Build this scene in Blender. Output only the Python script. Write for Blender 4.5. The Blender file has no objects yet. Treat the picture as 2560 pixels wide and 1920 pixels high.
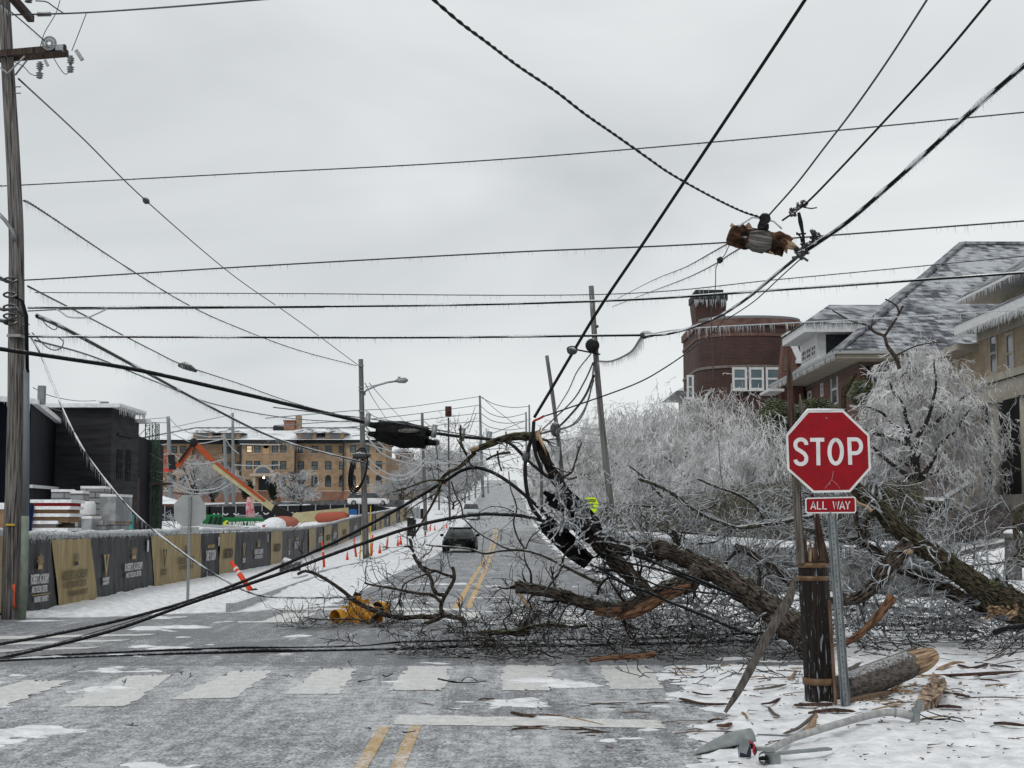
import bpy, math, random
import numpy as np
from mathutils import Vector, Matrix, noise, Quaternion
random.seed(7); np.random.seed(7)
scn = bpy.context.scene; col = scn.collection
R = math.radians
# ---------------------------------------------------------------- camera
FPX = 3600.0; EYE = 1.65; PITCH = math.atan(348/3600.0); YAW = -15/3600.0
cam = bpy.data.objects.new('camera', bpy.data.cameras.new('camera')); col.objects.link(cam)
cam.data.sensor_width = 36; cam.data.lens = FPX/2560*36; cam.data.clip_start = .1; cam.data.clip_end = 3000
cam.location = (0, 0, EYE); cam.rotation_euler = (R(90)+PITCH, 0, YAW); scn.camera = cam
scn.render.resolution_x = 1024; scn.render.resolution_y = 768
# ---------------------------------------------------------------- sky, sun, exposure
w = bpy.data.worlds.new('World'); scn.world = w; w.use_nodes = True
nt = w.node_tree; nt.nodes.clear()
def wn(t, **k):
    n = nt.nodes.new(t)
    for a, b in k.items(): setattr(n, a, b)
    return n
out = wn('ShaderNodeOutputWorld'); bg = wn('ShaderNodeBackground'); bg.inputs[1].default_value = 1.0
sky = wn('ShaderNodeTexSky', sky_type='NISHITA', sun_disc=False, sun_elevation=R(42), sun_rotation=R(150))
skm = wn('ShaderNodeVectorMath', operation='SCALE'); skm.inputs[3].default_value = .05
nt.links.new(sky.outputs[0], skm.inputs[0])
tc = wn('ShaderNodeTexCoord'); mp = wn('ShaderNodeMapping'); mp.inputs['Scale'].default_value = (1.3, 1.3, 4.2)
mp.inputs['Rotation'].default_value = (0.12, -0.1, .4)
nt.links.new(tc.outputs['Generated'], mp.inputs[0])
nz = wn('ShaderNodeTexNoise'); nz.inputs['Scale'].default_value = 1.7; nz.inputs['Detail'].default_value = 4; nz.inputs['Roughness'].default_value = .48
nz.inputs['Distortion'].default_value = .5
nt.links.new(mp.outputs[0], nz.inputs['Vector'])
cr = wn('ShaderNodeValToRGB'); e = cr.color_ramp.elements
e[0].position = .30; e[0].color = (.50, .525, .545, 1); e[1].position = .66; e[1].color = (.71, .735, .74, 1)
nt.links.new(nz.outputs[0], cr.inputs[0])
mx = wn('ShaderNodeMixRGB'); mx.inputs[0].default_value = .95
nt.links.new(skm.outputs[0], mx.inputs[1]); nt.links.new(cr.outputs[0], mx.inputs[2])
nt.links.new(mx.outputs[0], bg.inputs[0]); nt.links.new(bg.outputs[0], out.inputs[0])
sun = bpy.data.objects.new('sun', bpy.data.lights.new('sun', 'SUN')); col.objects.link(sun)
sun.data.energy = .8; sun.data.angle = R(18); sun.data.color = (1, .98, .95)
sun.rotation_euler = (R(48), 0, R(-30))
scn.view_settings.view_transform = 'Standard'; scn.view_settings.look = 'None'
scn.view_settings.exposure = .26; scn.view_settings.gamma = 1; scn.view_settings.use_curve_mapping = False
# ---------------------------------------------------------------- pixel to world (pixels of the 2560 x 1920 photograph)
_cp, _sp = math.cos(PITCH), math.sin(PITCH); _cy, _sy = math.cos(YAW), math.sin(YAW)
def ray(px, py):
    x, y, z = (px-1280), FPX, (960-py)
    y, z = y*_cp - z*_sp, y*_sp + z*_cp
    x, y = x*_cy - y*_sy, x*_sy + y*_cy
    return x, y, z
def at(px, py, Y):
    x, y, z = ray(px, py); t = Y/y
    return Vector((x*t, Y, EYE+z*t))
def SC(Y): return FPX/Y
PY = [-60, 85, 128, 173, 277, 450, 520, 900]; PZ = [0, 0, .95, 2.1, 6.65, 15.1, 16.2, 15]
def sm(a, b, x):
    t = min(1, max(0, (x-a)/(b-a))); return t*t*(3-2*t)
def gz(x, y):
    z = (np.interp(y-8, PY, PZ)+np.interp(y, PY, PZ)+np.interp(y+8, PY, PZ))/3
    z -= .25*sm(-4.5, -7.5, x)*sm(24, 31, y)*(1-sm(75, 125, y))
    z += max(sm(6.35, 6.9, x)*sm(33.3, 34.6, y)*(1-sm(9.6, 11, x)), sm(9.3, 10.2, x)*sm(43, 46, y))*(1.0+.035*max(0, x-9))*(1-sm(190, 260, y))
    z -= sm(-12, -26, x)*max(0, z-5.0)*.85
    return float(z)
def gp(px, py, dz=0):
    x, y, z = ray(px, py); lo = None
    for i in range(1, 700):
        t = (6+i*1.0)/y
        if EYE+z*t <= gz(x*t, y*t)+dz:
            a, b = t-1.0/y, t
            for _ in range(25):
                m = (a+b)/2
                if EYE+z*m <= gz(x*m, y*m)+dz: b = m
                else: a = m
            return Vector((x*b, y*b, EYE+z*b))
    return at(px, py, 500)
class Reg:
    def __init__(s, x0, y0, k): s.x0, s.y0, s.k = x0, y0, k
    def __call__(s, *p): return [(s.x0+a/s.k, s.y0+b/s.k) for a, b in p]
A = Reg(0, 0, .8641); Z3 = Reg(0, 960, 2.7657); Z4 = Reg(300, 960, 2.765); M1 = Reg(850, 860, 2.7657); M2 = Reg(1250, 960, 2.37)
S3 = Reg(1860, 960, 2.7657); H4 = Reg(1660, 560, 2.37); B1 = Reg(1700, 1400, 2.572); C2 = Reg(1700, 450, 3.318); D1 = Reg(700, 1400, 3.6867)
E1 = Reg(880, 960, 4.608); F1 = Reg(2200, 1150, 3.5306); G1 = Reg(1700, 1650, 5.53); U1 = Reg(0, 0, 2.592); U2 = Reg(0, 600, 4.1475)
# ---------------------------------------------------------------- materials
MATS = {}; BKM = set()
def mat(name, c1, c2=None, scale=8, rough=.8, bump=0, bscale=None, metal=0, stretch=(1, 1, 1), ice=0, icec=(.62, .65, .68), coord='Object',
        detail=5, lo=.35, hi=.65, emit=0, alpha=1, spec=.22, coat=0, iscale=14, thr=.15):
    if name in MATS: return MATS[name]
    m = bpy.data.materials.new(name); m.use_nodes = True; t = m.node_tree; N = t.nodes; L = t.links
    b = N['Principled BSDF']; b.inputs['Roughness'].default_value = rough; b.inputs['Metallic'].default_value = metal
    b.inputs['Specular IOR Level'].default_value = spec; b.inputs['Coat Weight'].default_value = coat
    c1 = tuple(c1)+(1,); c2 = tuple(c2)+(1,) if c2 else c1
    tcn = N.new('ShaderNodeTexCoord'); mpn = N.new('ShaderNodeMapping'); mpn.inputs['Scale'].default_value = stretch
    if coord == 'bk':
        an = N.new('ShaderNodeAttribute'); an.attribute_name = 'bk'; L.new(an.outputs['Vector'], mpn.inputs[0])
    else: L.new(tcn.outputs[coord], mpn.inputs[0])
    n = N.new('ShaderNodeTexNoise'); n.inputs['Scale'].default_value = scale; n.inputs['Detail'].default_value = detail; n.inputs['Distortion'].default_value = .3 if coord == 'bk' else 0
    L.new(mpn.outputs[0], n.inputs['Vector'])
    r = N.new('ShaderNodeValToRGB'); r.color_ramp.elements[0].position = lo; r.color_ramp.elements[1].position = hi
    r.color_ramp.elements[0].color = c1; r.color_ramp.elements[1].color = c2
    L.new(n.outputs[0], r.inputs[0]); cur = r.outputs[0]
    if ice:
        g = N.new('ShaderNodeNewGeometry'); s = N.new('ShaderNodeSeparateXYZ'); L.new(g.outputs['Normal'], s.inputs[0])
        n2 = N.new('ShaderNodeTexNoise'); n2.inputs['Scale'].default_value = iscale; n2.inputs['Detail'].default_value = 4
        L.new(tcn.outputs['Object'], n2.inputs['Vector'])
        a = N.new('ShaderNodeMath'); a.operation = 'MULTIPLY_ADD'; L.new(n2.outputs[0], a.inputs[0]); a.inputs[1].default_value = 1.6
        L.new(s.outputs[2], a.inputs[2])
        q = N.new('ShaderNodeMapRange'); q.inputs[1].default_value = 1.55-ice+thr; q.inputs[2].default_value = 1.85-ice+thr; L.new(a.outputs[0], q.inputs[0])
        x = N.new('ShaderNodeMixRGB'); L.new(q.outputs[0], x.inputs[0]); L.new(cur, x.inputs[1]); x.inputs[2].default_value = tuple(icec)+(1,)
        cur = x.outputs[0]
    L.new(cur, b.inputs['Base Color'])
    if bump:
        n3 = N.new('ShaderNodeTexNoise'); n3.inputs['Scale'].default_value = bscale or scale*2; n3.inputs['Detail'].default_value = 6
        L.new(mpn.outputs[0], n3.inputs['Vector'])
        bp = N.new('ShaderNodeBump'); bp.inputs['Strength'].default_value = bump; bp.inputs['Distance'].default_value = .03
        L.new(n3.outputs[0], bp.inputs['Height']); L.new(bp.outputs[0], b.inputs['Normal'])
    if emit:
        b.inputs['Emission Color'].default_value = c1; b.inputs['Emission Strength'].default_value = emit
    if alpha < 1: b.inputs['Alpha'].default_value = alpha
    if coord == 'bk': BKM.add(name)
    MATS[name] = m; return m
def brickmat(name, c1, c2, mortar, sc=1.0, ice=0, bw=.24, bh=.075, rot=None):
    if name in MATS: return MATS[name]
    m = bpy.data.materials.new(name); m.use_nodes = True; t = m.node_tree; N = t.nodes; L = t.links; b = N['Principled BSDF']
    b.inputs['Roughness'].default_value = .85
    tcn = N.new('ShaderNodeTexCoord'); s = N.new('ShaderNodeSeparateXYZ'); L.new(tcn.outputs['Object'], s.inputs[0])
    ad = N.new('ShaderNodeMath'); L.new(s.outputs[0], ad.inputs[0]); L.new(s.outputs[1], ad.inputs[1])
    c = N.new('ShaderNodeCombineXYZ'); L.new(ad.outputs[0], c.inputs[0]); L.new(s.outputs[2], c.inputs[1])
    k = N.new('ShaderNodeTexBrick'); k.inputs['Scale'].default_value = 1; k.inputs['Brick Width'].default_value = bw*sc; k.inputs['Row Height'].default_value = bh*sc
    k.inputs['Mortar Size'].default_value = .011*sc; k.inputs['Color1'].default_value = tuple(c1)+(1,); k.inputs['Color2'].default_value = tuple(c2)+(1,)
    k.inputs['Mortar'].default_value = tuple(mortar)+(1,); L.new(c.outputs[0], k.inputs['Vector'])
    n = N.new('ShaderNodeTexNoise'); n.inputs['Scale'].default_value = .9; n.inputs['Detail'].default_value = 6; L.new(tcn.outputs['Object'], n.inputs['Vector'])
    r = N.new('ShaderNodeMapRange'); r.inputs[1].default_value = .3; r.inputs[2].default_value = .7; r.inputs[3].default_value = .72; r.inputs[4].default_value = 1.18; L.new(n.outputs[0], r.inputs[0])
    v = N.new('ShaderNodeVectorMath'); v.operation = 'SCALE'; L.new(k.outputs[0], v.inputs[0]); L.new(r.outputs[0], v.inputs[3])
    L.new(v.outputs[0], b.inputs['Base Color']); MATS[name] = m; return m
# ---------------------------------------------------------------- mesh builder
class MB:
    def __init__(s): s.bk = []; s.v = []; s.f = []; s.uv = {}; s.smooth = []
    def add(s, vs, fs, smooth=False):
        o = len(s.v); s.v += [tuple(p) for p in vs]; s.bk += [tuple(p) for p in vs]; s.f += [tuple(i+o for i in f) for f in fs]; s.smooth += [smooth]*len(fs); return s
    def box(s, c, d, rot=None, taper=1):
        c = Vector(c); x, y, z = d[0]/2, d[1]/2, d[2]/2
        P = [Vector((a*x*(taper if k > 0 else 1), b*y*(taper if k > 0 else 1), k*z)) for k in (-1, 1) for a, b in ((-1, -1), (1, -1), (1, 1), (-1, 1))]
        if rot is not None: P = [rot @ p for p in P]
        return s.add([c+p for p in P], [(3, 2, 1, 0), (4, 5, 6, 7), (0, 1, 5, 4), (1, 2, 6, 5), (2, 3, 7, 6), (3, 0, 4, 7)])
    def bbox(s, a, b):
        return s.box([(a[i]+b[i])/2 for i in range(3)], [abs(b[i]-a[i]) for i in range(3)])
    def beam(s, a, b, wd, ht, up=(0, 0, 1), taper=1):
        a, b = Vector(a), Vector(b); d = (b-a); L = d.length; d.normalize(); u = Vector(up)
        if abs(d.dot(u)) > .98: u = Vector((0, 1, 0))
        r = d.cross(u).normalized(); u = r.cross(d)
        P = []
        for p, k in ((a, 1), (b, taper)):
            for i, j in ((-1, -1), (1, -1), (1, 1), (-1, 1)): P.append(p+r*(i*wd/2*k)+u*(j*ht/2*k))
        return s.add(P, [(3, 2, 1, 0), (4, 5, 6, 7), (0, 1, 5, 4), (1, 2, 6, 5), (2, 3, 7, 6), (3, 0, 4, 7)])
    def tube(s, pts, rad, n=8, cap=True, rough=0, seed=0, smooth=True, rf=(3, 1.0)):
        pts = [Vector(p) for p in pts]; m = len(pts)
        if not hasattr(rad, '__len__'): rad = [rad]*m
        o = len(s.v); t0 = (pts[1]-pts[0]).normalized(); u = Vector((0, 0, 1)) if abs(t0.z) < .9 else Vector((1, 0, 0))
        u = (u-t0*u.dot(t0)).normalized(); dist = 0; ra_ = sum(rad)/m
        for i, p in enumerate(pts):
            t = (pts[min(i+1, m-1)]-pts[max(i-1, 0)]).normalized()
            u = (u-t*u.dot(t)).normalized(); v = t.cross(u)
            if i: dist += (p-pts[i-1]).length
            for k in range(n):
                a = 2*math.pi*k/n; r = rad[i]
                if rough:
                    q = noise.noise(Vector((math.cos(a)*rf[0]+seed*7.1, math.sin(a)*rf[0], dist*rf[1])))
                    q2 = noise.noise(Vector((math.cos(a)*1.2, math.sin(a)*1.2+seed*3.3, dist*.9)))
                    r *= 1+rough*(q*1.3+q2*.8)
                s.v.append(tuple(p+u*(math.cos(a)*r)+v*(math.sin(a)*r))); s.bk.append((math.cos(a)*ra_+o*.013, math.sin(a)*ra_, dist*.24+seed))
        for i in range(m-1):
            for k in range(n):
                a = o+i*n+k; b = o+i*n+(k+1) % n; s.f.append((a, b, b+n, a+n)); s.smooth.append(smooth)
        if cap:
            s.f.append(tuple(o+k for k in range(n-1, -1, -1))); s.smooth.append(False)
            s.f.append(tuple(o+(m-1)*n+k for k in range(n))); s.smooth.append(False)
        return s
    def prism(s, poly, depth):           # poly: list of Vectors in a plane, extruded by vector depth
        n = len(poly); d = Vector(depth); P = [Vector(p) for p in poly]
        return s.add(P+[p+d for p in P], [tuple(range(n-1, -1, -1)), tuple(range(n, 2*n))]+[(i, (i+1) % n, (i+1) % n+n, i+n) for i in range(n)])
    def sphere(s, c, r, nu=12, nv=7, sc=(1, 1, 1)):
        c = Vector(c); P = []; F = []
        for j in range(nv+1):
            a = math.pi*j/nv
            for i in range(nu):
                b = 2*math.pi*i/nu; P.append(c+Vector((math.sin(a)*math.cos(b)*r*sc[0], math.sin(a)*math.sin(b)*r*sc[1], math.cos(a)*r*sc[2])))
        for j in range(nv):
            for i in range(nu): F.append((j*nu+i, (j+1)*nu+i, (j+1)*nu+(i+1) % nu, j*nu+(i+1) % nu))
        return s.add(P, F, True)
def link(o, parent=None):
    col.objects.link(o)
    if parent: o.parent = parent
    return o
def mkobj(name, mb, m, org=(0, 0, 0), parent=None):
    me = bpy.data.meshes.new(name); org = Vector(org)
    if isinstance(mb, tuple):
        V, F = mb; V = (V-np.array(org)).astype(np.float32); nv = len(V); nf, k = F.shape
        me.vertices.add(nv); me.vertices.foreach_set('co', V.ravel()); me.loops.add(nf*k); me.loops.foreach_set('vertex_index', F.ravel().astype(np.int32))
        me.polygons.add(nf); me.polygons.foreach_set('loop_start', np.arange(0, nf*k, k, dtype=np.int32))
        me.update(calc_edges=True)
    else:
        me.from_pydata([(a-org.x, b-org.y, c-org.z) for a, b, c in mb.v], [], mb.f)
        me.polygons.foreach_set('use_smooth', mb.smooth)
    if m.name in BKM and not isinstance(mb, tuple) and len(mb.bk) == len(me.vertices):
        at_ = me.attributes.new('bk', 'FLOAT_VECTOR', 'POINT'); at_.data.foreach_set('vector', [c for p in mb.bk for c in p])
    me.materials.append(m); o = bpy.data.objects.new(name, me)
    if parent is None: o.location = org
    return link(o, parent)
def tag(o, label, cat, group=None, kind=None):
    o['label'] = label; o['category'] = cat
    if group: o['group'] = group
    if kind: o['kind'] = kind
    return o
class Thing:
    def __init__(s, name, label, cat, org, group=None):
        s.org = Vector(org); s.o = bpy.data.objects.new(name, None); s.o.empty_display_size = .2; s.o.location = s.org; col.objects.link(s.o); tag(s.o, label, cat, group)
    def part(s, name, mb, m, parent=None, stuff=False, label=None):
        o = mkobj(name, mb, m, s.org, parent or s.o)
        if stuff: o['kind'] = 'stuff'
        if label: o['label'] = label
        return o
def single(name, mb, m, org, label, cat, group=None, kind=None): return tag(mkobj(name, mb, m, org), label, cat, group, kind)
def struct(name, mb, m, org=(0, 0, 0)):
    o = mkobj(name, mb, m, org); o['kind'] = 'structure'; return o
def segs(L, n=3):
    """L: rows x0,y0,z0,x1,y1,z1,r0,r1 -> prisms"""
    a = np.array(L, dtype=np.float64); p0, p1, r0, r1 = a[:, :3], a[:, 3:6], a[:, 6], a[:, 7]
    d = p1-p0; d /= np.maximum(np.linalg.norm(d, axis=1, keepdims=True), 1e-9)
    up = np.where(np.abs(d[:, 2:3]) < .9, np.array([[0, 0, 1.]]), np.array([[1., 0, 0]]))
    u = np.cross(d, up); u /= np.linalg.norm(u, axis=1, keepdims=True); v = np.cross(d, u)
    N = len(a); V = np.zeros((N, 2*n, 3))
    for k in range(n):
        c, s_ = math.cos(2*math.pi*k/n), math.sin(2*math.pi*k/n); q = u*c+v*s_
        V[:, k] = p0+q*r0[:, None]; V[:, n+k] = p1+q*r1[:, None]
    b = (np.arange(N)*2*n)[:, None]
    F = np.concatenate([b+np.array([[k, (k+1) % n, n+(k+1) % n, n+k]]) for k in range(n)], 0)
    return V.reshape(-1, 3), F
def spline(P, n):
    """Catmull-Rom through P (list of tuples of any size), n steps per span"""
    P = [np.array(p, dtype=float) for p in P]; Q = []
    for i in range(len(P)-1):
        a = P[i-1] if i else 2*P[0]-P[1]; b = P[i]; c = P[i+1]; d = P[i+2] if i+2 < len(P) else 2*P[-1]-P[-2]
        for k in range(n):
            t = k/n; Q.append(.5*((2*b)+(c-a)*t+(2*a-5*b+4*c-d)*t*t+(3*b-a-3*c+d)*t**3))
    Q.append(P[-1]); return Q
def textmesh(s, h, xs=1.0, bold=0.0, extrude=.002, align='CENTER', mono=False):
    cu = bpy.data.curves.new('t', 'FONT'); cu.body = s; cu.size = h; cu.align_x = align; cu.offset = bold; cu.extrude = extrude; cu.resolution_u = 4
    cu.space_line = 1.0
    ob = bpy.data.objects.new('t', cu); col.objects.link(ob)
    me = bpy.data.meshes.new_from_object(ob.evaluated_get(bpy.context.evaluated_depsgraph_get()))
    mb = MB(); mb.add([(v.co.x*xs, v.co.y, v.co.z) for v in me.vertices], [tuple(p.vertices) for p in me.polygons])
    bpy.data.objects.remove(ob); bpy.data.curves.remove(cu); bpy.data.meshes.remove(me); return mb
def place(mb, o, ex, ey):
    o, ex, ey = Vector(o), Vector(ex).normalized(), Vector(ey).normalized(); ez = ex.cross(ey)
    mb.v = [tuple(o+ex*a+ey*b+ez*c) for a, b, c in mb.v]; return mb
def rnd(a, b): return random.uniform(a, b)
def rdir():
    while True:
        v = Vector((rnd(-1, 1), rnd(-1, 1), rnd(-1, 1)))
        if .05 < v.length < 1: return v.normalized()
ICE = mat('ice', (.52, .55, .58), (.78, .8, .82), scale=30, rough=.15, spec=.6)
ICICLE = mat('icicle', (.66, .69, .71), (.85, .87, .88), scale=30, rough=.1, alpha=.5)
SNOW = mat('snow', (.62, .64, .67), (.86, .865, .88), scale=9, rough=.6, bump=.8, bscale=14, detail=8)
METAL = mat('galvanised_metal', (.20, .215, .225), (.30, .31, .32), scale=20, rough=.45, metal=.6)
BLACK = mat('black_rubber', (.004, .004, .0045), (.010, .010, .011), scale=20, rough=.5, spec=.15, ice=.06, icec=(.25, .27, .29), iscale=30)
GLASS = mat('window_glass', (.03, .04, .05), (.09, .11, .13), scale=.8, rough=.08, spec=.9)
WHITE = mat('white_paint', (.55, .56, .56), (.66, .66, .65), scale=5, rough=.5)
# ================================================================ ground, roads, markings
def fbm(x, y, f, o=0): return noise.fractal(Vector((x*f+o, y*f-o, o*.7)), 1.0, 2.1, 4)
def roadd(x, y):
    wob = .35*noise.noise(Vector((x*.5, y*.35, 3)))+.15*noise.noise(Vector((x*1.7, y*1.3, 9)))
    far = sm(28, 60, y)
    main = min(x-(-5.6+1.6*far if y > 15 else -30), (2.7 if y > 26 else 1.25+.05*(y-9))-x)+wob
    cross = min(y-17.2+max(0, x-1.5)*.0, 28.0-y, (3.6-x))+wob*.8
    # rounded left far corner
    k = 28.6-y+.0
    return max(main, cross)
def terr(x, y):
    d = roadd(x, y); z = gz(x, y)
    if y > 200:
        return z+(-.05 if abs(x+1.1) < 4.2 else .1)
    off = sm(.05, -.55, d)
    n1 = fbm(x, y, 1.1); n2 = fbm(x, y, 4.5, 5); n3 = noise.noise(Vector((x*14, y*11, 2)))
    h = -.035*(1-off)+off*(.03+.055*sm(16, 30, y)+(.02+.02*sm(16, 26, y))*n1+.034*n2+.013*n3)
    if off < .6 and y < 40:   # lumps of snow left on the asphalt
        q = fbm(x*.8, y*1.4, 1.0, 11)+.22*n2+.10*n3
        h += (1-off)*(.02+.075*max(0, q-.36+.14*sm(14, 10, y)*sm(1, -1, x)))*(1 if q > .2 else .2)
    if y < 18: h += .03*off*sm(1.9, 2.3, x-.12*(y-9))*(1-sm(13.2, 14.5, y))   # raised walk by the stub
    return z+h
def axis(spec):
    a = []
    for lo, hi, st in spec: a += list(np.arange(lo, hi, st))
    return np.array(a+[spec[-1][1]])
xs = axis([(-400, -120, 20), (-120, -30, 4), (-30, -10, .6), (-10, -5.6, .2), (-5.6, 5.4, .075), (5.4, 9, .2), (9, 14, .5), (14, 60, 2.5), (60, 400, 20)])
ys = axis([(-30, 8.6, 2), (8.6, 19, .075), (19, 30, .13), (30, 50, .3), (50, 100, .9), (100, 200, 3), (200, 560, 8), (560, 1400, 60)])
V = np.array([(x, y, terr(x, y)) for y in ys for x in xs]); nx = len(xs)
F = np.array([(j*nx+i, j*nx+i+1, (j+1)*nx+i+1, (j+1)*nx+i) for j in range(len(ys)-1) for i in range(nx-1)])
SNOWG = mat('ground_snow', (.58, .60, .63), (.87, .875, .885), scale=5.5, rough=.55, bump=1, bscale=16, detail=9, lo=.3, hi=.62)
# twig and grit flecks in the snow
_t = SNOWG.node_tree; _N, _L = _t.nodes, _t.links; _b = _N['Principled BSDF']; _src = _b.inputs['Base Color'].links[0].from_socket
_tc = _N.new('ShaderNodeTexCoord'); _mp = _N.new('ShaderNodeMapping'); _mp.inputs['Scale'].default_value = (9, 34, 20); _mp.inputs['Rotation'].default_value = (0, 0, .5); _L.new(_tc.outputs['Object'], _mp.inputs[0])
_n = _N.new('ShaderNodeTexNoise'); _n.inputs['Scale'].default_value = 1; _n.inputs['Detail'].default_value = 3; _L.new(_mp.outputs[0], _n.inputs['Vector'])
_r = _N.new('ShaderNodeMapRange'); _r.inputs[1].default_value = .68; _r.inputs[2].default_value = .76; _L.new(_n.outputs[0], _r.inputs[0])
_m = _N.new('ShaderNodeMixRGB'); _L.new(_r.outputs[0], _m.inputs[0]); _L.new(_src, _m.inputs[1]); _m.inputs[2].default_value = (.17, .15, .14, 1); _L.new(_m.outputs[0], _b.inputs['Base Color'])
g = struct('snowy_ground', (V, F), SNOWG); g.data.polygons.foreach_set('use_smooth', [True]*len(g.data.polygons))
def sheet(name, x0, x1, y0, y1, dz, m, sy=1.5, sx=3, f=None, skew=0):
    X = np.linspace(x0, x1, max(2, int((x1-x0)/sx)+1)); n = max(1, int((y1-y0)/sy)); Y = np.linspace(y0, y1, n+1)
    P = []
    for y in Y:
        for x in X: P.append((x, y+skew*(x), gz(x, y+skew*x)+dz))
    k = len(X); Fq = [(j*k+i, j*k+i+1, (j+1)*k+i+1, (j+1)*k+i) for j in range(n) for i in range(k-1)]
    mb = MB(); mb.add(P, Fq); return mb
ASPH = bpy.data.materials.new('icy_asphalt'); ASPH.use_nodes = True
def asphalt_nodes(m, base1, base2, snowamt):
    t = m.node_tree; N, L = t.nodes, t.links; b = N['Principled BSDF']
    tcn = N.new('ShaderNodeTexCoord')
    def nzn(sc, st, det=6, dist=0, rot=0):
        mpn = N.new('ShaderNodeMapping'); mpn.inputs['Scale'].default_value = st; mpn.inputs['Rotation'].default_value = (0, 0, rot); L.new(tcn.outputs['Object'], mpn.inputs[0])
        n = N.new('ShaderNodeTexNoise'); n.inputs['Scale'].default_value = sc; n.inputs['Detail'].default_value = det; n.inputs['Roughness'].default_value = .65; n.inputs['Distortion'].default_value = dist
        L.new(mpn.outputs[0], n.inputs['Vector']); return n.outputs[0]
    def mr(s, a, c, lo=0, hi=1):
        r = N.new('ShaderNodeMapRange'); r.inputs[1].default_value = a; r.inputs[2].default_value = c; r.inputs[3].default_value = lo; r.inputs[4].default_value = hi; L.new(s, r.inputs[0]); return r.outputs[0]
    def mth(op, a, c=None, v=None):
        r = N.new('ShaderNodeMath'); r.operation = op; L.new(a, r.inputs[0])
        if c is not None: L.new(c, r.inputs[1])
        else: r.inputs[1].default_value = v
        return r.outputs[0]
    grain = nzn(38, (1, 1, 1), 3); mid = nzn(7, (1.2, .9, 1), 7); big = nzn(.6, (1.2, .7, 1), 6, .6); tr = nzn(2.2, (2.6, .12, 1), 4, .2, .06)
    r = N.new('ShaderNodeValToRGB'); r.color_ramp.elements[0].position = .36; r.color_ramp.elements[1].position = .64
    r.color_ramp.elements[0].color = tuple(base1)+(1,); r.color_ramp.elements[1].color = tuple(base2)+(1,); L.new(grain, r.inputs[0])
    s1 = mth('ADD', mr(mid, .3, .7, 0, .5), mr(big, .3, .7, 0, .62)); s2 = mth('ADD', s1, mr(tr, .35, .65, 0, .3)); s3 = mth('ADD', s2, mr(grain, .3, .7, 0, .85))
    f = mr(s3, 1.36-snowamt, 1.86-snowamt, 0, .8)
    x = N.new('ShaderNodeMixRGB'); L.new(f, x.inputs[0]); L.new(r.outputs[0], x.inputs[1]); x.inputs[2].default_value = (.66, .68, .70, 1)
    f2 = mr(mid, .35, .65, .82, 1.12); v = N.new('ShaderNodeVectorMath'); v.operation = 'SCALE'; L.new(x.outputs[0], v.inputs[0]); L.new(f2, v.inputs[3])
    L.new(v.outputs[0], b.inputs['Base Color']); b.inputs['Roughness'].default_value = .42; b.inputs['Specular IOR Level'].default_value = .2
    bp = N.new('ShaderNodeBump'); bp.inputs['Strength'].default_value = .6; bp.inputs['Distance'].default_value = .02; L.new(s3, bp.inputs['Height']); L.new(bp.outputs[0], b.inputs['Normal'])
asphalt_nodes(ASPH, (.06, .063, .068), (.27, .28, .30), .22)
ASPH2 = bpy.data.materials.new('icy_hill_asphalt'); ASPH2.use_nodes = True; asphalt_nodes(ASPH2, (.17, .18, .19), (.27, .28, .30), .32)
struct('road', sheet('road', -6.2, 3.6, 28.2, 128, 0, ASPH), ASPH)
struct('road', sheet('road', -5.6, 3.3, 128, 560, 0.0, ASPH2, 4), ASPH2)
ASPH3 = bpy.data.materials.new('slushy_asphalt'); ASPH3.use_nodes = True; asphalt_nodes(ASPH3, (.06, .063, .068), (.30, .31, .33), .48)
struct('road', sheet('road', -14, 6, -5, 17.0, 0, ASPH3), ASPH3)
struct('cross_street', sheet('cross', -60, 8, 17.0, 28.2, 0, ASPH, 1.4, 2), ASPH)
# cream paint seen through ice and snow
def paintmat(name, c, wear):
    m = bpy.data.materials.new(name); m.use_nodes = True; asphalt_nodes(m, c, tuple(min(.85, k*1.75) for k in c), wear); return m
CREAM = paintmat('cream_road_paint', (.56, .55, .50), .25); YEL = paintmat('yellow_road_paint', (.38, .25, .11), .30); YEL2 = paintmat('fresh_yellow_road_paint', (.40, .25, .09), -.2)
def stripe(quad, m, name='road_marking', dz=.0045, n=18, fray=.08, sd=0):
    # quad: 4 ground px (bl, br, tr, tl)
    g4 = [gp(*p) for p in quad]; mb = MB(); P = []; Fq = []
    for j in range(n+1):
        for i in range(n+1):
            u, v = i/n, j/n; p = (g4[0]*(1-u)+g4[1]*u)*(1-v)+(g4[3]*(1-u)+g4[2]*u)*v
            if i in (0, n) or j in (0, n): p = p+Vector((noise.noise(Vector((i*1.7, j*1.3, sd)))*fray, noise.noise(Vector((i*1.1, j*2.1, sd+9)))*fray, 0))
            P.append((p.x, p.y, gz(p.x, p.y)+dz))
    for j in range(n):
        for i in range(n): a = j*(n+1)+i; Fq.append((a, a+1, a+n+2, a+n+1))
    mb.add(P, Fq); return struct(name, mb, m)
near = [((-170, 1532), (-10, 1532), (160, 1470), (60, 1470)), ((125, 1528), (275, 1526), (372, 1458), (275, 1460)), ((365, 1512), (510, 1508), (590, 1448), (500, 1450)),
        ((612, 1500), (730, 1500), (775, 1445), (690, 1445)), ((840, 1492), (960, 1492), (975, 1440), (880, 1440)), ((1082, 1492), (1195, 1492), (1192, 1438), (1087, 1438)),
        ((1315, 1490), (1435, 1488), (1400, 1438), (1295, 1438))]
for k, q in enumerate(near): stripe(A(*q), CREAM, 'crosswalk_marking', sd=k)
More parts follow.
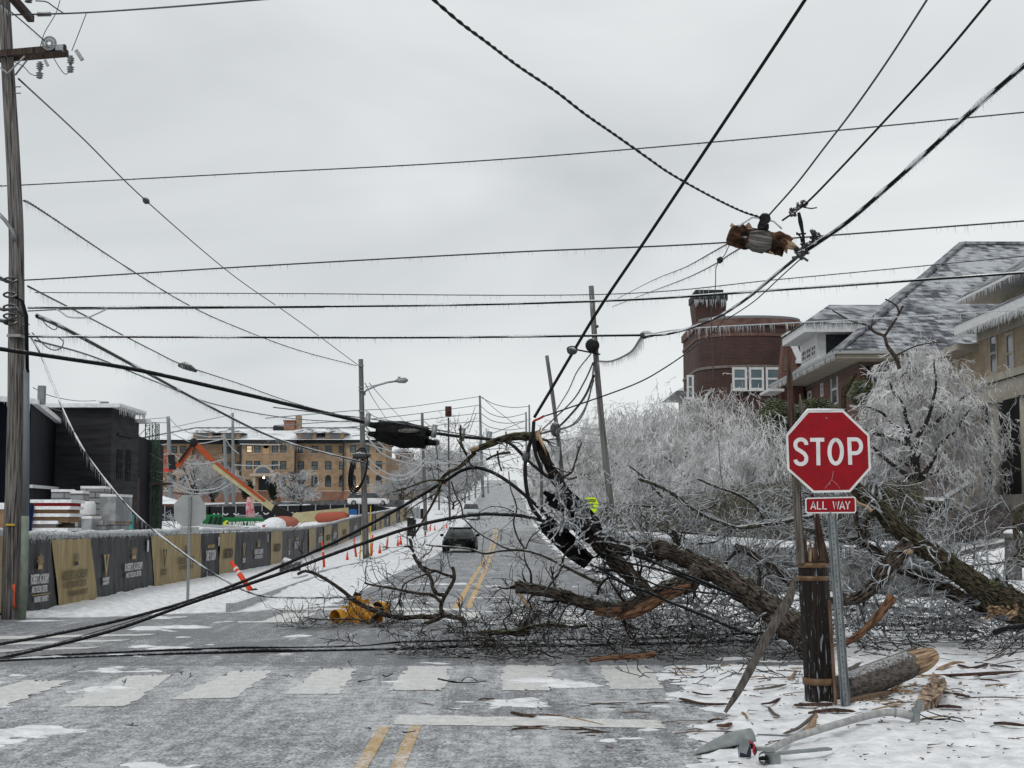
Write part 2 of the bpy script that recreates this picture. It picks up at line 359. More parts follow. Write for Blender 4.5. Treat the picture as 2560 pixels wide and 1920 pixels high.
for k, q in enumerate([((700, 1340), (775, 1340), (795, 1322), (725, 1322)), ((560, 1345), (640, 1345), (680, 1325), (610, 1325)), ((860, 1340), (925, 1340), (940, 1322), (880, 1322)),
                       ((985, 1340), (1035, 1340), (1040, 1323), (998, 1323)), ((1105, 1340), (1155, 1340), (1152, 1323), (1108, 1323)), ((1215, 1340), (1268, 1340), (1262, 1323), (1218, 1323))]):
    stripe(A(*q), CREAM, 'crosswalk_marking', sd=k+20)
for k, q in enumerate([((-60, 1412), (200, 1401), (215, 1397), (-60, 1406)), ((-60, 1396), (260, 1386), (280, 1382), (-60, 1390)), ((-60, 1383), (320, 1373), (345, 1369), (-60, 1376))]):
    stripe(A(*q), CREAM, 'crosswalk_marking', sd=k+30, n=16)
stripe(A((845, 1566), (1440, 1574), (1425, 1556), (862, 1545)), CREAM, 'stop_line', n=24, fray=.06)
stripe(A((600, 1319), (1005, 1319), (1007, 1313.5), (610, 1314)), CREAM, 'stop_line', n=16, fray=.03)
def longline(xc, y0, y1, wd, m, name):
    mb = MB(); n = max(2, int((y1-y0)/1.2)); P = []
    for j in range(n+1):
        y = y0+(y1-y0)*j/n
        for sx in (-1, 1): P.append((xc+sx*wd/2+.012*noise.noise(Vector((j*.9, sx, xc))), y, gz(xc, y)+.0045))
    mb.add(P, [(2*j, 2*j+1, 2*j+3, 2*j+2) for j in range(n)]); return struct(name, mb, m)
for dx in (-.125, .125):
    longline(-.86+dx, 28.3, 136, .12, YEL2, 'centre_line'); longline(-.86+dx, 5, 12.0, .095, YEL, 'centre_line')
# kerbs
CONC = mat('concrete_kerb', (.30, .31, .32), (.45, .46, .47), scale=6, rough=.8, ice=.75, icec=(.68, .7, .73))
def kerb(pts, name='kerb', wd=.16, ht=.12):
    mb = MB(); Q = spline(pts, 6); Q = [(x, y, gz(x, y)) for x, y in Q]
    for a, b in zip(Q[:-1], Q[1:]):
        a2, b2 = Vector(a)+Vector((0, 0, ht/2-.02)), Vector(b)+Vector((0, 0, ht/2-.02)); mb.beam(a2, b2, wd, ht+.08)
    return struct(name, mb, CONC)
kl = [gp(*p) for p in Z4((760, 1565), (1000, 1480), (1360, 1350))]; kerb([(p.x, p.y) for p in kl])
kl = [gp(*p) for p in Z4((1210, 1365), (1440, 1300), (1670, 1246))]; kerb([(p.x, p.y) for p in kl])
kl = [gp(*p) for p in Z4((1700, 1225), (1800, 1203), (2000, 1120))]; kerb([(p.x, p.y) for p in kl])
kl = [gp(*p) for p in M1((230, 1500), (400, 1430), (560, 1350), (720, 1290))]; kerb([(p.x, p.y) for p in kl])
kerb([(-6.0, 110), (-5.9, 150), (-5.9, 230), (-5.8, 400)]); kerb([(3.4, 30), (3.6, 60), (3.6, 120), (3.6, 250), (3.6, 430)])
# driveway kerb far right
mb = MB(); q = [gp(*p) for p in F1((640, 880), (820, 830), (980, 800), (1130, 772))]
for a, b in zip(q[:-1], q[1:]): mb.beam(a+Vector((0, 0, .12)), b+Vector((0, 0, .12)), .15, .16)
struct('kerb', mb, mat('dark_kerb', (.06, .06, .06), (.12, .12, .12), ice=.2))
# ================================================================ utility poles
POLEW = mat('weathered_pole_wood', (.035, .031, .028), (.20, .187, .175), scale=42, rough=.9, bump=.9, coord='bk', stretch=(1, 1, .16), detail=9, bscale=60, lo=.36, hi=.6)
POLEG = mat('grey_pole_wood', (.075, .073, .07), (.19, .187, .182), scale=22, rough=.9, bump=.4, coord='bk', stretch=(1, 1, .16))
DARKW = mat('dark_creosote_wood', (.02, .014, .010), (.075, .05, .038), scale=7, rough=.75, bump=.6, stretch=(5, 5, .3), ice=0)
PORC = mat('grey_porcelain', (.10, .10, .105), (.22, .22, .23), scale=12, rough=.3, ice=.4)
def chk(o, pts, Y, r0, r1, n=10, rough=.03, seed=0):
    P = [at(px, py, Y) for px, py in pts]; m = len(P); Q = spline([tuple(p) for p in P], 5); k = len(Q)
    return MB().tube([Vector(q) for q in Q], [r0+(r1-r0)*i/(k-1) for i in range(k)], n, rough=rough, seed=seed)
Y1 = 25.7
p1 = Thing('utility_pole', 'tall weathered wooden utility pole at the left edge with orange paint mark and crossarms', 'utility pole', at(29, 1566, Y1))
Pc = [(-2, -330), (4, -150), (10, 0), (23, 230), (36, 460), (41, 640), (40, 960), (36, 1200), (29, 1400), (27, 1590)]
Pw = [at(x, y, Y1) for x, y in Pc]; Q = spline([tuple(p) for p in Pw], 14); rr = [np.interp(i, [0, len(Q)-1], [.092, .168]) for i in range(len(Q))]
p1.part('shaft', MB().tube([Vector(q) for q in Q], rr, 18, rough=.05, rf=(5, .5)), POLEW)
def armat(px, py, dY=0): return at(px, py, Y1+dY)
m = MB(); m.beam(armat(-60, 140, -.16), armat(165, 120, -.16), .10, .115); p1.part('crossarm', m, DARKW)
m = MB(); m.beam(armat(-60, 152, .2), armat(170, 133, .2), .10, .115); p1.part('crossarm', m, DARKW)
m = MB(); m.beam(armat(10, -30, -.9), armat(78, 48, .5), .12, .12); p1.part('crossarm', m, DARKW)
for a_, b_, d_ in (((20, 183), (62, 140), -.2), ((38, 188), (74, 142), .2), ((20, 183), (-30, 150), -.23)): p1.part('brace', MB().beam(armat(*a_, d_), armat(*b_, d_), .035, .02), METAL)
def disc_stack(c, ax, rads, st): # string of sheds
    c = Vector(c); ax = Vector(ax).normalized(); P = []; rr = []
    for i, r in enumerate(rads): P += [c+ax*(st*i), c+ax*(st*(i+.4))]; rr += [r, r*.45]
    return MB().tube(P, rr, 12)
for px, py in ((177, 140), (100, 155)):
    a = armat(px, py, -.2); m = disc_stack(a, (0, 0, -1), [.045, .07, .07, .065, .03, .07, .07, .06], .042); p1.part('cutout_fuse', m, PORC)
m = MB()
for r_ in (.125, .10, .07, .045):
    c = armat(123, 108, -.25); m.tube([c+Vector((math.cos(a)*r_, 0, math.sin(a)*r_)) for a in np.linspace(0, 6.28, 25)], .012, 6)
m.box(armat(150, 120, -.2), (.14, .1, .1)); p1.part('wire_coil', m, METAL)
m = disc_stack(armat(71, 5, 0), (0, 0, 1), [.07, .075, .08, .08, .07, .06], .035); p1.part('insulator', m, PORC)
a, b = armat(92, 36), armat(130, 35); p1.part('insulator', disc_stack(a, b-a, [.03]+[.05, .045]*6, (b-a).length/13), PORC)
m = MB(); m.beam(armat(190, 126, -.2), armat(206, 150, -.2), .05, .07); m.beam(armat(112, 150, -.2), armat(120, 165, -.2), .04, .05); p1.part('fuse_bracket', m, METAL)
c = [at(x, y, Y1-.16) for x, y in ((66, 925), (66, 1100), (64, 1292))]; m = MB().tube(c, .055, 12); p1.part('conduit', m, mat('grey_pvc', (.13, .15, .17), (.17, .19, .21), scale=3, rough=.5))
c = [at(x, y, Y1-.16) for x, y in ((63, 1290), (60, 1450), (54, 1572))]; m = MB().tube(c, .068, 12); p1.part('conduit', m, mat('green_grey_steel', (.14, .17, .13), (.20, .235, .19), scale=6, rough=.5))
m = MB()
for k in range(3): m.tube([at(x+k*3, y, Y1-.2) for x, y in ((30, 740), (52, 752), (63, 790), (65, 930))], .014, 6)
p1.part('riser_cable', m, BLACK)
m = MB().tube([at(x, y, Y1-.145-.02*math.sin(i)) for i, (x, y) in enumerate(((34, 1462), (36, 1480), (35, 1505), (37, 1520)))], [.03, .016, .022, .035], 8)
p1.part('paint_mark', m, mat('orange_marking_paint', (.75, .10, .04), (.62, .12, .06), scale=20))
m = MB(); m.box(at(26, 1312, Y1-.155), (.16, .04, .035)); p1.part('pole_tag', m, mat('yellow_tag', (.5, .36, .05), rough=.5))
for y_ in (217, 233, 555, 811): p1.part('step_bolt', MB().tube([at(34, y_, Y1-.05), at(52 if y_ < 700 else 74, y_, Y1-.05)], .012, 6), METAL)
m = MB(); m.box(at(40, 841, Y1-.1), (.24, .28, .05)); p1.part('pole_band', m, METAL)
m = MB()
for y_ in (700, 737, 768, 790, 805): m.tube([at(25+8*math.cos(a)*2, y_+6*math.sin(a), Y1-.2-.05*math.sin(a*2)) for a in np.linspace(0, 6, 14)], .02, 6)
m.tube([at(-5, 770, Y1-.2), at(10, 775, Y1-.2), at(40, 770, Y1-.25), at(60, 790, Y1-.2)], .03, 6)
m.tube([at(-5, 690, Y1-.2), at(10, 700, Y1-.2), at(28, 705, Y1-.25)], .03, 6); m.tube([at(-5, 800, Y1-.2), at(20, 804, Y1-.2)], .035, 6)
p1.part('splice_hardware', m, mat('iced_hardware', (.02, .02, .02), (.10, .10, .10), scale=30, ice=.4, icec=(.42, .44, .46)))
m = MB().tube([at(-8, 530, Y1-.25), at(12, 550, Y1-.2), at(30, 575, Y1-.18), at(38, 600, Y1-.17)], .035, 8); p1.part('conduit_arm', m, METAL)

def pole(px, Y, r, label, group=None, mat_=POLEG, name='utility_pole', arms=(), seed=0):
    P = [at(x, y, Y) for x, y in px]; base = P[-1].copy(); t = Thing(name, label, 'utility pole', base, group)
    Q = spline([tuple(p) for p in P], 6); k = len(Q)
    t.part('shaft', MB().tube([Vector(q) for q in Q], [r*(.72+.28*i/(k-1)) for i in range(k)], 12, rough=.03, seed=seed), mat_); return t
p2 = pole([(902, 898), (906, 1080), (911, 1250), (915, 1400)], 73, .165, 'wooden pole with street lamp arm and coil of black cable beside the cones')
m = MB().tube([at(x, y, 73) for x, y in M1((170, 355), (172, 330), (190, 315), (260, 285), (330, 265), (390, 257))], .05, 8); p2.part('lamp_arm', m, METAL)
m = MB(); a, b = at(*M1((385, 255))[0], 73), at(*M1((470, 250))[0], 73); m.tube([a, a.lerp(b, .3), a.lerp(b, .75), b], [.07, .13, .15, .05], 10); m.box(at(*M1((409, 240))[0], 73), (.14, .14, .2)); p2.part('lamp_head', m, METAL)
m = MB().tube([at(x, y, 73) for x, y in M1((170, 300), (390, 252))], .015, 5); p2.part('stay_wire', m, METAL)
for k in range(3):
    c = at(*M1((125+k*6, 872))[0], 72.7-.1*k); m = MB().tube([c+Vector((math.cos(a)*(.42-.05*k)+math.sin(a)*.2, 0, math.sin(a)*(1.12-.1*k))) for a in np.linspace(0, 6.283, 28)], .045, 6); p2.part('cable_coil', m, BLACK)
m = MB()
for y_ in (150, 300, 322, 465): m.tube([at(*M1((128, y_))[0], 72.8), at(*M1((165, y_))[0], 72.8)], .035, 6)
p2.part('bolt', m, METAL)
m = MB().sphere(at(*M1((150, 770))[0], 72.7), .35, 10, 6, (1.4, 1, .55)); p2.part('splice_hardware', m, MATS['iced_hardware'])
pole(M1((568, 480), (573, 700), (585, 1000), (592, 1312)), 127, .17, 'bare wooden pole behind the orange cones, shorter than the lamp pole')
p4 = pole(M1((750, 510), (752, 800), (757, 1100), (760, 1238)), 160, .13, 'slim dark pole topped by a rusty red cylinder', mat_=mat('dark_pole', (.05, .05, .052), (.10, .10, .10)))
p4.part('cap_cylinder', MB().tube([at(x, y, 160) for x, y in M1((750, 500), (749, 432))], .36, 14), mat('rusty_red_metal', (.03, .012, .010), (.09, .03, .025), scale=3))
lp = pole(M1((664, 685), (680, 850), (684, 1050), (685, 1190)), 185, .11, 'black street lamp standing on a concrete cone base', mat_=mat('dark_pole', (.05, .05, .052)), name='street_lamp'); lp.o['category'] = 'street lamp'
lp.part('lamp_head', MB().sphere(at(*M1((660, 682))[0], 185), .5, 10, 6, (1.1, .8, .9)), mat('dark_pole', (.05, .05, .052)))
bs = at(*M1((685, 1165))[0], 185); lp.part('base', MB().tube([bs+Vector((0, 0, -.9)), bs+Vector((0, 0, 0)), bs+Vector((0, 0, .3))], [.75, .5, .15], 14), CONC)
# right side
pr = pole([(1478, 715), (1487, 850), (1499, 1000), (1521, 1213), (1537, 1330), (1543, 1410)], 60, .15, 'tall leaning grey pole with bracket and dark clamp right of the snapped pole')
m = MB(); m.beam(at(*M1((1590, 30))[0], 59.8), at(*M1((1800, 72))[0], 59.8), .06, .06); m.sphere(at(*M1((1605, 35))[0], 59.7), .16, 8, 6, (1.5, 1, .9)); pr.part('bracket', m, mat('dark_iron', (.008, .008, .008), (.025, .025, .025), scale=12, spec=.12, ice=.1))
m = MB().sphere(at(*M1((1745, 10))[0], 59.6), .3, 10, 7); pr.part('clamp', m, mat('dark_iron', (.02, .02, .02)))
pl = pole([(1367, 889), (1385, 1015), (1403, 1167), (1410, 1300), (1414, 1360)], 85, .15, 'wooden pole leaning to the left behind the snapped pole with a grey box')
m = MB(); m.box(at(*M1((1500, 760))[0], 84.7), (.3, .2, .85)); pl.part('meter_box', m, mat('grey_paint', (.33, .34, .35), rough=.5))
m = MB().sphere(at(*M1((1490, 590))[0], 84.6), .35, 10, 6, (.9, .8, 1.3)); pl.part('splice_hardware', m, MATS['iced_hardware'])
pole(M1((1390, 650), (1393, 850), (1395, 1170)), 110, .13, 'second thin wooden pole close behind the leaning pole')
LG = mat('far_pole', (.16, .18, .185), (.22, .24, .25))
for pts, Y, r, lb in ((M1((967, 356), (975, 700), (990, 1078)), 275, .3, 'tall pale steel pole rising highest over the far road'),
                      (M1((1308, 420), (1311, 640), (1320, 960)), 350, .27, 'thin far pole right of the road with several wires'),
                      (M1((1286, 470), (1288, 640), (1290, 950)), 380, .3, 'thin far pole nearest left of its taller twin'),
                      (M1((860, 880), (862, 1000), (863, 1110)), 235, .17, 'far wooden pole just above the silver pickup cab'),
                      (M1((892, 850), (892, 1000), (892, 1110)), 250, .16, 'far slim pole right of the pickup cab'),
                      (M1((935, 870), (936, 1000), (938, 1110)), 262, .17, 'dark far pole between pickup and tall steel pole'),
                      (M1((1022, 920), (1023, 980), (1025, 1030)), 300, .15, 'short far pole beside the snowy hill road'),
                      (M1((845, 620), (840, 640), (832, 700), (852, 960)), 300, .12, 'bent thin far stick of a pole left of the road'),
                      (M1((1378, 900), (1378, 1050), (1380, 1130)), 190, .13, 'short far pole right of the road near the snapped pole')):
    pole(pts, Y, r, lb, 'far utility poles along the hill road', LG)
for pts, Y, r, lb in ((Z3((1163, 225), (1172, 500), (1184, 860)), 170, .3, 'pole standing behind the red lift basket'),
                      (Z4((778, 200), (782, 500), (786, 842)), 180, .22, 'steel pole in front of the brick dormitory, right of its twin'),
                      (Z4((722, 345), (730, 600), (738, 840)), 178, .26, 'thicker pole in front of the brick dormitory behind the boom')):
    pole(pts, Y, r, lb, 'poles behind the building site', LG)
# ================================================================ wires
NW = {}
def wire(pts, Ys, w, label, ice=0, m=None, sag=None, name='overhead_wire', cat='wire', group=None, n=5, icelen=.11, twist=0, sleeve=0, seed=None, steps=9):
    """pts in photo pixels, Ys distances (one per point or two ends), w thickness in photo pixels at the middle"""
    if len(Ys) == 2: Ys = list(np.linspace(Ys[0], Ys[1], len(pts)))
    P = [tuple(at(x, y, Y)) for (x, y), Y in zip(pts, Ys)]; Q = [Vector(q) for q in spline(P, steps)]
    Ym = min(sum(Ys)/len(Ys), 1.35*min(Ys)); r = w/2/SC(Ym); r = r if not hasattr(w, '__len__') else r
    m = m or BLACK
    mb = MB()
    if twist:
        L = 0
        for k in range(2):
            QQ = []; L = 0
            fine = [Vector(q) for q in spline([tuple(q) for q in Q], 4)]
            for i, q in enumerate(fine):
                if i: L += (q-fine[i-1]).length
                a = L/twist*6.283+k*3.1416; QQ.append(q+Vector((math.cos(a), math.sin(a)*.5, math.sin(a)))*r*.55)
            mb.tube(QQ, r*.62, 5)
    else: mb.tube(Q, r, n)
    org = Q[0]
    if ice or sleeve:
        t = Thing(name, label, cat, org, group); t.part('cable', mb, m)
        if ice:
            rs = random.Random(seed or len(label)); rows = []
            for a, b in zip(Q[:-1], Q[1:]):
                L = (b-a).length; k = L*ice*max(.1, 1+1.6*noise.noise(a*1.3+Vector((7, 0, 0)))); k = int(k)+(rs.random() < k-int(k))
                for _ in range(k):
                    p = a.lerp(b, rs.random()); l = icelen*rs.uniform(.15, 1.1)*(1 if rs.random() > .1 else 1.5)*(1+.5*noise.noise(p*2.1)); rr = rs.uniform(.5, 1.1)*max(.0055, .32/SC(p.y))
                    p = p-Vector((0, 0, r*.6)); rows.append([*p, p.x+l*.06, p.y, p.z-l, rr, rr*.18])
            if rows: t.part('icicles', segs(rows), ICICLE, stuff=True)
        if sleeve:
            mb = MB().tube(Q, [r*(.86+sleeve*.4+(.35+sleeve)*noise.noise(q*(2.1+i*.0)+Vector((i*.37, 0, 0)))) for i, q in enumerate(Q)], 6); mb.v = [(x, y, z+r*.35) for x, y, z in mb.v]; t.part('ice_sleeve', mb, ICE)
        return t
    return single(name, mb, m, org, label, cat, group)
GREYW = mat('iced_wire', (.025, .025, .027), (.08, .083, .088), scale=40, rough=.4, spec=.15, ice=.12, icec=(.34, .36, .38))
PALEW = mat('frosted_wire', (.36, .38, .40), (.56, .58, .6), scale=30, rough=.35)
W = wire
W(A((-10, 32), (70, 31), (190, 27), (380, 14), (620, -6)), (25.7, 25.7, 25, 22, 19), 5, 'thick grey conductor leaving the left pole top at the upper left corner', m=GREYW)
W(U1((230, 5), (300, 12), (350, 45), (410, 85)), (25.7, 25.7), 3.5, 'short curved jumper wire between two top insulators', m=GREYW)
W(U1((390, 0), (360, 90), (290, 210), (262, 300)), (25.7, 25.5), 2.2, 'thin jumper dropping from the frame top to the coil', m=GREYW)
W(U1((560, 85), (520, 190), (465, 330)), (25.2, 25.5), 2.2, 'thin jumper dropping from the conductor to the outer fuse', m=GREYW)
W(U1((20, 350), (80, 395), (150, 430), (200, 480), (262, 495)), (25.3, 25.5), 2.2, 'slack lead under the left crossarm', m=GREYW)
W(U1((330, 345), (380, 430), (420, 480), (450, 465)), (25.4, 25.4), 2.2, 'looped lead from coil to outer fuse', m=GREYW)
W(U1((-20, 5), (100, 100), (200, 185), (290, 265)), (24, 25.4), 3.5, 'icicle hung wire crossing the pole at the upper left corner', ice=34, icelen=.13, m=GREYW)
W(A((0, 401), (45, 400), (500, 376), (1000, 350), (1530, 308), (2230, 241)), (25.8, 25.7, 25, 23.5, 22, 20), 3.6, 'highest level grey wire running right across the whole sky', ice=9, icelen=.07, m=GREYW)
W(A((0, 600), (55, 605), (550, 575), (1100, 545), (1550, 525), (2230, 476)), (25.7, 25.7, 25, 24, 22.5, 21), 4, 'icicle fringed wire passing right behind the hanging wood block', ice=17, icelen=.1, m=GREYW)
W(A((75, 632), (600, 634), (1300, 636), (1700, 602), (2230, 552)), (25.7, 25.4, 24.5, 23.5, 22), 2.6, 'thinnest level wire just above the thick bundled cable', ice=15, icelen=.11, m=GREYW)
W(A((60, 665), (230, 664), (900, 660), (1350, 648), (1700, 625), (2230, 588)), (25.5, 25.5, 24.6, 23.6, 22.4, 21), 6.5, 'thick level bundled cable with icicles, lower of the upper pair', ice=18, icelen=.11, sleeve=.15)
W(A((60, 672), (150, 668), (300, 667), (700, 664)), (25.4, 25.2), 3.4, 'second strand lashed below the thick level cable', m=GREYW)
W(U2((590, 720), (640, 750), (720, 800), (900, 803), (990, 770), (1110, 715)), (25.3, 25.1), 4.5, 'pale slack loop hanging under the thick level cable near the left pole', m=PALEW)
W(A((62, 727), (400, 728), (900, 729), (1390, 724)), (25.5, 25.2, 24.6, 24), 6.5, 'lowest level black cable ending at the knot left of the red brick building', ice=17, icelen=.1, sleeve=.15)
W(A((1390, 724), (1500, 709), (1800, 693), (2230, 668)), (24, 23.5, 22.5, 21.5), 3.2, 'level wire with the longest dense icicles in front of the slate roof', ice=42, icelen=.16, m=PALEW)
W(A((1390, 724), (1360, 762), (1320, 780), (1290, 780)), (24, 40, 52, 60), 7, 'icicle hung cable sagging from knot to the leaning grey pole', ice=20, icelen=.2, m=GREYW)
W(A((-20, 751), (150, 776), (300, 800), (500, 845), (650, 880), (812, 918)), (17, 18, 18.5, 19, 19.2, 19.3), 11, 'heavy black cable sloping from the left edge into the splice case')
W(A((925, 934), (1000, 944), (1075, 951), (1105, 960), (1150, 1003), (1220, 1060), (1290, 1130)), (19.2, 19, 18.7, 18.5, 18.2, 17.8, 17.5), 9, 'heavy black cable leaving the splice case and falling onto the snapped pole')
W(A((590, 880), (700, 893), (800, 905), (900, 921), (1000, 938), (1110, 955), (1130, 965)), (19.1, 19.1, 19, 19, 18.8, 18.6, 18.4), 3, 'thin messenger wire with spacers riding above the splice case', m=GREYW)
W(A((40, 170), (180, 300), (315, 433), (500, 592), (640, 690), (778, 792)), (25.7, 33, 41, 53, 62, 73), 3.8, 'straight grey guy wire with a small bead running down to the lamp pole', m=GREYW)
W(A((52, 433), (90, 455), (270, 575), (400, 655), (500, 702), (640, 755), (770, 790)), (25.7, 28, 36, 44, 51, 61, 73), 4.6, 'icicle fringed twisted wire below the guy wire, ending at the same pole', ice=12, icelen=.17, m=GREYW, twist=.5)
W(A((60, 618), (200, 690), (330, 757), (400, 790), (520, 830), (640, 872), (800, 915)), (25.7, 32, 40, 45, 53, 62, 73), 3.8, 'long frosted wire with a spindle shaped ice lump above the black cable', ice=13, icelen=.2, m=GREYW)
W(A((80, 683), (150, 715), (330, 812), (430, 866), (560, 932), (650, 965), (790, 1000)), (25.7, 28, 36, 42, 52, 61, 73), 8, 'black bundled cable with icicles dropping steeply to the lamp pole', ice=15, icelen=.22, sleeve=.2)
W(A((75, 735), (200, 770), (330, 822), (470, 875), (640, 905), (785, 912)), (25.7, 32, 39, 48, 60, 73), 4, 'pale icy wire running just under the black bundled cable', ice=14, icelen=.2, m=GREYW)
W(U2((330, 960), (400, 1030), (500, 1120), (580, 1142), (640, 1110), (655, 1050), (600, 1005)), (25.5, 25.5), 3, 'hanging loop of thin wire beside the left pole', m=GREYW)
W(U2((440, 830), (480, 880), (560, 930), (600, 900)), (25.4, 25.6), 2.6, 'small wire loop above the hanging wire loop', m=GREYW)
W(A((62, 720), (85, 760), (110, 820), (150, 915), (200, 1000), (290, 1108), (400, 1198), (490, 1256), (560, 1286), (640, 1291), (700, 1291), (760, 1290)), (25.7, 25.5, 25.3, 25, 24.8, 24.6, 24.5, 24.8, 25, 25.3, 25.6, 26), 4.6, 'slack wire hung with heavy icicles curving down across the banners', ice=16, icelen=.16, m=GREYW, sleeve=.3)
W(A((-20, 1395), (120, 1370), (300, 1330), (480, 1274), (700, 1182), (850, 1105), (960, 1040), (1000, 1016), (1040, 1012), (1100, 1042), (1190, 1120), (1280, 1205)), (19, 19, 19, 19, 19, 18.8, 18.6, 18.5, 18.4, 18.2, 18, 17.6), 9, 'upper of two heavy black cables rising from lower left to a peak over the road')
W(A((-20, 1427), (100, 1399), (250, 1360), (420, 1300), (600, 1241), (750, 1186), (900, 1136), (1020, 1113), (1090, 1112), (1150, 1119), (1230, 1145)), (18, 18, 18, 18, 18, 18, 18, 17.9, 17.8, 17.7, 17.5), 9.5, 'lower of two heavy black cables arching low in front of the black car', ice=4, icelen=.1)
W(A((-20, 1416), (100, 1395), (250, 1352), (330, 1325)), (18.6, 18.8), 3, 'thin wire beside the two heavy black cables at lower left', m=GREYW)
def gw(pts, w, label, m=None, dz=.03):   # wire lying on the ground
    P = []
    for x, y in pts:
        g_ = gp(x, y); P.append((g_.x, g_.y, terr(g_.x, g_.y)+dz))
    Q = [Vector(q) for q in spline(P, 10)]; Q = [Vector((q.x, q.y, q.z+.012*noise.noise(q*1.3))) for q in Q]
    return single('fallen_cable', MB().tube(Q, w/2/SC(Q[len(Q)//2].y), 6), m or BLACK, Q[0], label, 'cable')
gw(A((-30, 1431), (150, 1422), (350, 1415), (560, 1410), (800, 1405), (1000, 1402), (1300, 1396), (1600, 1388), (1720, 1385)), 9, 'thick black cable lying on the road along the crosswalk')
gw(A((-30, 1425), (300, 1409), (520, 1402), (760, 1397), (900, 1388), (1300, 1382), (1700, 1376)), 6, 'thinner black cable lying just behind the thick one on the road')
gw(B1((-30, 540), (200, 530), (430, 520), (640, 508)), 5, 'short black cable end beside the leaning plank')
for k, (pts, wd) in enumerate(((B1((1000, 330), (1300, 345), (1700, 372), (2050, 375)), 10), (B1((1000, 350), (1200, 375), (1450, 430), (1700, 470)), 6), (B1((1030, 395), (1300, 430), (1560, 465), (1900, 470)), 8),
        (B1((1180, 470), (1500, 478), (1700, 452), (1850, 420), (2230, 370)), 8), (B1((1300, 500), (1600, 492), (1920, 495)), 5))):
    gw(pts, wd, ['heavy black cable topmost under the fallen trunk at right', 'thin black cable slanting down right of the stub', 'middle black cable under the fallen trunk at right', 'black cable rising to the right edge under the trunk', 'lowest short black cable on the snow at right'][k], dz=.05+.06*(4-k))
W(B1((2020, 470), (2100, 440), (2230, 425), (2300, 420)), (17, 16.6), 16, 'fattest black cable at the right edge under the trunk')
# upper right
W(A((915, -20), (990, 45), (1050, 90), (1120, 143), (1200, 197), (1265, 247), (1330, 292), (1395, 338), (1450, 376), (1530, 421), (1600, 455), (1645, 470)), (11, 11.5, 12, 12.7, 13.4, 14, 14.7, 15.3, 15.9, 16.7, 17.5, 18), 7.5, 'dark twisted cable sagging from the top centre to the hanging wood block', twist=.28)
W(A((1752, -20), (1640, 150), (1480, 390), (1390, 525), (1300, 658), (1240, 757), (1190, 842), (1154, 902)), (14, 15, 16.2, 16.8, 17.2, 17.4, 17.5, 17.5), 8.5, 'straight thick black cable crossing the whole sky down to the snapped pole')
W(A((2015, -20), (1925, 120), (1850, 228), (1780, 320), (1720, 398), (1660, 466)), (13, 14.5, 15.5, 16.5, 17.4, 18), 5.2, 'left of two thin cables climbing right from the hanging wood block', m=GREYW)
W(A((2155, -20), (2030, 130), (1900, 273), (1800, 380), (1740, 440), (1690, 476)), (13, 14.3, 15.7, 17, 17.7, 18.2), 6.2, 'right of two thin cables climbing right from the hanging wood block')
W(A((2240, 118), (2150, 195), (2060, 275), (1990, 340), (1900, 420), (1830, 480), (1770, 522), (1735, 545)), (14, 14.7, 15.4, 16, 16.7, 17.3, 17.8, 18), 12, 'fat ice covered bundle climbing to the right edge', ice=26, icelen=.09, sleeve=.45)
W(A((1735, 545), (1680, 590), (1620, 640), (1560, 680), (1500, 706), (1440, 722), (1390, 725)), (18, 19, 20.3, 21.5, 22.5, 23.4, 24), 7, 'bundled black cable below the knot, reaching the level wires', sleeve=.3)
W(A((1742, 548), (1690, 595), (1630, 650), (1570, 690)), (18, 20.5), 3, 'thin strand beside the bundled black cable below the knot')
W(C2((400, 525), (250, 610), (100, 695), (0, 742), (-230, 835), (-550, 1000)), (18.3, 22, 28, 34, 46, 58), 3.4, 'upper of two frosted wires falling from the block to the leaning grey pole', ice=5, m=GREYW)
W(C2((500, 565), (400, 625), (320, 680), (150, 770), (0, 835), (-250, 930), (-560, 1050)), (18.3, 20, 22, 27, 33, 45, 58), 3.4, 'lower of two frosted wires falling from the block to the leaning grey pole', ice=5, m=GREYW)
W(C2((415, 525), (370, 620), (322, 680), (297, 740), (292, 900), (262, 1060), (262, 1250), (270, 1500), (272, 1650)), (18.3, 18.4), 2.4, 'thin wire hanging straight down in front of the brick chimney', m=GREYW)
W(A((1552, 950), (1557, 1020), (1568, 1090), (1573, 1150)), (18.4, 18.4), 2, 'thin dangling wire end in front of the icy trees', m=GREYW)
W(H4((365, 550), (300, 630), (200, 715), (0, 855), (-200, 960)) + M1((1500, 470), (1410, 500), (1340, 530)), (21, 20.6, 20, 19.3, 18.7, 18, 17.8, 17.5), 3.6, 'thin black wire with a red end above the snapped pole')
W(M1((1410, 498), (1380, 515), (1340, 532)), (17.6, 17.5), 6, 'short red taped wire end at the top of the snapped pole', m=mat('red_tape', (.45, .03, .02), (.3, .02, .02)))
for k, pts in enumerate((((1740, 60), (1640, 190), (1580, 320), (1500, 450)), ((1750, 130), (1690, 260), (1600, 400), (1400, 590)), ((1755, 220), (1700, 350), (1620, 460), (1500, 580), (1390, 620)), ((1755, 250), (1690, 450), (1600, 560), (1490, 590)), ((1760, 120), (1720, 380), (1640, 540), (1490, 605)))):
    W(M1(*pts), (59, 82), (3, 4, 6, 3.5, 4)[k], ['outermost', 'second', 'thickest', 'fourth', 'lowest'][k]+' of the frosted wires draped between the two leaning poles', group='wires draped between the leaning poles', ice=3, icelen=.3, m=GREYW if k != 2 else BLACK)
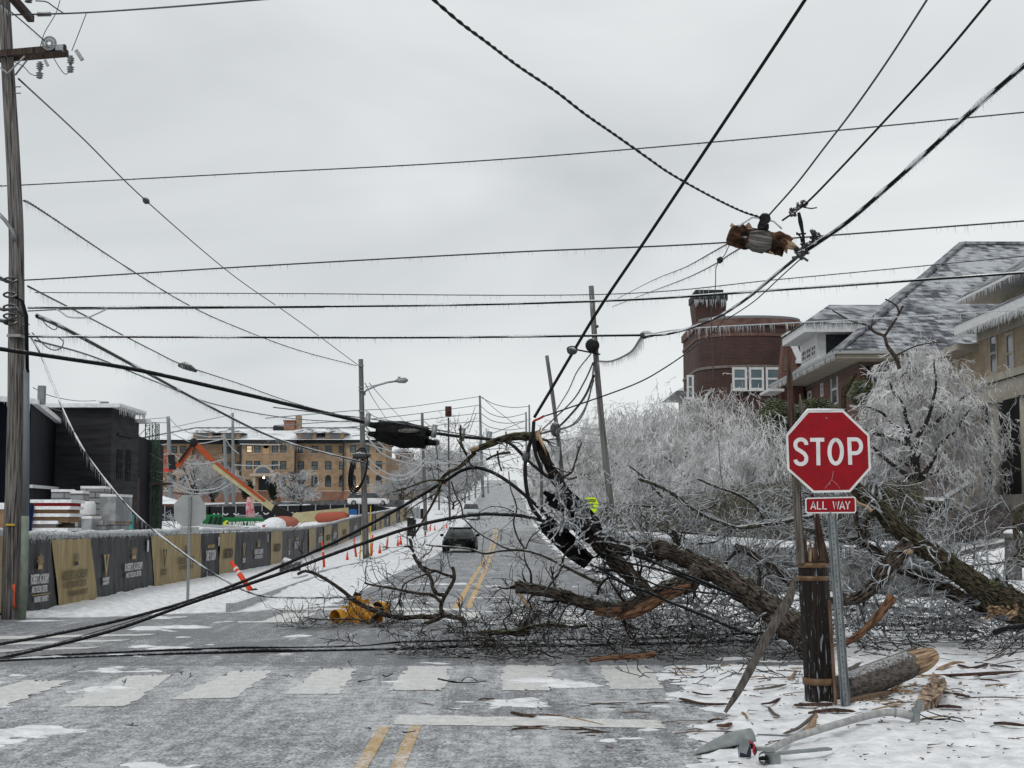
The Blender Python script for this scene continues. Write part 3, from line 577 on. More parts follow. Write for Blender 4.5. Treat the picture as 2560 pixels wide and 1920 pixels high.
# frosted catenaries along the left kerb
for k, (pts, ya, yb, wd) in enumerate((([(150, 480), (230, 580), (330, 690), (450, 780), (650, 850), (900, 905), (1200, 915), (1500, 885), (1800, 820), (2060, 750)], 73, 160, 3.6),
        ([(170, 600), (250, 700), (350, 800), (520, 880), (750, 930), (1000, 965), (1300, 970), (1600, 930), (2080, 800)], 73, 160, 3.6),
        ([(170, 840), (300, 960), (450, 1045), (600, 1050), (750, 960), (840, 860)], 73, 127, 3.4), ([(180, 940), (260, 1010), (400, 1085), (580, 1105), (750, 1020), (850, 900)], 73, 127, 3.4),
        ([(170, 560), (400, 640), (600, 705), (720, 712), (830, 700)], 73, 127, 3), ([(170, 690), (400, 760), (560, 800), (720, 800), (840, 750)], 73, 127, 2.4),
        ([(840, 740), (900, 820), (1000, 885), (1130, 890)], 127, 160, 3), ([(850, 760), (920, 850), (1030, 905), (1130, 905)], 127, 160, 2.5), ([(860, 890), (950, 990), (1040, 1060), (1150, 1055), (1300, 1000)], 127, 190, 3), ([(190, 610), (300, 640), (500, 660), (830, 630)], 73, 127, 2))):
    W(E1(*pts), (ya, yb), wd, 'frosted sagging wire strung past the lamp pole towards the hill', group='frosted wires sagging along the kerb', m=PALEW)
for k, (pts, Y) in enumerate(((((0, 205), (330, 130), (345, 100), (470, 135)), 275),)): pass
FARW = mat('far_wire', (.20, .21, .22), (.26, .27, .28))
far = [([(-1000, 395), (0, 308), (600, 270), (1470, 145)], 180, 275), ([(-900, 480), (400, 385), (1470, 243)], 180, 275), ([(-300, 520), (600, 436), (1470, 335)], 180, 275), ([(0, 600), (900, 485), (1470, 425)], 180, 275),
       ([(1480, 150), (1650, 235), (1850, 270), (2040, 258)], 275, 350), ([(1480, 250), (1600, 345), (1780, 385), (2000, 340)], 275, 350), ([(1480, 335), (1620, 425), (1800, 452), (1990, 425)], 275, 350), ([(1480, 430), (1600, 500), (1800, 530), (2000, 505)], 275, 350),
       ([(1500, 150), (1650, 290), (1940, 510)], 275, 340), ([(1420, 260), (1330, 520)], 275, 240), ([(1430, 340), (1350, 560)], 275, 240), ([(1560, 590), (1800, 500), (2060, 400)], 275, 350), ([(150, -10), (250, 180), (400, 410)], 73, 127), ([(200, -10), (400, 220), (610, 440)], 73, 140),
       ([(160, 310), (330, 400), (700, 470), (1100, 560)], 73, 160), ([(830, 430), (950, 520), (1100, 590)], 127, 160), ([(0, 690), (200, 680), (830, 690)], 90, 127), ([(0, 905), (560, 910), (840, 870)], 90, 127), ([(1480, 700), (1800, 680), (2000, 660)], 275, 350), ([(1480, 760), (1850, 730), (2000, 700)], 275, 350)]
for k, (pts, a, b) in enumerate(far): W(E1(*pts), (a, b), 1.9, 'thin distant wire strung between far poles above the hill road', group='thin distant wires', m=FARW, n=4, steps=5)
for k, pts in enumerate((Z3((950, 250), (1050, 240), (1163, 232)), Z3((1168, 232), (1250, 310), (1400, 360), (1545, 360)), Z3((1190, 300), (1400, 255), (1610, 210)), Z3((1185, 340), (1350, 410), (1500, 390), (1545, 375)),
        Z3((1190, 480), (1300, 550), (1450, 545), (1550, 520)), Z3((1190, 680), (1320, 730), (1480, 725), (1560, 680)), Z3((1190, 700), (1320, 755), (1480, 745), (1600, 690)), Z3((1545, 355), (1600, 440), (1650, 480)), Z3((1660, 415), (1800, 420), (1936, 420)), Z3((1620, 560), (1780, 565), (1936, 560)), Z3((950, 480), (1100, 495), (1180, 470)), Z3((945, 400), (1050, 430), (1180, 410)))):
    W(pts, (168, 176), 2.4, 'frosted wire drooping in front of the dormitory behind the site', group='frosted wires in front of the dormitory', m=PALEW, n=4)
for k, pts in enumerate((M2((440, 252), (520, 265), (600, 268)), M2((440, 285), (530, 295), (620, 312)), M2((400, 330), (500, 345), (620, 350)))): W(pts, (120, 60), 1.6, 'faint thin wire left of the icy trees', group='faint wires beside the leaning pole', m=FARW, n=4)
# small hardware
single('line_splice', MB().tube([at(x, y, 41) for x, y in A((309, 428), (313, 431), (318, 436), (322, 439))], [.03, .09, .09, .03], 8), MATS['iced_hardware'], at(365, 500, 41), 'small grey bead on the straight guy wire', 'wire splice')
single('line_splice', MB().tube([at(x, y, 45) for x, y in A((385, 789), (397, 789), (412, 795), (425, 803))], [.05, .12, .10, .03], 8), MATS['iced_hardware'], at(458, 915, 45), 'spindle shaped icy lump on the long frosted wire', 'wire splice')
single('line_splice', MB().sphere(at(1236*1.1573, 758*1.1573, 17.4), .05, 8, 6, (1.3, 1, 1)).sphere(at(1290*1.1573, 705*1.1573, 17.2), .02), MATS['iced_hardware'], at(1430, 877, 17.4), 'small clamp low on the straight thick black cable', 'clamp')
# splice case
a, b = at(*M1((262, 592))[0], 19.2), at(*M1((600, 640))[0], 19.1)
sc_ = Thing('splice_case', 'long black icy splice case hanging on the cable left of centre', 'splice case', (a+b)/2)
d = (b-a).normalized(); up = Vector((0, 0, 1)); m = MB(); Pq = []
rs = random.Random(5); L = (b-a).length
m.tube([a.lerp(b, t)+Vector((0, 0, -.01)) for t in np.linspace(0, 1, 22)], [.16*(1-.10*math.cos(t*6.28)) for t in np.linspace(0, 1, 22)], 8, rough=.10, seed=4, rf=(2, 5), smooth=False)
sc_.part('case_body', m, mat('black_case', (.002, .002, .002), (.008, .008, .008), scale=12, rough=.6, bump=.6, spec=.12))
for e_, s_ in ((a, -1), (b, 1)):
    m = MB()
    for dz in (.05, -.07): m.tube([e_+up*dz-d*s_*.03, e_+up*dz+d*s_*.13], [.055, .03], 8, rough=.1, seed=dz)
    sc_.part('end_boot', m, MATS['black_case'])
m = MB().sphere(at(*M1((475, 600))[0], 18.95), .09, 12, 6, (1.6, .3, .35)); sc_.part('label_patch', m, mat('worn_grey_patch', (.05, .05, .045), (.16, .155, .14), scale=40))
SPC = mat('dark_iron', (.02, .02, .02))
for (x, y) in M1((190, 530), (650, 608), (845, 632), (1028, 655)):
    single('cable_spacer', MB().tube([at(x+3, y-18, 18.95), at(x-2, y+14, 18.95)], .035, 8), METAL, at(x, y, 18.95), 'short grey spacer strap joining messenger wire to the heavy cable', 'spacer', 'cable spacers beside the splice case')
# hanging block of pole wood
o = at(*C2((650, 490))[0], 18.1)
blk = Thing('pole_fragment', 'splintered chunk of broken pole hanging in mid air from the cables', 'broken pole', o)
BRK = mat('rotten_broken_wood', (.005, .003, .002), (.10, .045, .022), scale=7, rough=.9, bump=1, lo=.4, hi=.66, ice=.1, icec=(.4, .4, .4), detail=8)
FRESH = mat('fresh_split_wood', (.13, .065, .035), (.50, .36, .23), scale=50, rough=.85, bump=.8, bscale=60, coord='bk', stretch=(1, 1, .35), detail=6)
Q = [at(x, y, 18.1) for x, y in C2((400, 450), (430, 460), (500, 480), (580, 490), (660, 505), (740, 515), (800, 525), (870, 530), (885, 540))]
m = MB().tube([Vector(q) for q in spline([tuple(q) for q in Q], 4)], [r_*.5 for r_ in np.interp(np.linspace(0, 1, 33), [0, .1, .3, .6, .9, 1], [.16, .27, .27, .25, .25, .2])], 22, rough=.38, seed=3, rf=(2.2, 7), smooth=False); blk.part('heartwood', m, BRK)
Q = [at(x, y, 18.03) for x, y in C2((560, 485), (620, 505), (690, 512), (750, 520))]
m = MB().tube(Q, [.10, .145, .148, .11], 18, rough=.3, rf=(3, 9), seed=8); blk.part('outer_wood', m, POLEW)
m = MB()
for k, (x0, y0, x1, y1, r_) in enumerate(((850, 500, 1000, 575, .055), (860, 540, 985, 585, .035), (740, 590, 795, 625, .02), (870, 560, 885, 612, .03), (420, 370, 470, 400, .025), (550, 370, 600, 420, .04))):
    p, q = at(*C2((x0, y0))[0], 18.05), at(*C2((x1, y1))[0], 18.05); blk.part('splinter', MB().tube([p, p.lerp(q, .5), q], [r_, r_*.8, r_*.12], 5, rough=.25, seed=k, smooth=False), FRESH)
m = MB(); m.box(at(*C2((695, 345))[0], 18.0), (.10, .14, .12), Matrix.Rotation(.4, 3, 'Y')); m.sphere(at(*C2((705, 320))[0], 18.0), .075, 10, 6); m.box(at(*C2((690, 390))[0], 18.0), (.13, .1, .06)); blk.part('clamp', m, MATS['dark_iron'])
m = MB(); m.tube([at(x, y, 18) for x, y in C2((600, 310), (700, 320), (780, 345), (845, 405))], .012, 5); m.tube([at(x, y, 18) for x, y in C2((485, 385), (600, 310))], .012, 5); blk.part('tie_wire', m, PALEW)
kn = Thing('cable_clamp', 'spiky knot of clamps where the ice bundle crosses the level wires', 'clamp', at(*C2((1040, 560))[0], 18))
m = MB(); rs = random.Random(2)
for k in range(26):
    t = rs.random(); p = at(*C2((960+190*t, 640-190*t))[0], 18)+Vector((rs.uniform(-.04, .04), rs.uniform(-.05, .05), rs.uniform(-.05, .05))); v = Vector((rs.uniform(-1, 1), rs.uniform(-1, 1), rs.uniform(-1, 1)))*.07
    m.beam(p-v, p+v, .035, .03)
kn.part('clamp_cluster', m, mat('knot_iron', (.02, .02, .02), (.08, .08, .08), scale=12, ice=.55, icec=(.5, .5, .52)))
m = MB(); m.tube([at(x, y, 18) for x, y in C2((985, 270), (1000, 350), (1020, 450), (1030, 550))], [.02, .03, .018, .02], 6); m.tube([at(x, y, 18) for x, y in C2((965, 435), (1000, 470), (1015, 550))], .012, 5); m.tube([at(x, y, 18) for x, y in C2((965, 450), (1045, 445))], .012, 5)
kn.part('hanger', m, MATS['dark_iron'])
m = MB(); rs = random.Random(4)
for k in range(12):
    t = rs.random(); p = at(*C2((915+130*t, 285-105*t))[0], 17.8); v = Vector((rs.uniform(-1, 1), rs.uniform(-1, 1), rs.uniform(-1, 1)))*.05; m.beam(p-v, p+v, .03, .03)
m.tube([at(x, y, 17.8) for x, y in C2((1020, 225), (1090, 237), (1135, 228))], .01, 5); m.tube([at(x, y, 17.8) for x, y in C2((975, 185), (975, 250))], .018, 5)
single('cable_clamp', m, MATS['knot_iron'], at(*C2((980, 240))[0], 17.8), 'smaller barbed clamp on the thin cable right of the hanging block', 'clamp')
m = MB().tube([at(x, y, 18.35) for x, y in C2((345, 640), (330, 665), (322, 690))], [.02, .045, .02], 6)
single('cable_clamp', m, MATS['dark_iron'], at(*C2((340, 650))[0], 18.35), 'small dark tie below left of the hanging block', 'clamp')
single('cable_clamp', MB().tube([at(x, y, 24) for x, y in A((1383, 723), (1390, 724), (1400, 722), (1412, 724))], [.03, .07, .06, .03], 8), MATS['knot_iron'], at(1608, 838, 24), 'small knot joining the lowest level cable and the sagging cable', 'clamp')
# ================================================================ signs, stub, fallen things
SIGNY = 12.75
RED = mat('sign_red', (.27, .002, .008), (.21, .002, .007), scale=14, rough=.35, bump=.25, bscale=45, detail=8, spec=.2)
SIGNW = mat('sign_white', (.56, .56, .55), (.66, .66, .65), scale=9, rough=.4)
def sp(x, y, dy=0): return at(*S3((x, y))[0], SIGNY+dy)
def flat(pts, depth, dy=0):
    return MB().prism([sp(x, y, dy) for x, y in pts][::-1], (0, depth, 0))
base = sp(700, 2240)
st = Thing('stop_sign', 'red octagonal stop sign with all way plate on a perforated steel post', 'stop sign', gp(2097, 1772))
oc = [(440, 182), (688, 180), (868, 352), (878, 586), (735, 748), (478, 752), (299, 592), (290, 352)]
def inset(P, k):
    cx = sum(p[0] for p in P)/len(P); cy = sum(p[1] for p in P)/len(P); return [(cx+(x-cx)*k, cy+(y-cy)*k) for x, y in P]
face = st.part('sign_face', flat(oc, .004, 0), SIGNW)
st.part('red_field', flat(inset(oc, .945), .0015, -.0016), RED, face)
# lettering drawn as strokes (highway gothic)
def strokes(letters, wd, m, dy, th=.0012):
    out = []
    for poly in letters:
        P = [sp(x, y, dy) for x, y in poly]; mb = MB(); c = 0
        n = len(P); L = []; Rr = []
        for i, p in enumerate(P):
            t = (P[min(i+1, n-1)]-P[max(i-1, 0)]).normalized(); s_ = Vector((t.z, 0, -t.x))*(wd/2); L.append(p+s_); Rr.append(p-s_)
        V_ = L+Rr; F_ = [(i, i+1, n+i+1, n+i) for i in range(n-1)]
        V2 = V_+[v+Vector((0, th, 0)) for v in V_]; F2 = F_+[tuple(2*n+k for k in f[::-1]) for f in F_]
        mb.add(V2, F2); out.append(mb)
    return out
def arc(cx, cy, rx, ry, a0, a1, n=14): return [(cx+rx*math.cos(R(a)), cy-ry*math.sin(R(a))) for a in np.linspace(a0, a1, n)]
LW = 27*1.0/2.7657/SC(SIGNY)
S_ = arc(392, 420, 40, 38, 10, 90, 8)+arc(392, 428, 40, 46, 90, 250, 14)[1:]+[(392, 472)]
S_ = arc(393, 418, 38, 35, -5, 180, 16)+[(356, 432), (366, 449), (393, 464), (418, 482), (431, 505)]+arc(393, 520, 38, 34, 10, -175, 16)
T1 = [(457, 386), (555, 385)]; T2 = [(512, 386), (515, 562)]
O_ = arc(634, 468, 43, 82, 90, 450, 34)
P1_ = [(727, 369), (735, 558)]; P2_ = [(727, 383), (770, 382)]+arc(772, 430, 38, 48, 90, -90, 12)+[(730, 479)]
def merge(ms):
    o = MB()
    for m_ in ms: o.add(m_.v, m_.f)
    return o
def glyph(ls, w_):
    o = MB()
    for i, l_ in enumerate(ls):
        for mm in strokes([l_], w_, None, -.0032-.0005*i): o.add(mm.v, mm.f)
    return o
for nm, ls in (('letter', [S_]), ('letter', [T1, T2]), ('letter', [O_]), ('letter', [P1_, P2_])):
    st.part(nm, glyph(ls, LW), SIGNW, face)
for x, y in ((570, 237), (590, 690)): st.part('bolt', MB().sphere(sp(x, y, -.004), .008, 8, 5), METAL, face)
pl_ = [(436, 786), (762, 778), (773, 788), (776, 880), (766, 893), (438, 895), (425, 886), (423, 797)]
pf = st.part('sign_plate', flat(pl_, .004, 0), SIGNW); st.part('red_field', flat([(440, 795), (758, 787), (765, 794), (768, 878), (760, 884), (444, 886), (434, 880), (432, 801)], .0015, -.0016), RED, pf)
LW2 = 8/2.7657/SC(SIGNY)
def al(x, k):
    y0, y1 = 812, 867
    return {'A': [[(x, y1), (x+17, y0), (x+34, y1)], [(x+7, 850), (x+27, 850)]], 'L': [[(x+2, y0), (x+2, y1-3), (x+28, y1-3)]],
            'W': [[(x, y0-1), (x+10, y1-3), (x+20, y0+4), (x+30, y1-3), (x+40, y0-1)]], 'Y': [[(x, y0-1), (x+15, y0+28), (x+30, y0-1)], [(x+15, y0+28), (x+15, y1-2)]]}[k]
for x, k in ((462, 'A'), (506, 'L'), (544, 'L'), (616, 'W'), (662, 'A'), (702, 'Y')): st.part('letter', glyph(al(x, k), LW2), SIGNW, pf)
for x, y in ((597, 792), (597, 887)): st.part('bolt', MB().sphere(sp(x, y, -.004), .007, 8, 5), METAL, pf)
# post: flanged channel
pt, pb = sp(594, 760, .03), gp(2097, 1772); pb.y = SIGNY+.03; pb.z -= .05
d_ = (pb-pt); m = MB(); hat = [(-.040, 0), (-.026, 0), (-.019, .030), (.019, .030), (.026, 0), (.040, 0), (.040, .004), (.029, .004), (.022, .034), (-.022, .034), (-.029, .004), (-.040, .004)]
hat = [(-.040, .0), (.040, .0), (.040, .006), (-.040, .006)]
m.prism([pt+Vector((x, y, 0)) for x, y in [(-.040, 0), (.040, 0), (.040, .005), (-.040, .005)]], d_)
m.prism([pt+Vector((x, y, 0)) for x, y in [(-.042, -.012), (-.036, -.012), (-.036, .0), (-.042, .0)]], d_); m.prism([pt+Vector((x, y, 0)) for x, y in [(.036, -.012), (.042, -.012), (.042, .0), (.036, .0)]], d_)
m.prism([pt+Vector((x, y, 0)) for x, y in [(-.020, -.018), (.020, -.018), (.022, .0), (-.022, .0)]], d_)
post = st.part('post', m, mat('post_steel', (.13, .145, .15), (.24, .255, .26), scale=12, rough=.45, metal=.5, stretch=(3, 3, .6)))
m = MB()
for k in range(42):
    c = pt+d_*((k+.5)/42)+Vector((0, -.0185, 0)); m.tube([c, c+Vector((0, -.0015, 0))], .0052, 8, smooth=False)
st.part('punched_holes', m, mat('hole_black', (.012, .012, .012)), post, stuff=True)
rows = [];
for k in range(18):
    x = rnd(428, 770); p = sp(x, 895); l = rnd(.01, .06); rows.append([p.x, p.y, p.z, p.x, p.y, p.z-l, .004, .001])
for k in range(14):
    x = rnd(480, 700); p = sp(x, 750); l = rnd(.01, .03); rows.append([p.x, p.y, p.z, p.x, p.y, p.z-l, .004, .001])
st.part('icicles', segs(rows), ICICLE, stuff=True)
m = MB()
e_ = [sp(x, y, .001)+Vector((0, 0, .004)) for x, y in ((299, 345), (440, 180), (560, 180), (688, 178))]
m.tube([Vector(q) for q in spline([tuple(e) for e in e_], 1)], [.004, .010, .011, .004], 6, rough=.2); st.part('snow_rim', m, SNOW)
for pts in (((618, 600), (612, 640), (606, 665)), ((560, 722), (580, 695), (606, 662), (640, 690), (662, 722)), ((568, 230), (574, 240))): st.part('scrape', MB().tube([sp(x, y, -.0022) for x, y in pts], [.0015]*len(pts), 5), mat('pink_scrape', (.55, .35, .34)), face)
# shattered pole stub behind the sign
stub = Thing('pole_stub', 'dark broken pole stub with brown straps standing behind the stop sign', 'broken pole', gp(2050, 1768))
def b1(x, y, Y): return at(*B1((x, y))[0], Y)
YS = 13.05
zb = gz(2.9, YS)-.1
ctop = at(*S3((475, 1225))[0], YS); cbot = at(2056, 1768, YS); cbot.z = zb
n_ = 60; Q = [cbot.lerp(ctop, i/n_) for i in range(n_+1)]
m = MB().tube(Q, [.140-.010*i/n_ for i in range(n_+1)], 40, rough=.045, rf=(9, .6), cap=False); 
CREO = mat('creosote_stub', (.004, .003, .0025), (.022, .014, .010), scale=6, rough=.6, bump=1, stretch=(7, 7, .25), bscale=9, detail=9)
_t = CREO.node_tree; _N, _L = _t.nodes, _t.links; _b = _N['Principled BSDF']; _src = _b.inputs['Base Color'].links[0].from_socket
_tc = _N.new('ShaderNodeTexCoord'); _mp = _N.new('ShaderNodeMapping'); _mp.inputs['Scale'].default_value = (38, 38, 6); _L.new(_tc.outputs['Object'], _mp.inputs[0])
_n = _N.new('ShaderNodeTexNoise'); _n.inputs['Scale'].default_value = 1; _n.inputs['Detail'].default_value = 5; _n.inputs['Distortion'].default_value = 1; _L.new(_mp.outputs[0], _n.inputs['Vector'])
_sx = _N.new('ShaderNodeSeparateXYZ'); _L.new(_tc.outputs['Object'], _sx.inputs[0])
_g = _N.new('ShaderNodeMapRange'); _g.inputs[1].default_value = .55; _g.inputs[2].default_value = 0; _g.inputs[3].default_value = 0; _g.inputs[4].default_value = .10; _L.new(_sx.outputs[2], _g.inputs[0])
_a = _N.new('ShaderNodeMath'); _L.new(_n.outputs[0], _a.inputs[0]); _L.new(_g.outputs[0], _a.inputs[1])
_r = _N.new('ShaderNodeMapRange'); _r.inputs[1].default_value = .62; _r.inputs[2].default_value = .69; _L.new(_a.outputs[0], _r.inputs[0])
_m = _N.new('ShaderNodeMixRGB'); _L.new(_r.outputs[0], _m.inputs[0]); _L.new(_src, _m.inputs[1]); _m.inputs[2].default_value = (.24, .26, .29, 1); _L.new(_m.outputs[0], _b.inputs['Base Color'])
stub.part('stump', m, CREO)
def spl(pts, Y, w0, w1, mt, nm='splinter', th=.5, sd=0, org=None, T=stub):
    P = [at(x, y, Y) for x, y in pts]; Q = [Vector(q) for q in spline([tuple(p) for p in P], 12)]; k = len(Q); m = MB()
    rs = random.Random(sd)
    V_ = []
    for i, q in enumerate(Q):
        t = i/(k-1); wv = (w0+(w1-w0)*t)*(1+.14*noise.noise(Vector((i*.5, sd, 0))))/2; tt = (Q[min(i+1, k-1)]-Q[max(i-1, 0)]).normalized(); s_ = Vector((tt.z, 0, -tt.x))
        dd = Vector((0, 1, 0))*wv*th
        for ang in range(7):
            a = ang/7*6.283; rr_ = 1+.25*noise.noise(Vector((ang*1.3, sd*3.1, i*.08))); V_.append(q+s_*math.cos(a)*wv*rr_+dd*math.sin(a)*2*rr_)
    F_ = [(i*7+a, i*7+(a+1) % 7, (i+1)*7+(a+1) % 7, (i+1)*7+a) for i in range(k-1) for a in range(7)]+[tuple(range(6, -1, -1)), tuple((k-1)*7+a for a in range(7))]
    m.add(V_, F_); return T.part(nm, m, mt)
REDW = mat('reddish_split_wood', (.018, .011, .009), (.105, .06, .044), scale=7, rough=.85, bump=.8, stretch=(9, 9, .5), bscale=8)
GRYW = mat('grey_split_wood', (.06, .05, .043), (.20, .175, .15), scale=6, rough=.9, bump=.8, stretch=(9, 9, .5), bscale=8)
spl(S3((400, 1240), (385, 1050), (372, 850), (358, 660), (340, 400), (325, 200), (318, 0), (312, -130), (312, -205), (318, -245)), 13.0, .085, .040, REDW, sd=1, th=.6)
spl(S3((395, 1240), (378, 1000), (364, 800), (356, 640)), 12.97, .085, .055, GRYW, sd=2, th=.5)
spl(S3((400, 230), (393, 130), (386, 70)), 13.1, .04, .012, GRYW, sd=12, th=.5)
spl(S3((560, 1240), (530, 1080), (500, 930), (480, 850), (470, 760)), 13.0, .09, .03, REDW, sd=3, th=.5)
for k, (x0, y0, x1, y1, w_, mt) in enumerate(((420, 1240, 428, 1040, .05, REDW), (455, 1235, 460, 1070, .045, FRESH), (470, 1235, 452, 1110, .05, REDW), (500, 1235, 492, 1060, .05, REDW), (525, 1235, 540, 1090, .05, GRYW), (545, 1235, 552, 1150, .05, REDW), (400, 1235, 402, 1120, .05, GRYW), (440, 1235, 447, 1130, .04, GRYW), (490, 1240, 478, 1140, .06, FRESH))):
    spl(S3((x0, y0+20), ((x0+x1)/2, (y0+y1)/2), (x1, y1)), 12.98+.03*(k % 3), w_, .012, mt, sd=k+20)
for (xa, ya, xb, yb) in ((361, 1252, 582, 1250), (365, 1342, 586, 1342)):
    c = at(*S3(((xa+xb)/2, (ya+yb)/2))[0], YS); m = MB().tube([c+Vector((0, 0, -.022)), c+Vector((0, 0, .022))], .141, 40); stub.part('strap', m, mat('brown_strap', (.085, .048, .022), (.19, .115, .06), scale=12, rough=.4, ice=0))
c = at(*B1((895, 776))[0], YS); stub.part('strap', MB().tube([c+Vector((0, 0, -.03)), c+Vector((0, 0, .03))], .148, 40), MATS['brown_strap'])
stub.part('side_splinter', MB().beam(at(*B1((960, 260))[0], 12.93), at(*B1((1000, 930))[0], 12.93), .028, .03), mat('tan_split_wood', (.07, .045, .03), (.20, .13, .085), scale=8, stretch=(6, 6, .5)))
# leaning plank
pk = [at(*B1((745, 85))[0], 12.4), at(*B1((700, 250))[0], 12.35), at(*B1((640, 350))[0], 12.3), at(*B1((520, 570))[0], 12.25), at(*B1((400, 800))[0], 12.2), at(*B1((290, 980))[0], 12.15)]
Tp = Thing('leaning_plank', 'long pointed grey piece of split pole leaning left of the dark stub', 'wood piece', pk[-1])
P = spline([tuple(p) for p in pk], 8); m = MB(); k = len(P); V_ = []
wv_ = np.interp(np.linspace(0, 1, k), [0, .12, .28, .5, .85, 1], [.012, .07, .098, .085, .062, .03])
for i, q in enumerate(P):
    q = Vector(q); tt = Vector(P[min(i+1, k-1)])-Vector(P[max(i-1, 0)]); tt.normalize(); s_ = Vector((tt.z, 0, -tt.x)); wv = wv_[i]/2*(1+.12*noise.noise(Vector((i*.4, 0, 0))))
    for a in range(8): an = a/8*6.283; V_.append(q+s_*math.cos(an)*wv+Vector((0, 1, 0))*math.sin(an)*wv*.6)
m.add(V_, [(i*8+a, i*8+(a+1) % 8, (i+1)*8+(a+1) % 8, (i+1)*8+a) for i in range(k-1) for a in range(8)]+[tuple(range(7, -1, -1)), tuple((k-1)*8+a for a in range(8))])
Tp.part('plank', m, mat('dull_grey_plank', (.045, .040, .036), (.13, .115, .10), scale=7, rough=.9, bump=.8, stretch=(8, 8, .6), bscale=9))
# lying pole section
def gb(x, y, dz=0): p = gp(*B1((x, y))[0], dz+.03); p.z = terr(p.x, p.y)+dz; return p
la, lb2 = at(*B1((1040, 840))[0], 13.35), at(*B1((1640, 610))[0], 14.3)
lo_ = Thing('broken_pole_section', 'split length of utility pole lying on the snow right of the stop sign', 'broken pole', la.lerp(lb2, .5))
k = 40; Q = [la.lerp(lb2, i/k) for i in range(k+1)]
m = MB().tube(Q[:29], [.142]*6+list(np.linspace(.142, .130, 23)), 24, rough=.07, rf=(6, .8), seed=2); lo_.part('bark_half', m, mat('iced_grey_pole', (.05, .042, .038), (.17, .15, .135), scale=7, rough=.85, bump=.9, stretch=(2, 2, 5), ice=.12, icec=(.42, .43, .44), iscale=40))
m = MB().tube(Q[27:], list(np.linspace(.122, .116, 7))+[.115, .11, .105, .10, .09, .07, .03], 18, rough=.10, rf=(5, 1.4), seed=5, smooth=False); lo_.part('bare_half', m, FRESH)
up_ = [at(*B1((1060, 760))[0], 13.7), at(*B1((1250, 680))[0], 13.9), at(*B1((1400, 620))[0], 14.1), at(*B1((1515, 560))[0], 14.2)]
lo_.part('upper_slab', MB().tube([Vector(q) for q in spline([tuple(p) for p in up_], 6)], list(np.linspace(.06, .015, 19)), 10, rough=.2, rf=(3, 2), smooth=False), GRYW)
# rotten chunk
c = gb(1610, 880, .06); m = MB().tube([gb(1530, 980, .03), gb(1600, 900, .08), gb(1650, 830, .09), gb(1690, 780, .05)], [.04, .075, .08, .03], 16, rough=.55, rf=(2.3, 19), smooth=False)
single('wood_chunk', m, mat('pale_rotten_wood', (.03, .012, .008), (.50, .37, .27), scale=14, rough=.9, bump=1), c, 'pale crumbly chunk of rotten wood beside the lamp arm clamp', 'wood piece')
# long splinters
long_ = [((1590, 735), (1800, 745), (2230, 722), .055, REDW, 'longest reddish board reaching the right edge of the snow'), ((1650, 700), (1760, 680), (1830, 668), .05, FRESH, 'orange splinter right of the lying pole tip'), ((1790, 690), (1880, 690), (1990, 665), .045, REDW, 'curved brown splinter touching the longest board from above'),
         ((830, 992), (980, 990), (1130, 980), .055, REDW, 'flat brown splinter in front of the sign post'), ((670, 1108), (770, 1060), (885, 1010), .03, GRYW, 'slanting dark strip above the fallen lamp arm'), ((805, 1085), (840, 1050), (880, 1012), .05, FRESH, 'short tan splinter standing against the lamp arm'),
         ((1070, 940), (1200, 905), (1380, 880), .07, mat('tan_split_wood', (.16, .10, .06)), 'broad tan splinter under the lying pole section'), ((1350, 850), (1420, 870), (1510, 890), .05, FRESH, 'bright splinter pointing at the rotten chunk'), ((1650, 945), (1730, 950), (1815, 955), .05, REDW, 'dark red splinter right of the rotten chunk'),
         ((1770, 890), (1820, 905), (1868, 912), .04, REDW, 'small dark splinter above right of the rotten chunk'), ((2025, 1065), (2120, 1070), (2230, 1075), .045, REDW, 'red brown splinter at the lower right edge'), ((2000, 675), (2080, 682), (2160, 690), .04, REDW, 'short brown splinter above the longest board'),
         ((0, 870), (150, 895), (330, 925), .04, REDW, 'long thin strip left of the plank foot'), ((470, 825), (580, 815), (690, 805), .035, GRYW, 'dark stick right of the plank'), ((520, 918), (590, 908), (650, 900), .03, REDW, 'thin red strip between plank and stub'),
         ((570, 950), (600, 975), (645, 1008), .03, GRYW, 'pair of sticks crossing below the red strip'), ((180, 1002), (220, 1000), (275, 1000), .03, REDW, 'short level brown chip left of the plank foot'), ((245, 1055), (290, 1055), (335, 1053), .045, mat('dark_bark_chip', (.05, .022, .012), (.10, .05, .03)), 'thick dark chip with an orange side above the lamp shell'),
         ((700, 770), (720, 745), (750, 705), .03, FRESH, 'hammer shaped orange bit left of the stub'), ((1360, 820), (1400, 800), (1430, 790), .04, FRESH, 'small pale chip below the lying pole'), ((1600, 775), (1640, 755), (1670, 730), .04, FRESH, 'small orange chip left of the longest board'), ((1930, 765), (2000, 770), (2060, 775), .03, REDW, 'dark sliver below the longest board'),
         ((1060, 700), (1110, 680), (1165, 655), .05, GRYW, 'dark bark strip behind the lying pole section'), ((620, 717), (700, 722), (790, 730), .02, REDW, 'very thin sliver left of the stub middle'), ((80, 845), (140, 855), (215, 870), .025, REDW, 'thin sliver above the long thin strip'), ((740, 940), (860, 945), (1000, 945), .05, REDW, 'splinter crossing the foot of the stub')]
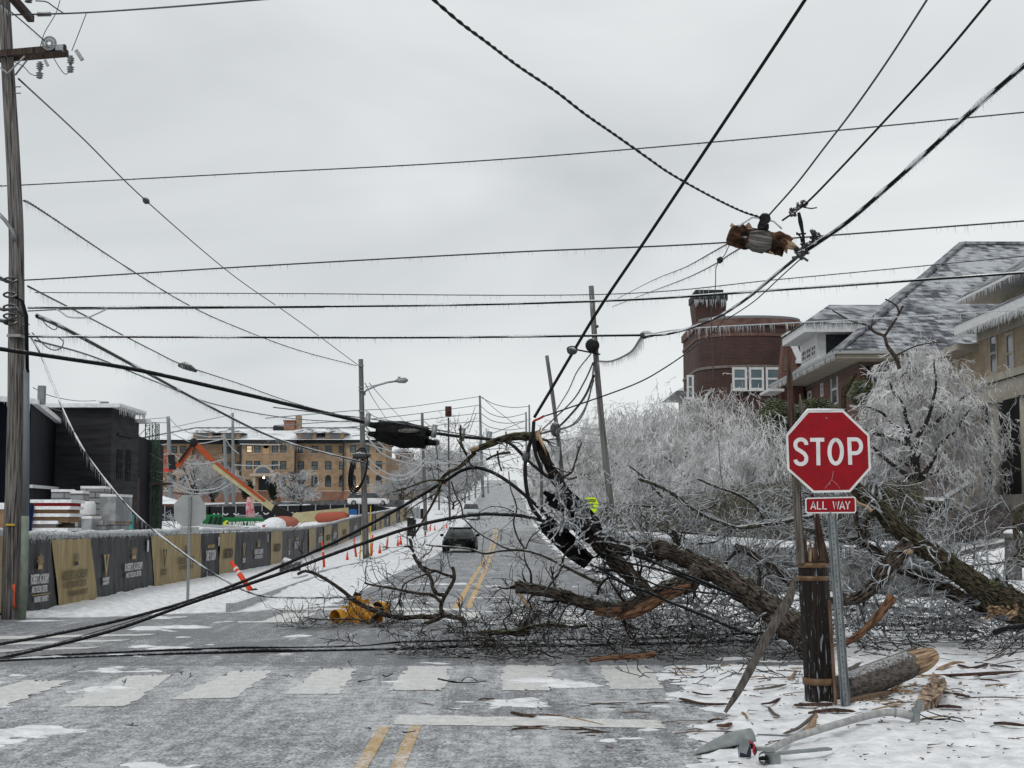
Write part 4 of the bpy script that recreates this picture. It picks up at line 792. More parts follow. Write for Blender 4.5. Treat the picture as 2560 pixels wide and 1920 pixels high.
def splinter(P, wd, mt, label, nm='wood_splinter', sd=0, group='wood splinters on the snow'):
    m = MB(); Q = [Vector(q) for q in spline([tuple(p) for p in P], 4)]; k = len(Q); V_ = []
    for i, q in enumerate(Q):
        t = i/(k-1); wv = wd*.34*min(1, .7+5*t, .1+6*(1-t))*(1+.16*noise.noise(Vector((i*1.9, sd*1.7, 0)))); tt = (Q[min(i+1, k-1)]-Q[max(i-1, 0)]).normalized(); s_ = tt.cross(Vector((0, 0, 1))).normalized()
        for a, b_ in ((-1, -.4), (1, -.5), (.9, .45), (-.8, .5)): V_.append(q+s_*a*wv+Vector((0, 0, b_*wv)))
    m.add(V_, [(i*4+a, i*4+(a+1) % 4, (i+1)*4+(a+1) % 4, (i+1)*4+a) for i in range(k-1) for a in range(4)]+[(3, 2, 1, 0), tuple((k-1)*4+a for a in range(4))])
    return single(nm, m, mt, Q[0], label, 'wood splinter', group)
for i, (a, b, c, wd, mt, lb) in enumerate(long_): splinter([gb(*a, .02), gb(*b, .035), gb(*c, .02)], wd*1.45, mt, lb, sd=i)
ll = [((1155, 1543), (1250, 1555), (1365, 1583), .035, FRESH, 'long thin splinter on the stop line'), ((1105, 1540), (1130, 1548), (1160, 1553), .05, REDW, 'thick reddish splinter left of the stop line tip'), ((1035, 1512), (1050, 1514), (1070, 1518), .04, REDW, 'small brown chip between crosswalk and stop line'),
      ((1230, 1582), (1255, 1587), (1288, 1590), .045, REDW, 'dark brown chip below the stop line'), ((1370, 1622), (1420, 1620), (1480, 1615), .03, GRYW, 'dark stick at the lower edge near the snow'), ((1225, 1530), (1290, 1522), (1365, 1518), .02, REDW, 'thin strip above the right end of the stop line'),
      ((60, 1546), (75, 1547), (90, 1544), .03, REDW, 'tiny dark chip on the road at far left')]
for i, (a, b, c, wd, mt, lb) in enumerate(ll):
    P = []
    for q in (a, b, c): p = gp(*A(q)[0]); p.z = terr(p.x, p.y)+.02; P.append(p)
    splinter(P, wd, mt, lb, sd=i+50)
rs = random.Random(44)
for k in range(64):
    x, y = (rs.gauss(1500, 300), rs.gauss(820, 90)) if k < 48 else (rs.uniform(0, 800), rs.uniform(640, 1100)); x = min(2190, max(5, x)); y = min(1290, max(600, y))
    if 780 < x < 1070: continue
    a = rs.gauss(.1, .6); l = rs.uniform(.06, .32); p = gb(x, y, .02); v = Vector((math.cos(a), math.sin(a), rs.uniform(-.05, .12)))*l
    splinter([p-v, p+Vector((0, 0, .01)), p+v], rs.uniform(.014, .04), rs.choice([REDW, FRESH, FRESH, GRYW, MATS['tan_split_wood']]), 'short loose wood splinter on the snow around the broken pole stub' if k < 48 else 'short loose wood splinter on the snow left of the broken pole stub', sd=k, group='loose splinters around the stub' if k < 48 else 'loose splinters left of the stub')
for k in range(26):
    x, y = rs.uniform(860, 1560), rs.triangular(1470, 1650, 1530); p = gp(*A((x, y))[0]); p.z = terr(p.x, p.y)+.015; a = rs.gauss(0, .4); l = rs.uniform(.05, .20); v = Vector((math.cos(a), math.sin(a), 0))*l
    splinter([p-v, p+Vector((0, 0, .008)), p+v], rs.uniform(.014, .032), rs.choice([REDW, REDW, GRYW, MATS['tan_split_wood']]), 'thin loose wood splinter on the asphalt in front of the crosswalk', sd=k+90, group='loose splinters on the asphalt')
m = MB(); rs = random.Random(11)
for k in range(520):
    x, y = (rs.uniform(0, 2212), rs.uniform(560, 1330)) if k > 300 else (rs.gauss(1350, 380), rs.gauss(850, 120))
    p = gb(x, y, .012) if y < 1320 else gb(x, 1300, .01); a = rs.gauss(.2, .7); l = abs(rs.gauss(0, .04))*rs.random()+.008; v = Vector((math.cos(a), math.sin(a), rs.uniform(-.1, .15)))*l; m.beam(p-v, p+v, rs.uniform(.004, .014), .008, taper=.3)
for k in range(150):
    x, y = rs.uniform(900, 1500), rs.uniform(1440, 1650); p = gp(*A((x, y))[0]); p.z = terr(p.x, p.y)+.008; a = rs.uniform(0, 3); v = Vector((math.cos(a), math.sin(a), 0))*rs.uniform(.01, .05); m.beam(p-v, p+v, .006, .006)
single('wood_litter', m, mat('litter_wood', (.04, .028, .02), (.16, .09, .055), scale=3), gb(1200, 900), 'small chips and slivers of wood littering the snow', 'litter', kind='stuff')
# ---- fallen street lamp
def gba(x, y, h): p = gp(*B1((x, y))[0], h); p.z = gz(p.x, p.y)+h; return p
arm = [gba(560, 1235, .06), gba(640, 1190, .08), gba(740, 1140, .10), gba(900, 1090, .12), gba(1050, 1045, .13), gba(1200, 1003, .14), gba(1330, 980, .15), gba(1420, 988, .14), gba(1490, 1003, .12)]
fl = Thing('fallen_street_lamp', 'broken grey street lamp arm with smashed lamp head lying on the snow', 'street lamp', gb(900, 1100, 0))
Q = [Vector(q) for q in spline([tuple(p) for p in arm], 8)]; LAMP = mat('lamp_grey_paint', (.17, .19, .19), (.24, .26, .26), scale=18, rough=.45)
fl.part('arm', MB().tube(Q, list(np.linspace(.025, .031, len(Q))), 14), mat('pale_grey_arm', (.24, .245, .24), (.40, .40, .39), scale=16, rough=.5, detail=8))
c = gba(1515, 1000, .12); m = MB(); m.box(c, (.06, .05, .12), Matrix.Rotation(.1, 3, 'Y')); m.box(c+Vector((.03, 0, .08)), (.045, .048, .08), Matrix.Rotation(.1, 3, 'Y')); fl.part('pole_bracket', m, LAMP)
fl.part('collar', MB().tube([Q[int(len(Q)*.80)], Q[int(len(Q)*.80)+1]], .037, 14), LAMP)
# shell: half canoe
s0, s1 = gb(75, 1205, .02), gb(455, 1165, .05); ax = (s1-s0); L = ax.length; ax.normalize(); side = ax.cross(Vector((0, 0, 1))).normalized(); m = MB(); V_ = []; nn, ss = 14, 10
for i in range(nn+1):
    t = i/nn; rr_ = .125*min(1, (t*1.5)**.62)
    for j in range(ss+1):
        a = R(-10)+R(170)*j/ss; V_.append(s0+ax*(L*t)+side*(-math.cos(a)*rr_)*.9+Vector((0, 0, math.sin(a)*rr_*.95-.02)))
m.add(V_, [(i*(ss+1)+j, i*(ss+1)+j+1, (i+1)*(ss+1)+j+1, (i+1)*(ss+1)+j) for i in range(nn) for j in range(ss)], True)
sh = fl.part('lamp_shell', m, LAMP); md = sh.modifiers.new('s', 'SOLIDIFY'); md.thickness = .006
fl.part('shell_opening', MB().tube([s0+ax*(L*.97)+Vector((0, 0, .02)), s0+ax*(L*.975)+Vector((0, 0, .02))], .08, 14), mat('hole_black', (.01, .01, .01)))
m = MB(); c = gb(415, 1215, .06); m.tube([c+Vector((-.04, 0, -.01)), c+Vector((.04, .0, -.01))], .045, 14); fl.part('photocell', m, mat('dark_lens', (.01, .015, .03), (.05, .07, .1), scale=8, rough=.1))
m = MB(); c = gb(530, 1255, .05); m.tube([c+Vector((0, -.05, -.01)), c+Vector((.02, .06, -.01))], .036, 12, cap=False); m.box(c+Vector((.07, .0, -.01)), (.07, .08, .07), Matrix.Rotation(.5, 3, 'Z')); m.box(c+Vector((.02, .03, .045)), (.13, .06, .02)); fl.part('housing', m, LAMP); fl.part('cracked_flap', MB().box(c+Vector((-.10, .14, .05)), (.06, .02, .10), Matrix.Rotation(.3, 3, 'Y')), LAMP)
fl.part('housing_mouth', MB().tube([c+Vector((0, -.045, -.01)), c+Vector((0, -.04, 0))], .033, 12), mat('hole_black', (.01, .01, .01)))
m = MB(); m.beam(gb(640, 1240, .05), gb(965, 1245, .03), .075, .014); fl.part('side_panel', m, LAMP); m = MB(); m.beam(gb(500, 1128, .10), gb(715, 1122, .06), .014, .012); fl.part('rod', m, LAMP)
for k, cc in enumerate(('wire_red', 'wire_red', 'wire_dark')):
    m = MB().tube([Vector(q) for q in spline([tuple(gb(445+k*8, 1170, .13)), tuple(gb(475, 1180, .15)), tuple(gb(470+k*10, 1215, .12)), tuple(gb(480, 1245, .06))], 5)], .006, 5); fl.part('lead_wire', m, mat(cc, (.35, .01, .03) if cc == 'wire_red' else (.02, .02, .02)))
for k, P in enumerate((((1540, 1020), (1600, 1060), (1680, 1050), (1740, 1030)), ((1590, 1000), (1690, 1040), (1790, 1050), (1830, 1070)), ((1560, 1040), (1620, 1050), (1700, 1055), (1810, 1075)))):
    fl.part('lead_wire', MB().tube([Vector(q) for q in spline([tuple(gb(x, y, .03+.02*(i % 2))) for i, (x, y) in enumerate(P)], 5)], .005, 5), mat('wire_dark', (.02, .02, .02)))
# ---- fallen traffic signal
YL = mat('signal_yellow', (.42, .18, .012), (.62, .31, .03), scale=9, rough=.5, ice=.12, bump=.3, detail=8)
DK = mat('signal_dark', (.01, .008, .008))
g0 = gp(905, 1560); YT = g0.y+.45
tr_ = Thing('traffic_signal', 'smashed yellow traffic signal lying on the road under a bare branch', 'traffic signal', g0)
def dd(x, y, dy=0): return at(*D1((x, y))[0], YT+dy)
def visor(a, b, ra, rb, nm='visor'):
    P = [a.lerp(b, t) for t in (0, .5, 1)]; o = tr_.part(nm, MB().tube(P, [ra, (ra+rb)/2, rb], 20, cap=False), YL); md = o.modifiers.new('s', 'SOLIDIFY'); md.thickness = .012
    q = a.lerp(b, .22) if nm == 'visor' else a; tr_.part('lens', MB().tube([a.lerp(b, .1), a.lerp(b, .14)], ra*.95, 18), DK, o); return o
visor(dd(640, 520), dd(505, 535, -.25), .150, .14); visor(dd(800, 470), dd(890, 555, -.25), .145, .125)
visor(dd(900, 460, .1), dd(960, 445, .25), .145, .13)
m = MB(); m.beam(dd(640, 600, .05), dd(640, 420, .05), .25, .2); tr_.part('signal_section', m, YL); m = MB(); m.beam(dd(700, 590, 0), dd(700, 430, 0), .22, .25); tr_.part('signal_section', m, YL)
m = MB(); m.beam(dd(870, 570, .2), dd(860, 430, .2), .25, .2); tr_.part('signal_section', m, YL)
m = MB(); m.beam(dd(635, 415, 0), dd(825, 390, 0), .05, .12); m.tube([dd(715, 400, 0), dd(720, 330, 0)], [.06, .075], 10); m.tube([dd(680, 335, .0), dd(745, 355, 0)], .05, 8); tr_.part('hanger_bracket', m, YL)
m = MB(); m.box(dd(715, 322, 0), (.12, .1, .08), Matrix.Rotation(.3, 3, 'Y')); tr_.part('clamp', m, MATS['dark_iron'])
m = MB()
for (x, y, x2, y2) in ((690, 560, 715, 590), (850, 575, 885, 572), (610, 590, 690, 605)): m.beam(dd(x, y, -.15), dd(x2, y2, -.15), .05, .04)
tr_.part('broken_piece', m, mat('split_orange_plastic', (.45, .14, .02)))
# ---- back of the far corner stop sign
bY = 34.0; gbk = gp(*Z4((470, 1545))[0])
bs_ = Thing('stop_sign', 'grey back of an octagonal stop sign on a post in front of the banners', 'stop sign', at(*Z4((466, 1548))[0], bY))
def zb4(x, y, dy=0): return at(*Z4((x, y))[0], bY+dy)
oc2 = [(430, 767), (545, 767), (594, 838), (594, 930), (538, 984), (430, 988), (375, 932), (372, 832)]
SB = mat('sign_back_grey', (.30, .31, .31), (.37, .38, .38), scale=3, rough=.4, metal=.2)
bs_.part('sign_face', MB().prism([zb4(x, y) for x, y in oc2][::-1], (0, .005, 0)), SB)
bs_.part('sign_plate', MB().prism([zb4(x, y) for x, y in ((416, 990), (546, 988), (548, 1030), (416, 1032))][::-1], (0, .005, 0)), SB)
bs_.part('post', MB().beam(zb4(483, 778, -.03), zb4(467, 1556, -.03), .06, .05), METAL)
# ---- yellow diamond sign
yY = 48.0
def ym(x, y, dy=0): return at(*M1((x, y))[0], yY+dy)
yd = Thing('warning_sign', 'fluorescent yellow green diamond sign half hidden behind icy twigs', 'warning sign', gp(*M1((1735, 1400))[0]))
FY = mat('fluorescent_yellow', (.62, .85, .02), (.55, .78, .02), scale=4, rough=.4); ybk = mat('sign_black_ink', (.02, .02, .02))
ysf = yd.part('sign_face', MB().prism([ym(x, y) for x, y in ((1685, 1062), (1762, 1060), (1790, 1105), (1770, 1165), (1735, 1180), (1690, 1150), (1668, 1108))][::-1], (0, .01, 0)), FY)
for s_, y_ in (('WATCH', 1092), ('FOR', 1122)):
    m = textmesh(s_, .125, .8, .006); place(m, ym(1728, y_, -.012), (1, 0, 0), (0, 0, 1)); yd.part('lettering', m, ybk, ysf)
yd.part('post', MB().beam(ym(1735, 1060, .04), ym(1735, 1400, .04), .06, .05), METAL)
# ---- cones and delineators
ORG = mat('orange_plastic', (.75, .06, .02), (.62, .05, .02), scale=6, rough=.5); REF = mat('white_reflective', (.62, .6, .58), rough=.3)
def cone(x, y, h, label, tilt=None, sc=1):
    p = gp(x, y); h = h/SC(p.y)*1.0; t = Thing('traffic_cone', label, 'traffic cone', p, 'orange cones along the kerb'); d = Vector(tilt or (0, 0, 1)).normalized(); r = h*.2
    t.part('base', MB().beam(p-d*.01, p+d*.04, r*2.3, r*2.3), ORG); t.part('cone_body', MB().tube([p+d*.03, p+d*h], [r*.85, r*.14], 12), ORG); t.part('reflective_band', MB().tube([p+d*h*.5, p+d*h*.66], [r*.52, r*.38], 12), REF); return t
def deline(x, y, x2, y2, wd, label, dY=0, Y=None):
    p = gp(x, y); q = at(x2, y2, p.y+dY); t = Thing('channelizer_post', label, 'delineator post', p, 'orange delineator posts along the kerb'); r = wd/2/SC(p.y); d = (q-p)
    t.part('base', MB().tube([p, p+d.normalized()*.05], r*2.2, 10), mat('black_rubber', (.01, .01, .01))); t.part('tube', MB().tube([p, p+d*.85, p+d*.86, p+d], [r, r*.85, r*.6, r*.7], 12), ORG)
    for f in (.62, .74): t.part('reflective_band', MB().tube([p+d*f, p+d*(f+.055)], r*.97, 12), REF)
    return t
cl = [M1((50, 1503))[0], M1((275, 1458))[0], M1((400, 1403))[0], M1((419, 1396))[0], M1((590, 1333))[0], M1((655, 1296))[0], M1((738, 1280))[0], M1((772, 1240))[0]]
for k, ((x, y), h, lb) in enumerate(zip(cl, (25, 27, 23, 27, 19, 16, 15, 6), ('squat cone nearest the left wires beside a tall orange post', 'cone with white band right of the lamp pole', 'left cone of the close pair', 'right cone of the close pair', 'cone in front of the bare short pole', 'small cone left of the tipped cone', 'cone next to a tipped cone behind the black car', 'farthest tiny cone by the dark pole'))):
    cone(x, y, h, 'orange '+lb)
cone(*M1((722, 1277))[0], 16, 'orange cone lying tipped on its side behind the black car', (-1, -.1, .12))
deline(*Z4((920, 1450))[0], *Z4((768, 1230))[0], 14, 'red post leaning steeply left in front of the banners', dY=.5)
deline(*Z4((1413, 1280))[0], *Z4((1398, 1090))[0], 6.5, 'tall orange post crossed by the upper black cable')
deline(*M1((113, 1482))[0], *M1((96, 1340))[0], 6, 'orange post left of the lamp pole, behind the squat cone'); deline(*M1((214, 1476))[0], *M1((226, 1320))[0], 7, 'orange post right against the lamp pole')
deline(*M1((322, 1428))[0], *M1((333, 1305))[0], 5, 'orange post between the banded cone and the close pair'); deline(*M1((623, 1298))[0], *M1((626, 1247))[0], 4, 'dark red short post beside the short bare pole')
p = gp(*M1((493, 1335))[0]); t = Thing('bin', 'black narrow bin on the pavement at the end of the banner fence', 'bin', p); t.part('bin_body', MB().bbox((p.x-.33, p.y, p.z), (p.x+.33, p.y+.6, p.z+1.35)), mat('bin_black', (.015, .015, .017), rough=.5)); t.part('lid', MB().bbox((p.x-.36, p.y-.04, p.z+1.352), (p.x+.2, p.y+.64, p.z+1.5)), mat('bin_black', (.015, .015, .017)))
p = gp(*Z4((1180, 1312))[0]); m = MB(); m.sphere(p+Vector((0, 0, .25)), .42, 10, 6, (1, .7, .75)); t = Thing('fallen_drum', 'dark tipped drum with a red patch on the snow beside the kerb', 'drum', p); t.part('drum', MB().tube([p+Vector((-.3, 0, .3)), p+Vector((.3, -.1, .15))], [.33, .30], 12), mat('dark_drum', (.04, .04, .04), (.09, .09, .09), ice=.4)); t.part('cap', MB().tube([p+Vector((-.1, -.1, .1)), p+Vector((.05, -.3, .08))], .12, 10), mat('dull_red', (.35, .05, .04)))
# yellow marker pole
p = gp(*M1((135, 1500))[0]); single('marker_post', MB().beam(p, at(*M1((160, 1200))[0], p.y), .07, .07), mat('yellow_post', (.55, .38, .06)), p, 'thin yellow marker post leaning beside the lamp pole', 'marker post')
p = gp(*M1((208, 1480))[0]); single('marker_post', MB().beam(p, at(*M1((212, 1120))[0], p.y), .05, .05), MATS['yellow_post'], p, 'thin yellow marker post upright right of the lamp pole', 'marker post')
# ================================================================ banner fence
BK = mat('banner_black', (.008, .009, .012), (.026, .028, .034), scale=2.5, rough=.45, bump=.5, bscale=5, stretch=(1, 3, .5), spec=.2)
GD = mat('banner_gold', (.22, .16, .065), (.33, .25, .115), scale=2, rough=.45, bump=.35, bscale=5, stretch=(1, 3, .5))
INKW = mat('ink_white', (.55, .55, .56)); INKG = mat('ink_gold', (.42, .30, .13)); INKK = mat('ink_black', (.03, .032, .035)); INKF = mat('ink_faded', (.12, .10, .06))
plan = [(-8.95, 16), (-9.6, 24), (-9.85, 30), (-10.2, 40), (-10.3, 62), (-11.2, 84), (-11.5, 112), (-11.4, 172)]
def fx(y): return float(np.interp(y, [p[1] for p in plan], [p[0] for p in plan]))
def hit(px):   # where the vertical plane through photo column px meets the fence
    dx, dy, _ = ray(px, 1308); lo, hi = 17, 171
    for _ in range(40):
        m_ = (lo+hi)/2
        if dx/dy*m_ > fx(m_): lo = m_
        else: hi = m_
    return m_
def fz(y): return gz(fx(y)+1, y)-.02
FH = 1.66
fence = Thing('banner_fence', 'site fence hung with alternating black and gold banners along the snowy pavement', 'fence', (fx(60), 60, fz(60)))
yy = list(np.arange(16.5, 171, 2.6)); ICEF = mat('icy_fringe', (.42, .44, .46), (.66, .68, .70), scale=10, rough=.4, bump=.6)
m = MB()
for y in yy: m.tube([(fx(y)-.05, y, fz(y)-.1), (fx(y)-.05, y, fz(y)+FH+.1)], .03, 6)
fence.part('fence_posts', m, METAL, stuff=True)
m = MB(); mesh_back = mat('fence_backing', (.015, .015, .017), (.035, .035, .038), scale=6)
for a, b in zip(yy[:-1], yy[1:]): m.add([(fx(a)-.03, a, fz(a)+.02), (fx(b)-.03, b, fz(b)+.02), (fx(b)-.03, b, fz(b)+FH-.08), (fx(a)-.03, a, fz(a)+FH-.08)], [(0, 1, 2, 3)])
fence.part('backing_screen', m, mesh_back)
rs = random.Random(3); rows = []; m = MB()
P = [Vector((fx(y)+.0, y, fz(y)+FH+.05*noise.noise(Vector((y*.7, 0, 0)))+.03)) for y in np.arange(17, 171, .35)]
m.tube(P, [.055+.03*noise.noise(Vector((0, i*.6, 0))) for i in range(len(P))], 6, rough=.3, rf=(2, 3)); fence.part('snow_capped_rail', m, ICEF)
for k in range(3800):
    y = 24+147*rs.random()**2.2; l = rs.uniform(.04, .20); o_ = rs.uniform(-.04, .05); z_ = fz(y)+FH+rs.uniform(-.02, .07); rows.append([fx(y)+o_, y, z_, fx(y)+o_+rs.uniform(-.05, .08), y+rs.uniform(-.08, .08), z_-l, rs.uniform(.008, .018), .003])
fence.part('frozen_fringe', segs(rows), ICEF, stuff=True)
def banner(t0, t1, b0, b1, m_, top=.0, bot=.06, sd=0, off=0):
    ya, yb, yc, yd_ = hit(t0), hit(t1), hit(b0), hit(b1); nx_, nz_ = max(4, int(abs(yb-ya)*7)), 10; P = []
    for j in range(nz_+1):
        v = j/nz_
        for i in range(nx_+1):
            u = i/nx_; y = (ya+(yb-ya)*u)*v+(yc+(yd_-yc)*u)*(1-v); z = fz(y)+bot+(FH-.1-top-bot)*v+.02*noise.noise(Vector((y*2, v*2, sd)))*(1 if j in (0, nz_) else 0)
            w_ = .045*noise.noise(Vector((y*3.2+v*1.5, v*1.1, sd*3.3)))+.02*noise.noise(Vector((y*9-v*3, v*2, sd)))
            P.append((fx(y)+.05+off+w_*.8, y, z))
    mb = MB().add(P, [(j*(nx_+1)+i, j*(nx_+1)+i+1, (j+1)*(nx_+1)+i+1, (j+1)*(nx_+1)+i) for j in range(nz_) for i in range(nx_)], True)
    o = fence.part('banner', mb, m_); return o, ya, yb, yc, yd_
def ban_item(o, y, zf, mb, m_, nm='lettering', off=.085):
    y0 = y; ex = Vector((fx(y+.5)-fx(y-.5), 1, fz(y+.5)-fz(y-.5))).normalized(); place(mb, (fx(y)+off, y, fz(y)+zf), ex, (0, 0, 1)); fence.part(nm, mb, m_, o)
def emblem(s):   # fan of rays above an open book
    mb = MB()
    for k in range(7):
        a = R(-48+16*k); c_, s_ = math.sin(a), math.cos(a); l = s*(.62 if k % 2 else .52); w_ = s*.035
        mb.add([(c_*.16*s-w_*.3, s_*.16*s, 0), (c_*.16*s+w_*.3, s_*.16*s, 0), (c_*l+w_, s_*l, 0), (c_*l-w_, s_*l, 0)], [(0, 1, 2, 3)])
    for sx in (-1, 1): mb.add([(0, -.02*s, 0), (sx*.24*s, -.08*s, 0), (sx*.24*s, .12*s, 0), (sx*.12*s, .18*s, 0), (0, .10*s, 0)], [(0, 1, 2, 3, 4)])
    return mb
def vee(s):
    mb = MB(); q = [(-.30, .5), (-.06, .5), (-.06, .44), (-.11, .42), (.02, -.20), (.13, .42), (.07, .44), (.07, .5), (.30, .5), (.30, .44), (.24, .42), (.02, -.5), (-.02, -.5), (-.24, .42), (-.30, .44)]
    P = [(x*s, y*s, 0) for x, y in q]; mb.add(P[:5]+P[12:], [(0, 1, 2, 3, 4, 5, 6, 7)]); mb.add(P[4:13], [tuple(range(9))]); return mb
def wx(mb, k): mb.v = [(x*k, y, z) for x, y, z in mb.v]; return mb
def T(s, h, xs=.8, b=.004): return textmesh(s, h, xs, b, .001)
def seq(kind, x0, x1, bx0=None, bx1=None, sd=0):
    bx0 = x0 if bx0 is None else bx0; bx1 = x1 if bx1 is None else bx1
    gold = kind[0] == 'g'; o, ya, yb, yc, yd_ = banner(x0, x1, bx0, bx1, GD if gold else BK, sd=sd, off=.03 if gold else 0, bot=.10 if gold else .02)
    w_ = (yb-ya); cy_ = (ya+yb+yc+yd_)/4; ink, ink2 = (INKK, INKF) if gold else (INKW, INKG); off = .135 if gold else .105
    if 'r' in kind:   # emblem + academy lettering (centre at 0.62 when wide)
        wide = 'v' in kind; c = yc+(yd_-yc)*.66 if wide else cy_+.1; c2 = ya+(yb-ya)*.63 if wide else (ya+yb)/2
        ban_item(o, (c+c2)/2, .98, wx(emblem(.48), 1.9 if wide else 1.3), INKK if gold else INKG, 'emblem', off); s_ = min(.34 if wide else .30, w_*.16)
        ban_item(o, (c+c2)/2, .66, T('ROBERTS ACADEMY', .28, .85*min(1, w_/5.5 if wide else w_/3.4), .007), ink2 if gold else ink, off=off); ban_item(o, (c+c2)/2, .48, T('AND DYSLEXIA CENTER', .19, .9*min(1, w_/5.5 if wide else w_/3.4), .005), ink2 if gold else ink, off=off)
        if not wide:
            mb = MB().add([(-.7*min(1, w_/2.2), 0, 0), (.7*min(1, w_/2.2), 0, 0), (.7*min(1, w_/2.2), .015, 0), (-.7*min(1, w_/2.2), .015, 0)], [(0, 1, 2, 3)]); ban_item(o, c, .42, mb, INKG, 'rule', off); ban_item(o, c, .28, T('VANDERBILT UNIVERSITY', .16, .95*min(1, w_/3.4)), ink2 if gold else ink, off=off)
    if 'v' in kind:
        c = ya+(yb-ya)*.22; ban_item(o, c, .88, wx(vee(.52), 1.9), INKK if gold else INKG, 'emblem', off); ban_item(o, c, .50, T('VANDERBILT', .11, 1.1), ink2 if gold else ink, off=off); ban_item(o, c, .40, T('UNIVERSITY', .11, 1.1), ink2 if gold else ink, off=off)
    if 'd' in kind:
        k = min(1, w_/4.2); ban_item(o, cy_, .66, T('DARE TO GROW', .48, .62*k, .014), ink, off=off)
        if not gold: ban_item(o, cy_, 1.08, T('VANDERBILT UNIVERSITY', .15, .95*k), INKG, off=off)
    if 't' in kind: # pale tag strip at the upper corner
        y = yb-(yb-ya)*.06; mb = MB().add([(-.09, -.16, 0), (.09, -.16, 0), (.09, .16, 0), (-.09, .16, 0)], [(0, 1, 2, 3)]); ban_item(o, y, 1.28, mb, INKW, 'tag_strip', off)
def z3x(x): return x/2.7657
def z4x(x): return 300+x/2.765
seq('g', -30, 6, -30, 4); seq('k', 12, 60)
seq('kr', z3x(140), z3x(338), z3x(140), z3x(400), 1); seq('gr', z3x(340), z3x(605), z3x(400), z3x(665), 2); seq('kvrt', z3x(615), z3x(1025), z3x(668), z3x(1060), 3); seq('gvr', z3x(1027), z3x(1377), z3x(1062), z3x(1380), 4)
seq('kdt', z3x(1380), z3x(1503), sd=5); seq('gd', z3x(1505), z3x(1614), sd=6); seq('kvrt', z3x(1617), z3x(1848), sd=7)
e4 = [1030, 1112, 1295, 1348, 1402, 1455, 1498, 1580, 1660, 1735, 1762, 1820, 1860, 1905, 1930, 1955, 1975, 1992]; kinds = ['gd', 'kvd', 'g', 'kd', 'gd', 'kd', 'gd', 'kd', 'gd', 'kd', 'gr', 'kr', 'g', 'kd', 'g', 'k', 'g']
seq('k', z3x(1850), z3x(1862), sd=8)
for i, kd in enumerate(kinds): seq(kd, z4x(e4[i])+.4, z4x(e4[i+1])-.4, sd=9+i)
# ================================================================ buildings
def face_box(m, ax, pos, u0, u1, z0, z1, t=.08):  # thin slab on a wall; ax 'y' faces the camera at Y=pos, 'x' faces the road at X=pos
    if ax == 'y': m.bbox((u0, pos-t, z0), (u1, pos+.02, z1))
    else: m.bbox((pos-t, u0, z0), (pos+.02, u1, z1))
    return m
def window(T_, ax, pos, u0, u1, z0, z1, fr=.07, fm=None, gm=None, mull=1, rail=True, sill=None, lit=None, depth=.10):
    m = MB(); f = fr
    face_box(m, ax, pos, u0, u0+f, z0, z1, .05); face_box(m, ax, pos, u1-f, u1, z0, z1, .05); face_box(m, ax, pos, u0+f, u1-f, z0, z0+f, .047); face_box(m, ax, pos, u0+f, u1-f, z1-f, z1, .047)
    if rail: face_box(m, ax, pos, u0+f, u1-f, (z0+z1)/2-f*.4, (z0+z1)/2+f*.4, .042)
    for k in range(1, mull): x = u0+(u1-u0)*k/mull; face_box(m, ax, pos, x-f*.35, x+f*.35, z0+f, z1-f, .039)
    w_ = T_.part('window', m, fm or WHITE); m = MB(); face_box(m, ax, pos, u0+f*.5, u1-f*.5, z0+f*.5, z1-f*.5, .012); T_.part('pane', m, gm or lit or GLASS, w_)
    if sill: m = MB(); face_box(m, ax, pos, u0-.08, u1+.08, z0-.16, z0-.002, .12); T_.part('sill', m, sill, w_)
    return w_
# ---- brick dormitory far left
DY = 300.0
def dz(y): return at(1000, y, DY).z
def dx(x): return at(x, 1200, DY).x
DB = brickmat('tan_brick', (.34, .225, .125), (.27, .165, .09), (.30, .235, .17), 3.2); DBR = brickmat('red_base_brick', (.24, .10, .06), (.20, .08, .05), (.26, .18, .13), 3.2)
SNR = mat('snowy_roof', (.30, .32, .35), (.80, .82, .84), lo=.3, hi=.5, scale=.25, rough=.6, stretch=(1, 3, 1)); DARKT = mat('dark_trim', (.015, .02, .025), (.03, .035, .04)); STONE = mat('pale_stone_trim', (.36, .30, .23), (.46, .40, .32), scale=1)
zx = lambda x: dx(Z4((x, 0))[0][0]); zz = lambda y: dz(Z4((0, y))[0][1])
dm = Thing('dormitory', 'long four storey tan brick dormitory with snowy roof and dormers far behind the site', 'building', (zx(1100), DY, zz(860)))
eav, rid, gnd = zz(408), zz(287), zz(900)
blocks = [(110, 470, 3.0), (470, 830, 5.0), (830, 1210, 0.0), (1210, 1545, 2.0), (1545, 1835, 0.4)]
for a, b, d in blocks:
    dm.part('wall', MB().bbox((zx(a), DY+d, zz(740)), (zx(b), DY+d+16, eav)), DB); dm.part('base_course', MB().bbox((zx(a)+.01, DY+d-.25, gnd), (zx(b)-.01, DY+d+16, zz(740)-.01)), DBR)
    dm.part('stone_band', MB().bbox((zx(a)-.05, DY+d-.32, zz(742)), (zx(b)+.05, DY+d+.1, zz(735))), STONE)
    dm.part('cornice', MB().bbox((zx(a)-.3, DY+d-1.1, eav), (zx(b)+.3, DY+d+16.5, eav+.6)), DARKT)
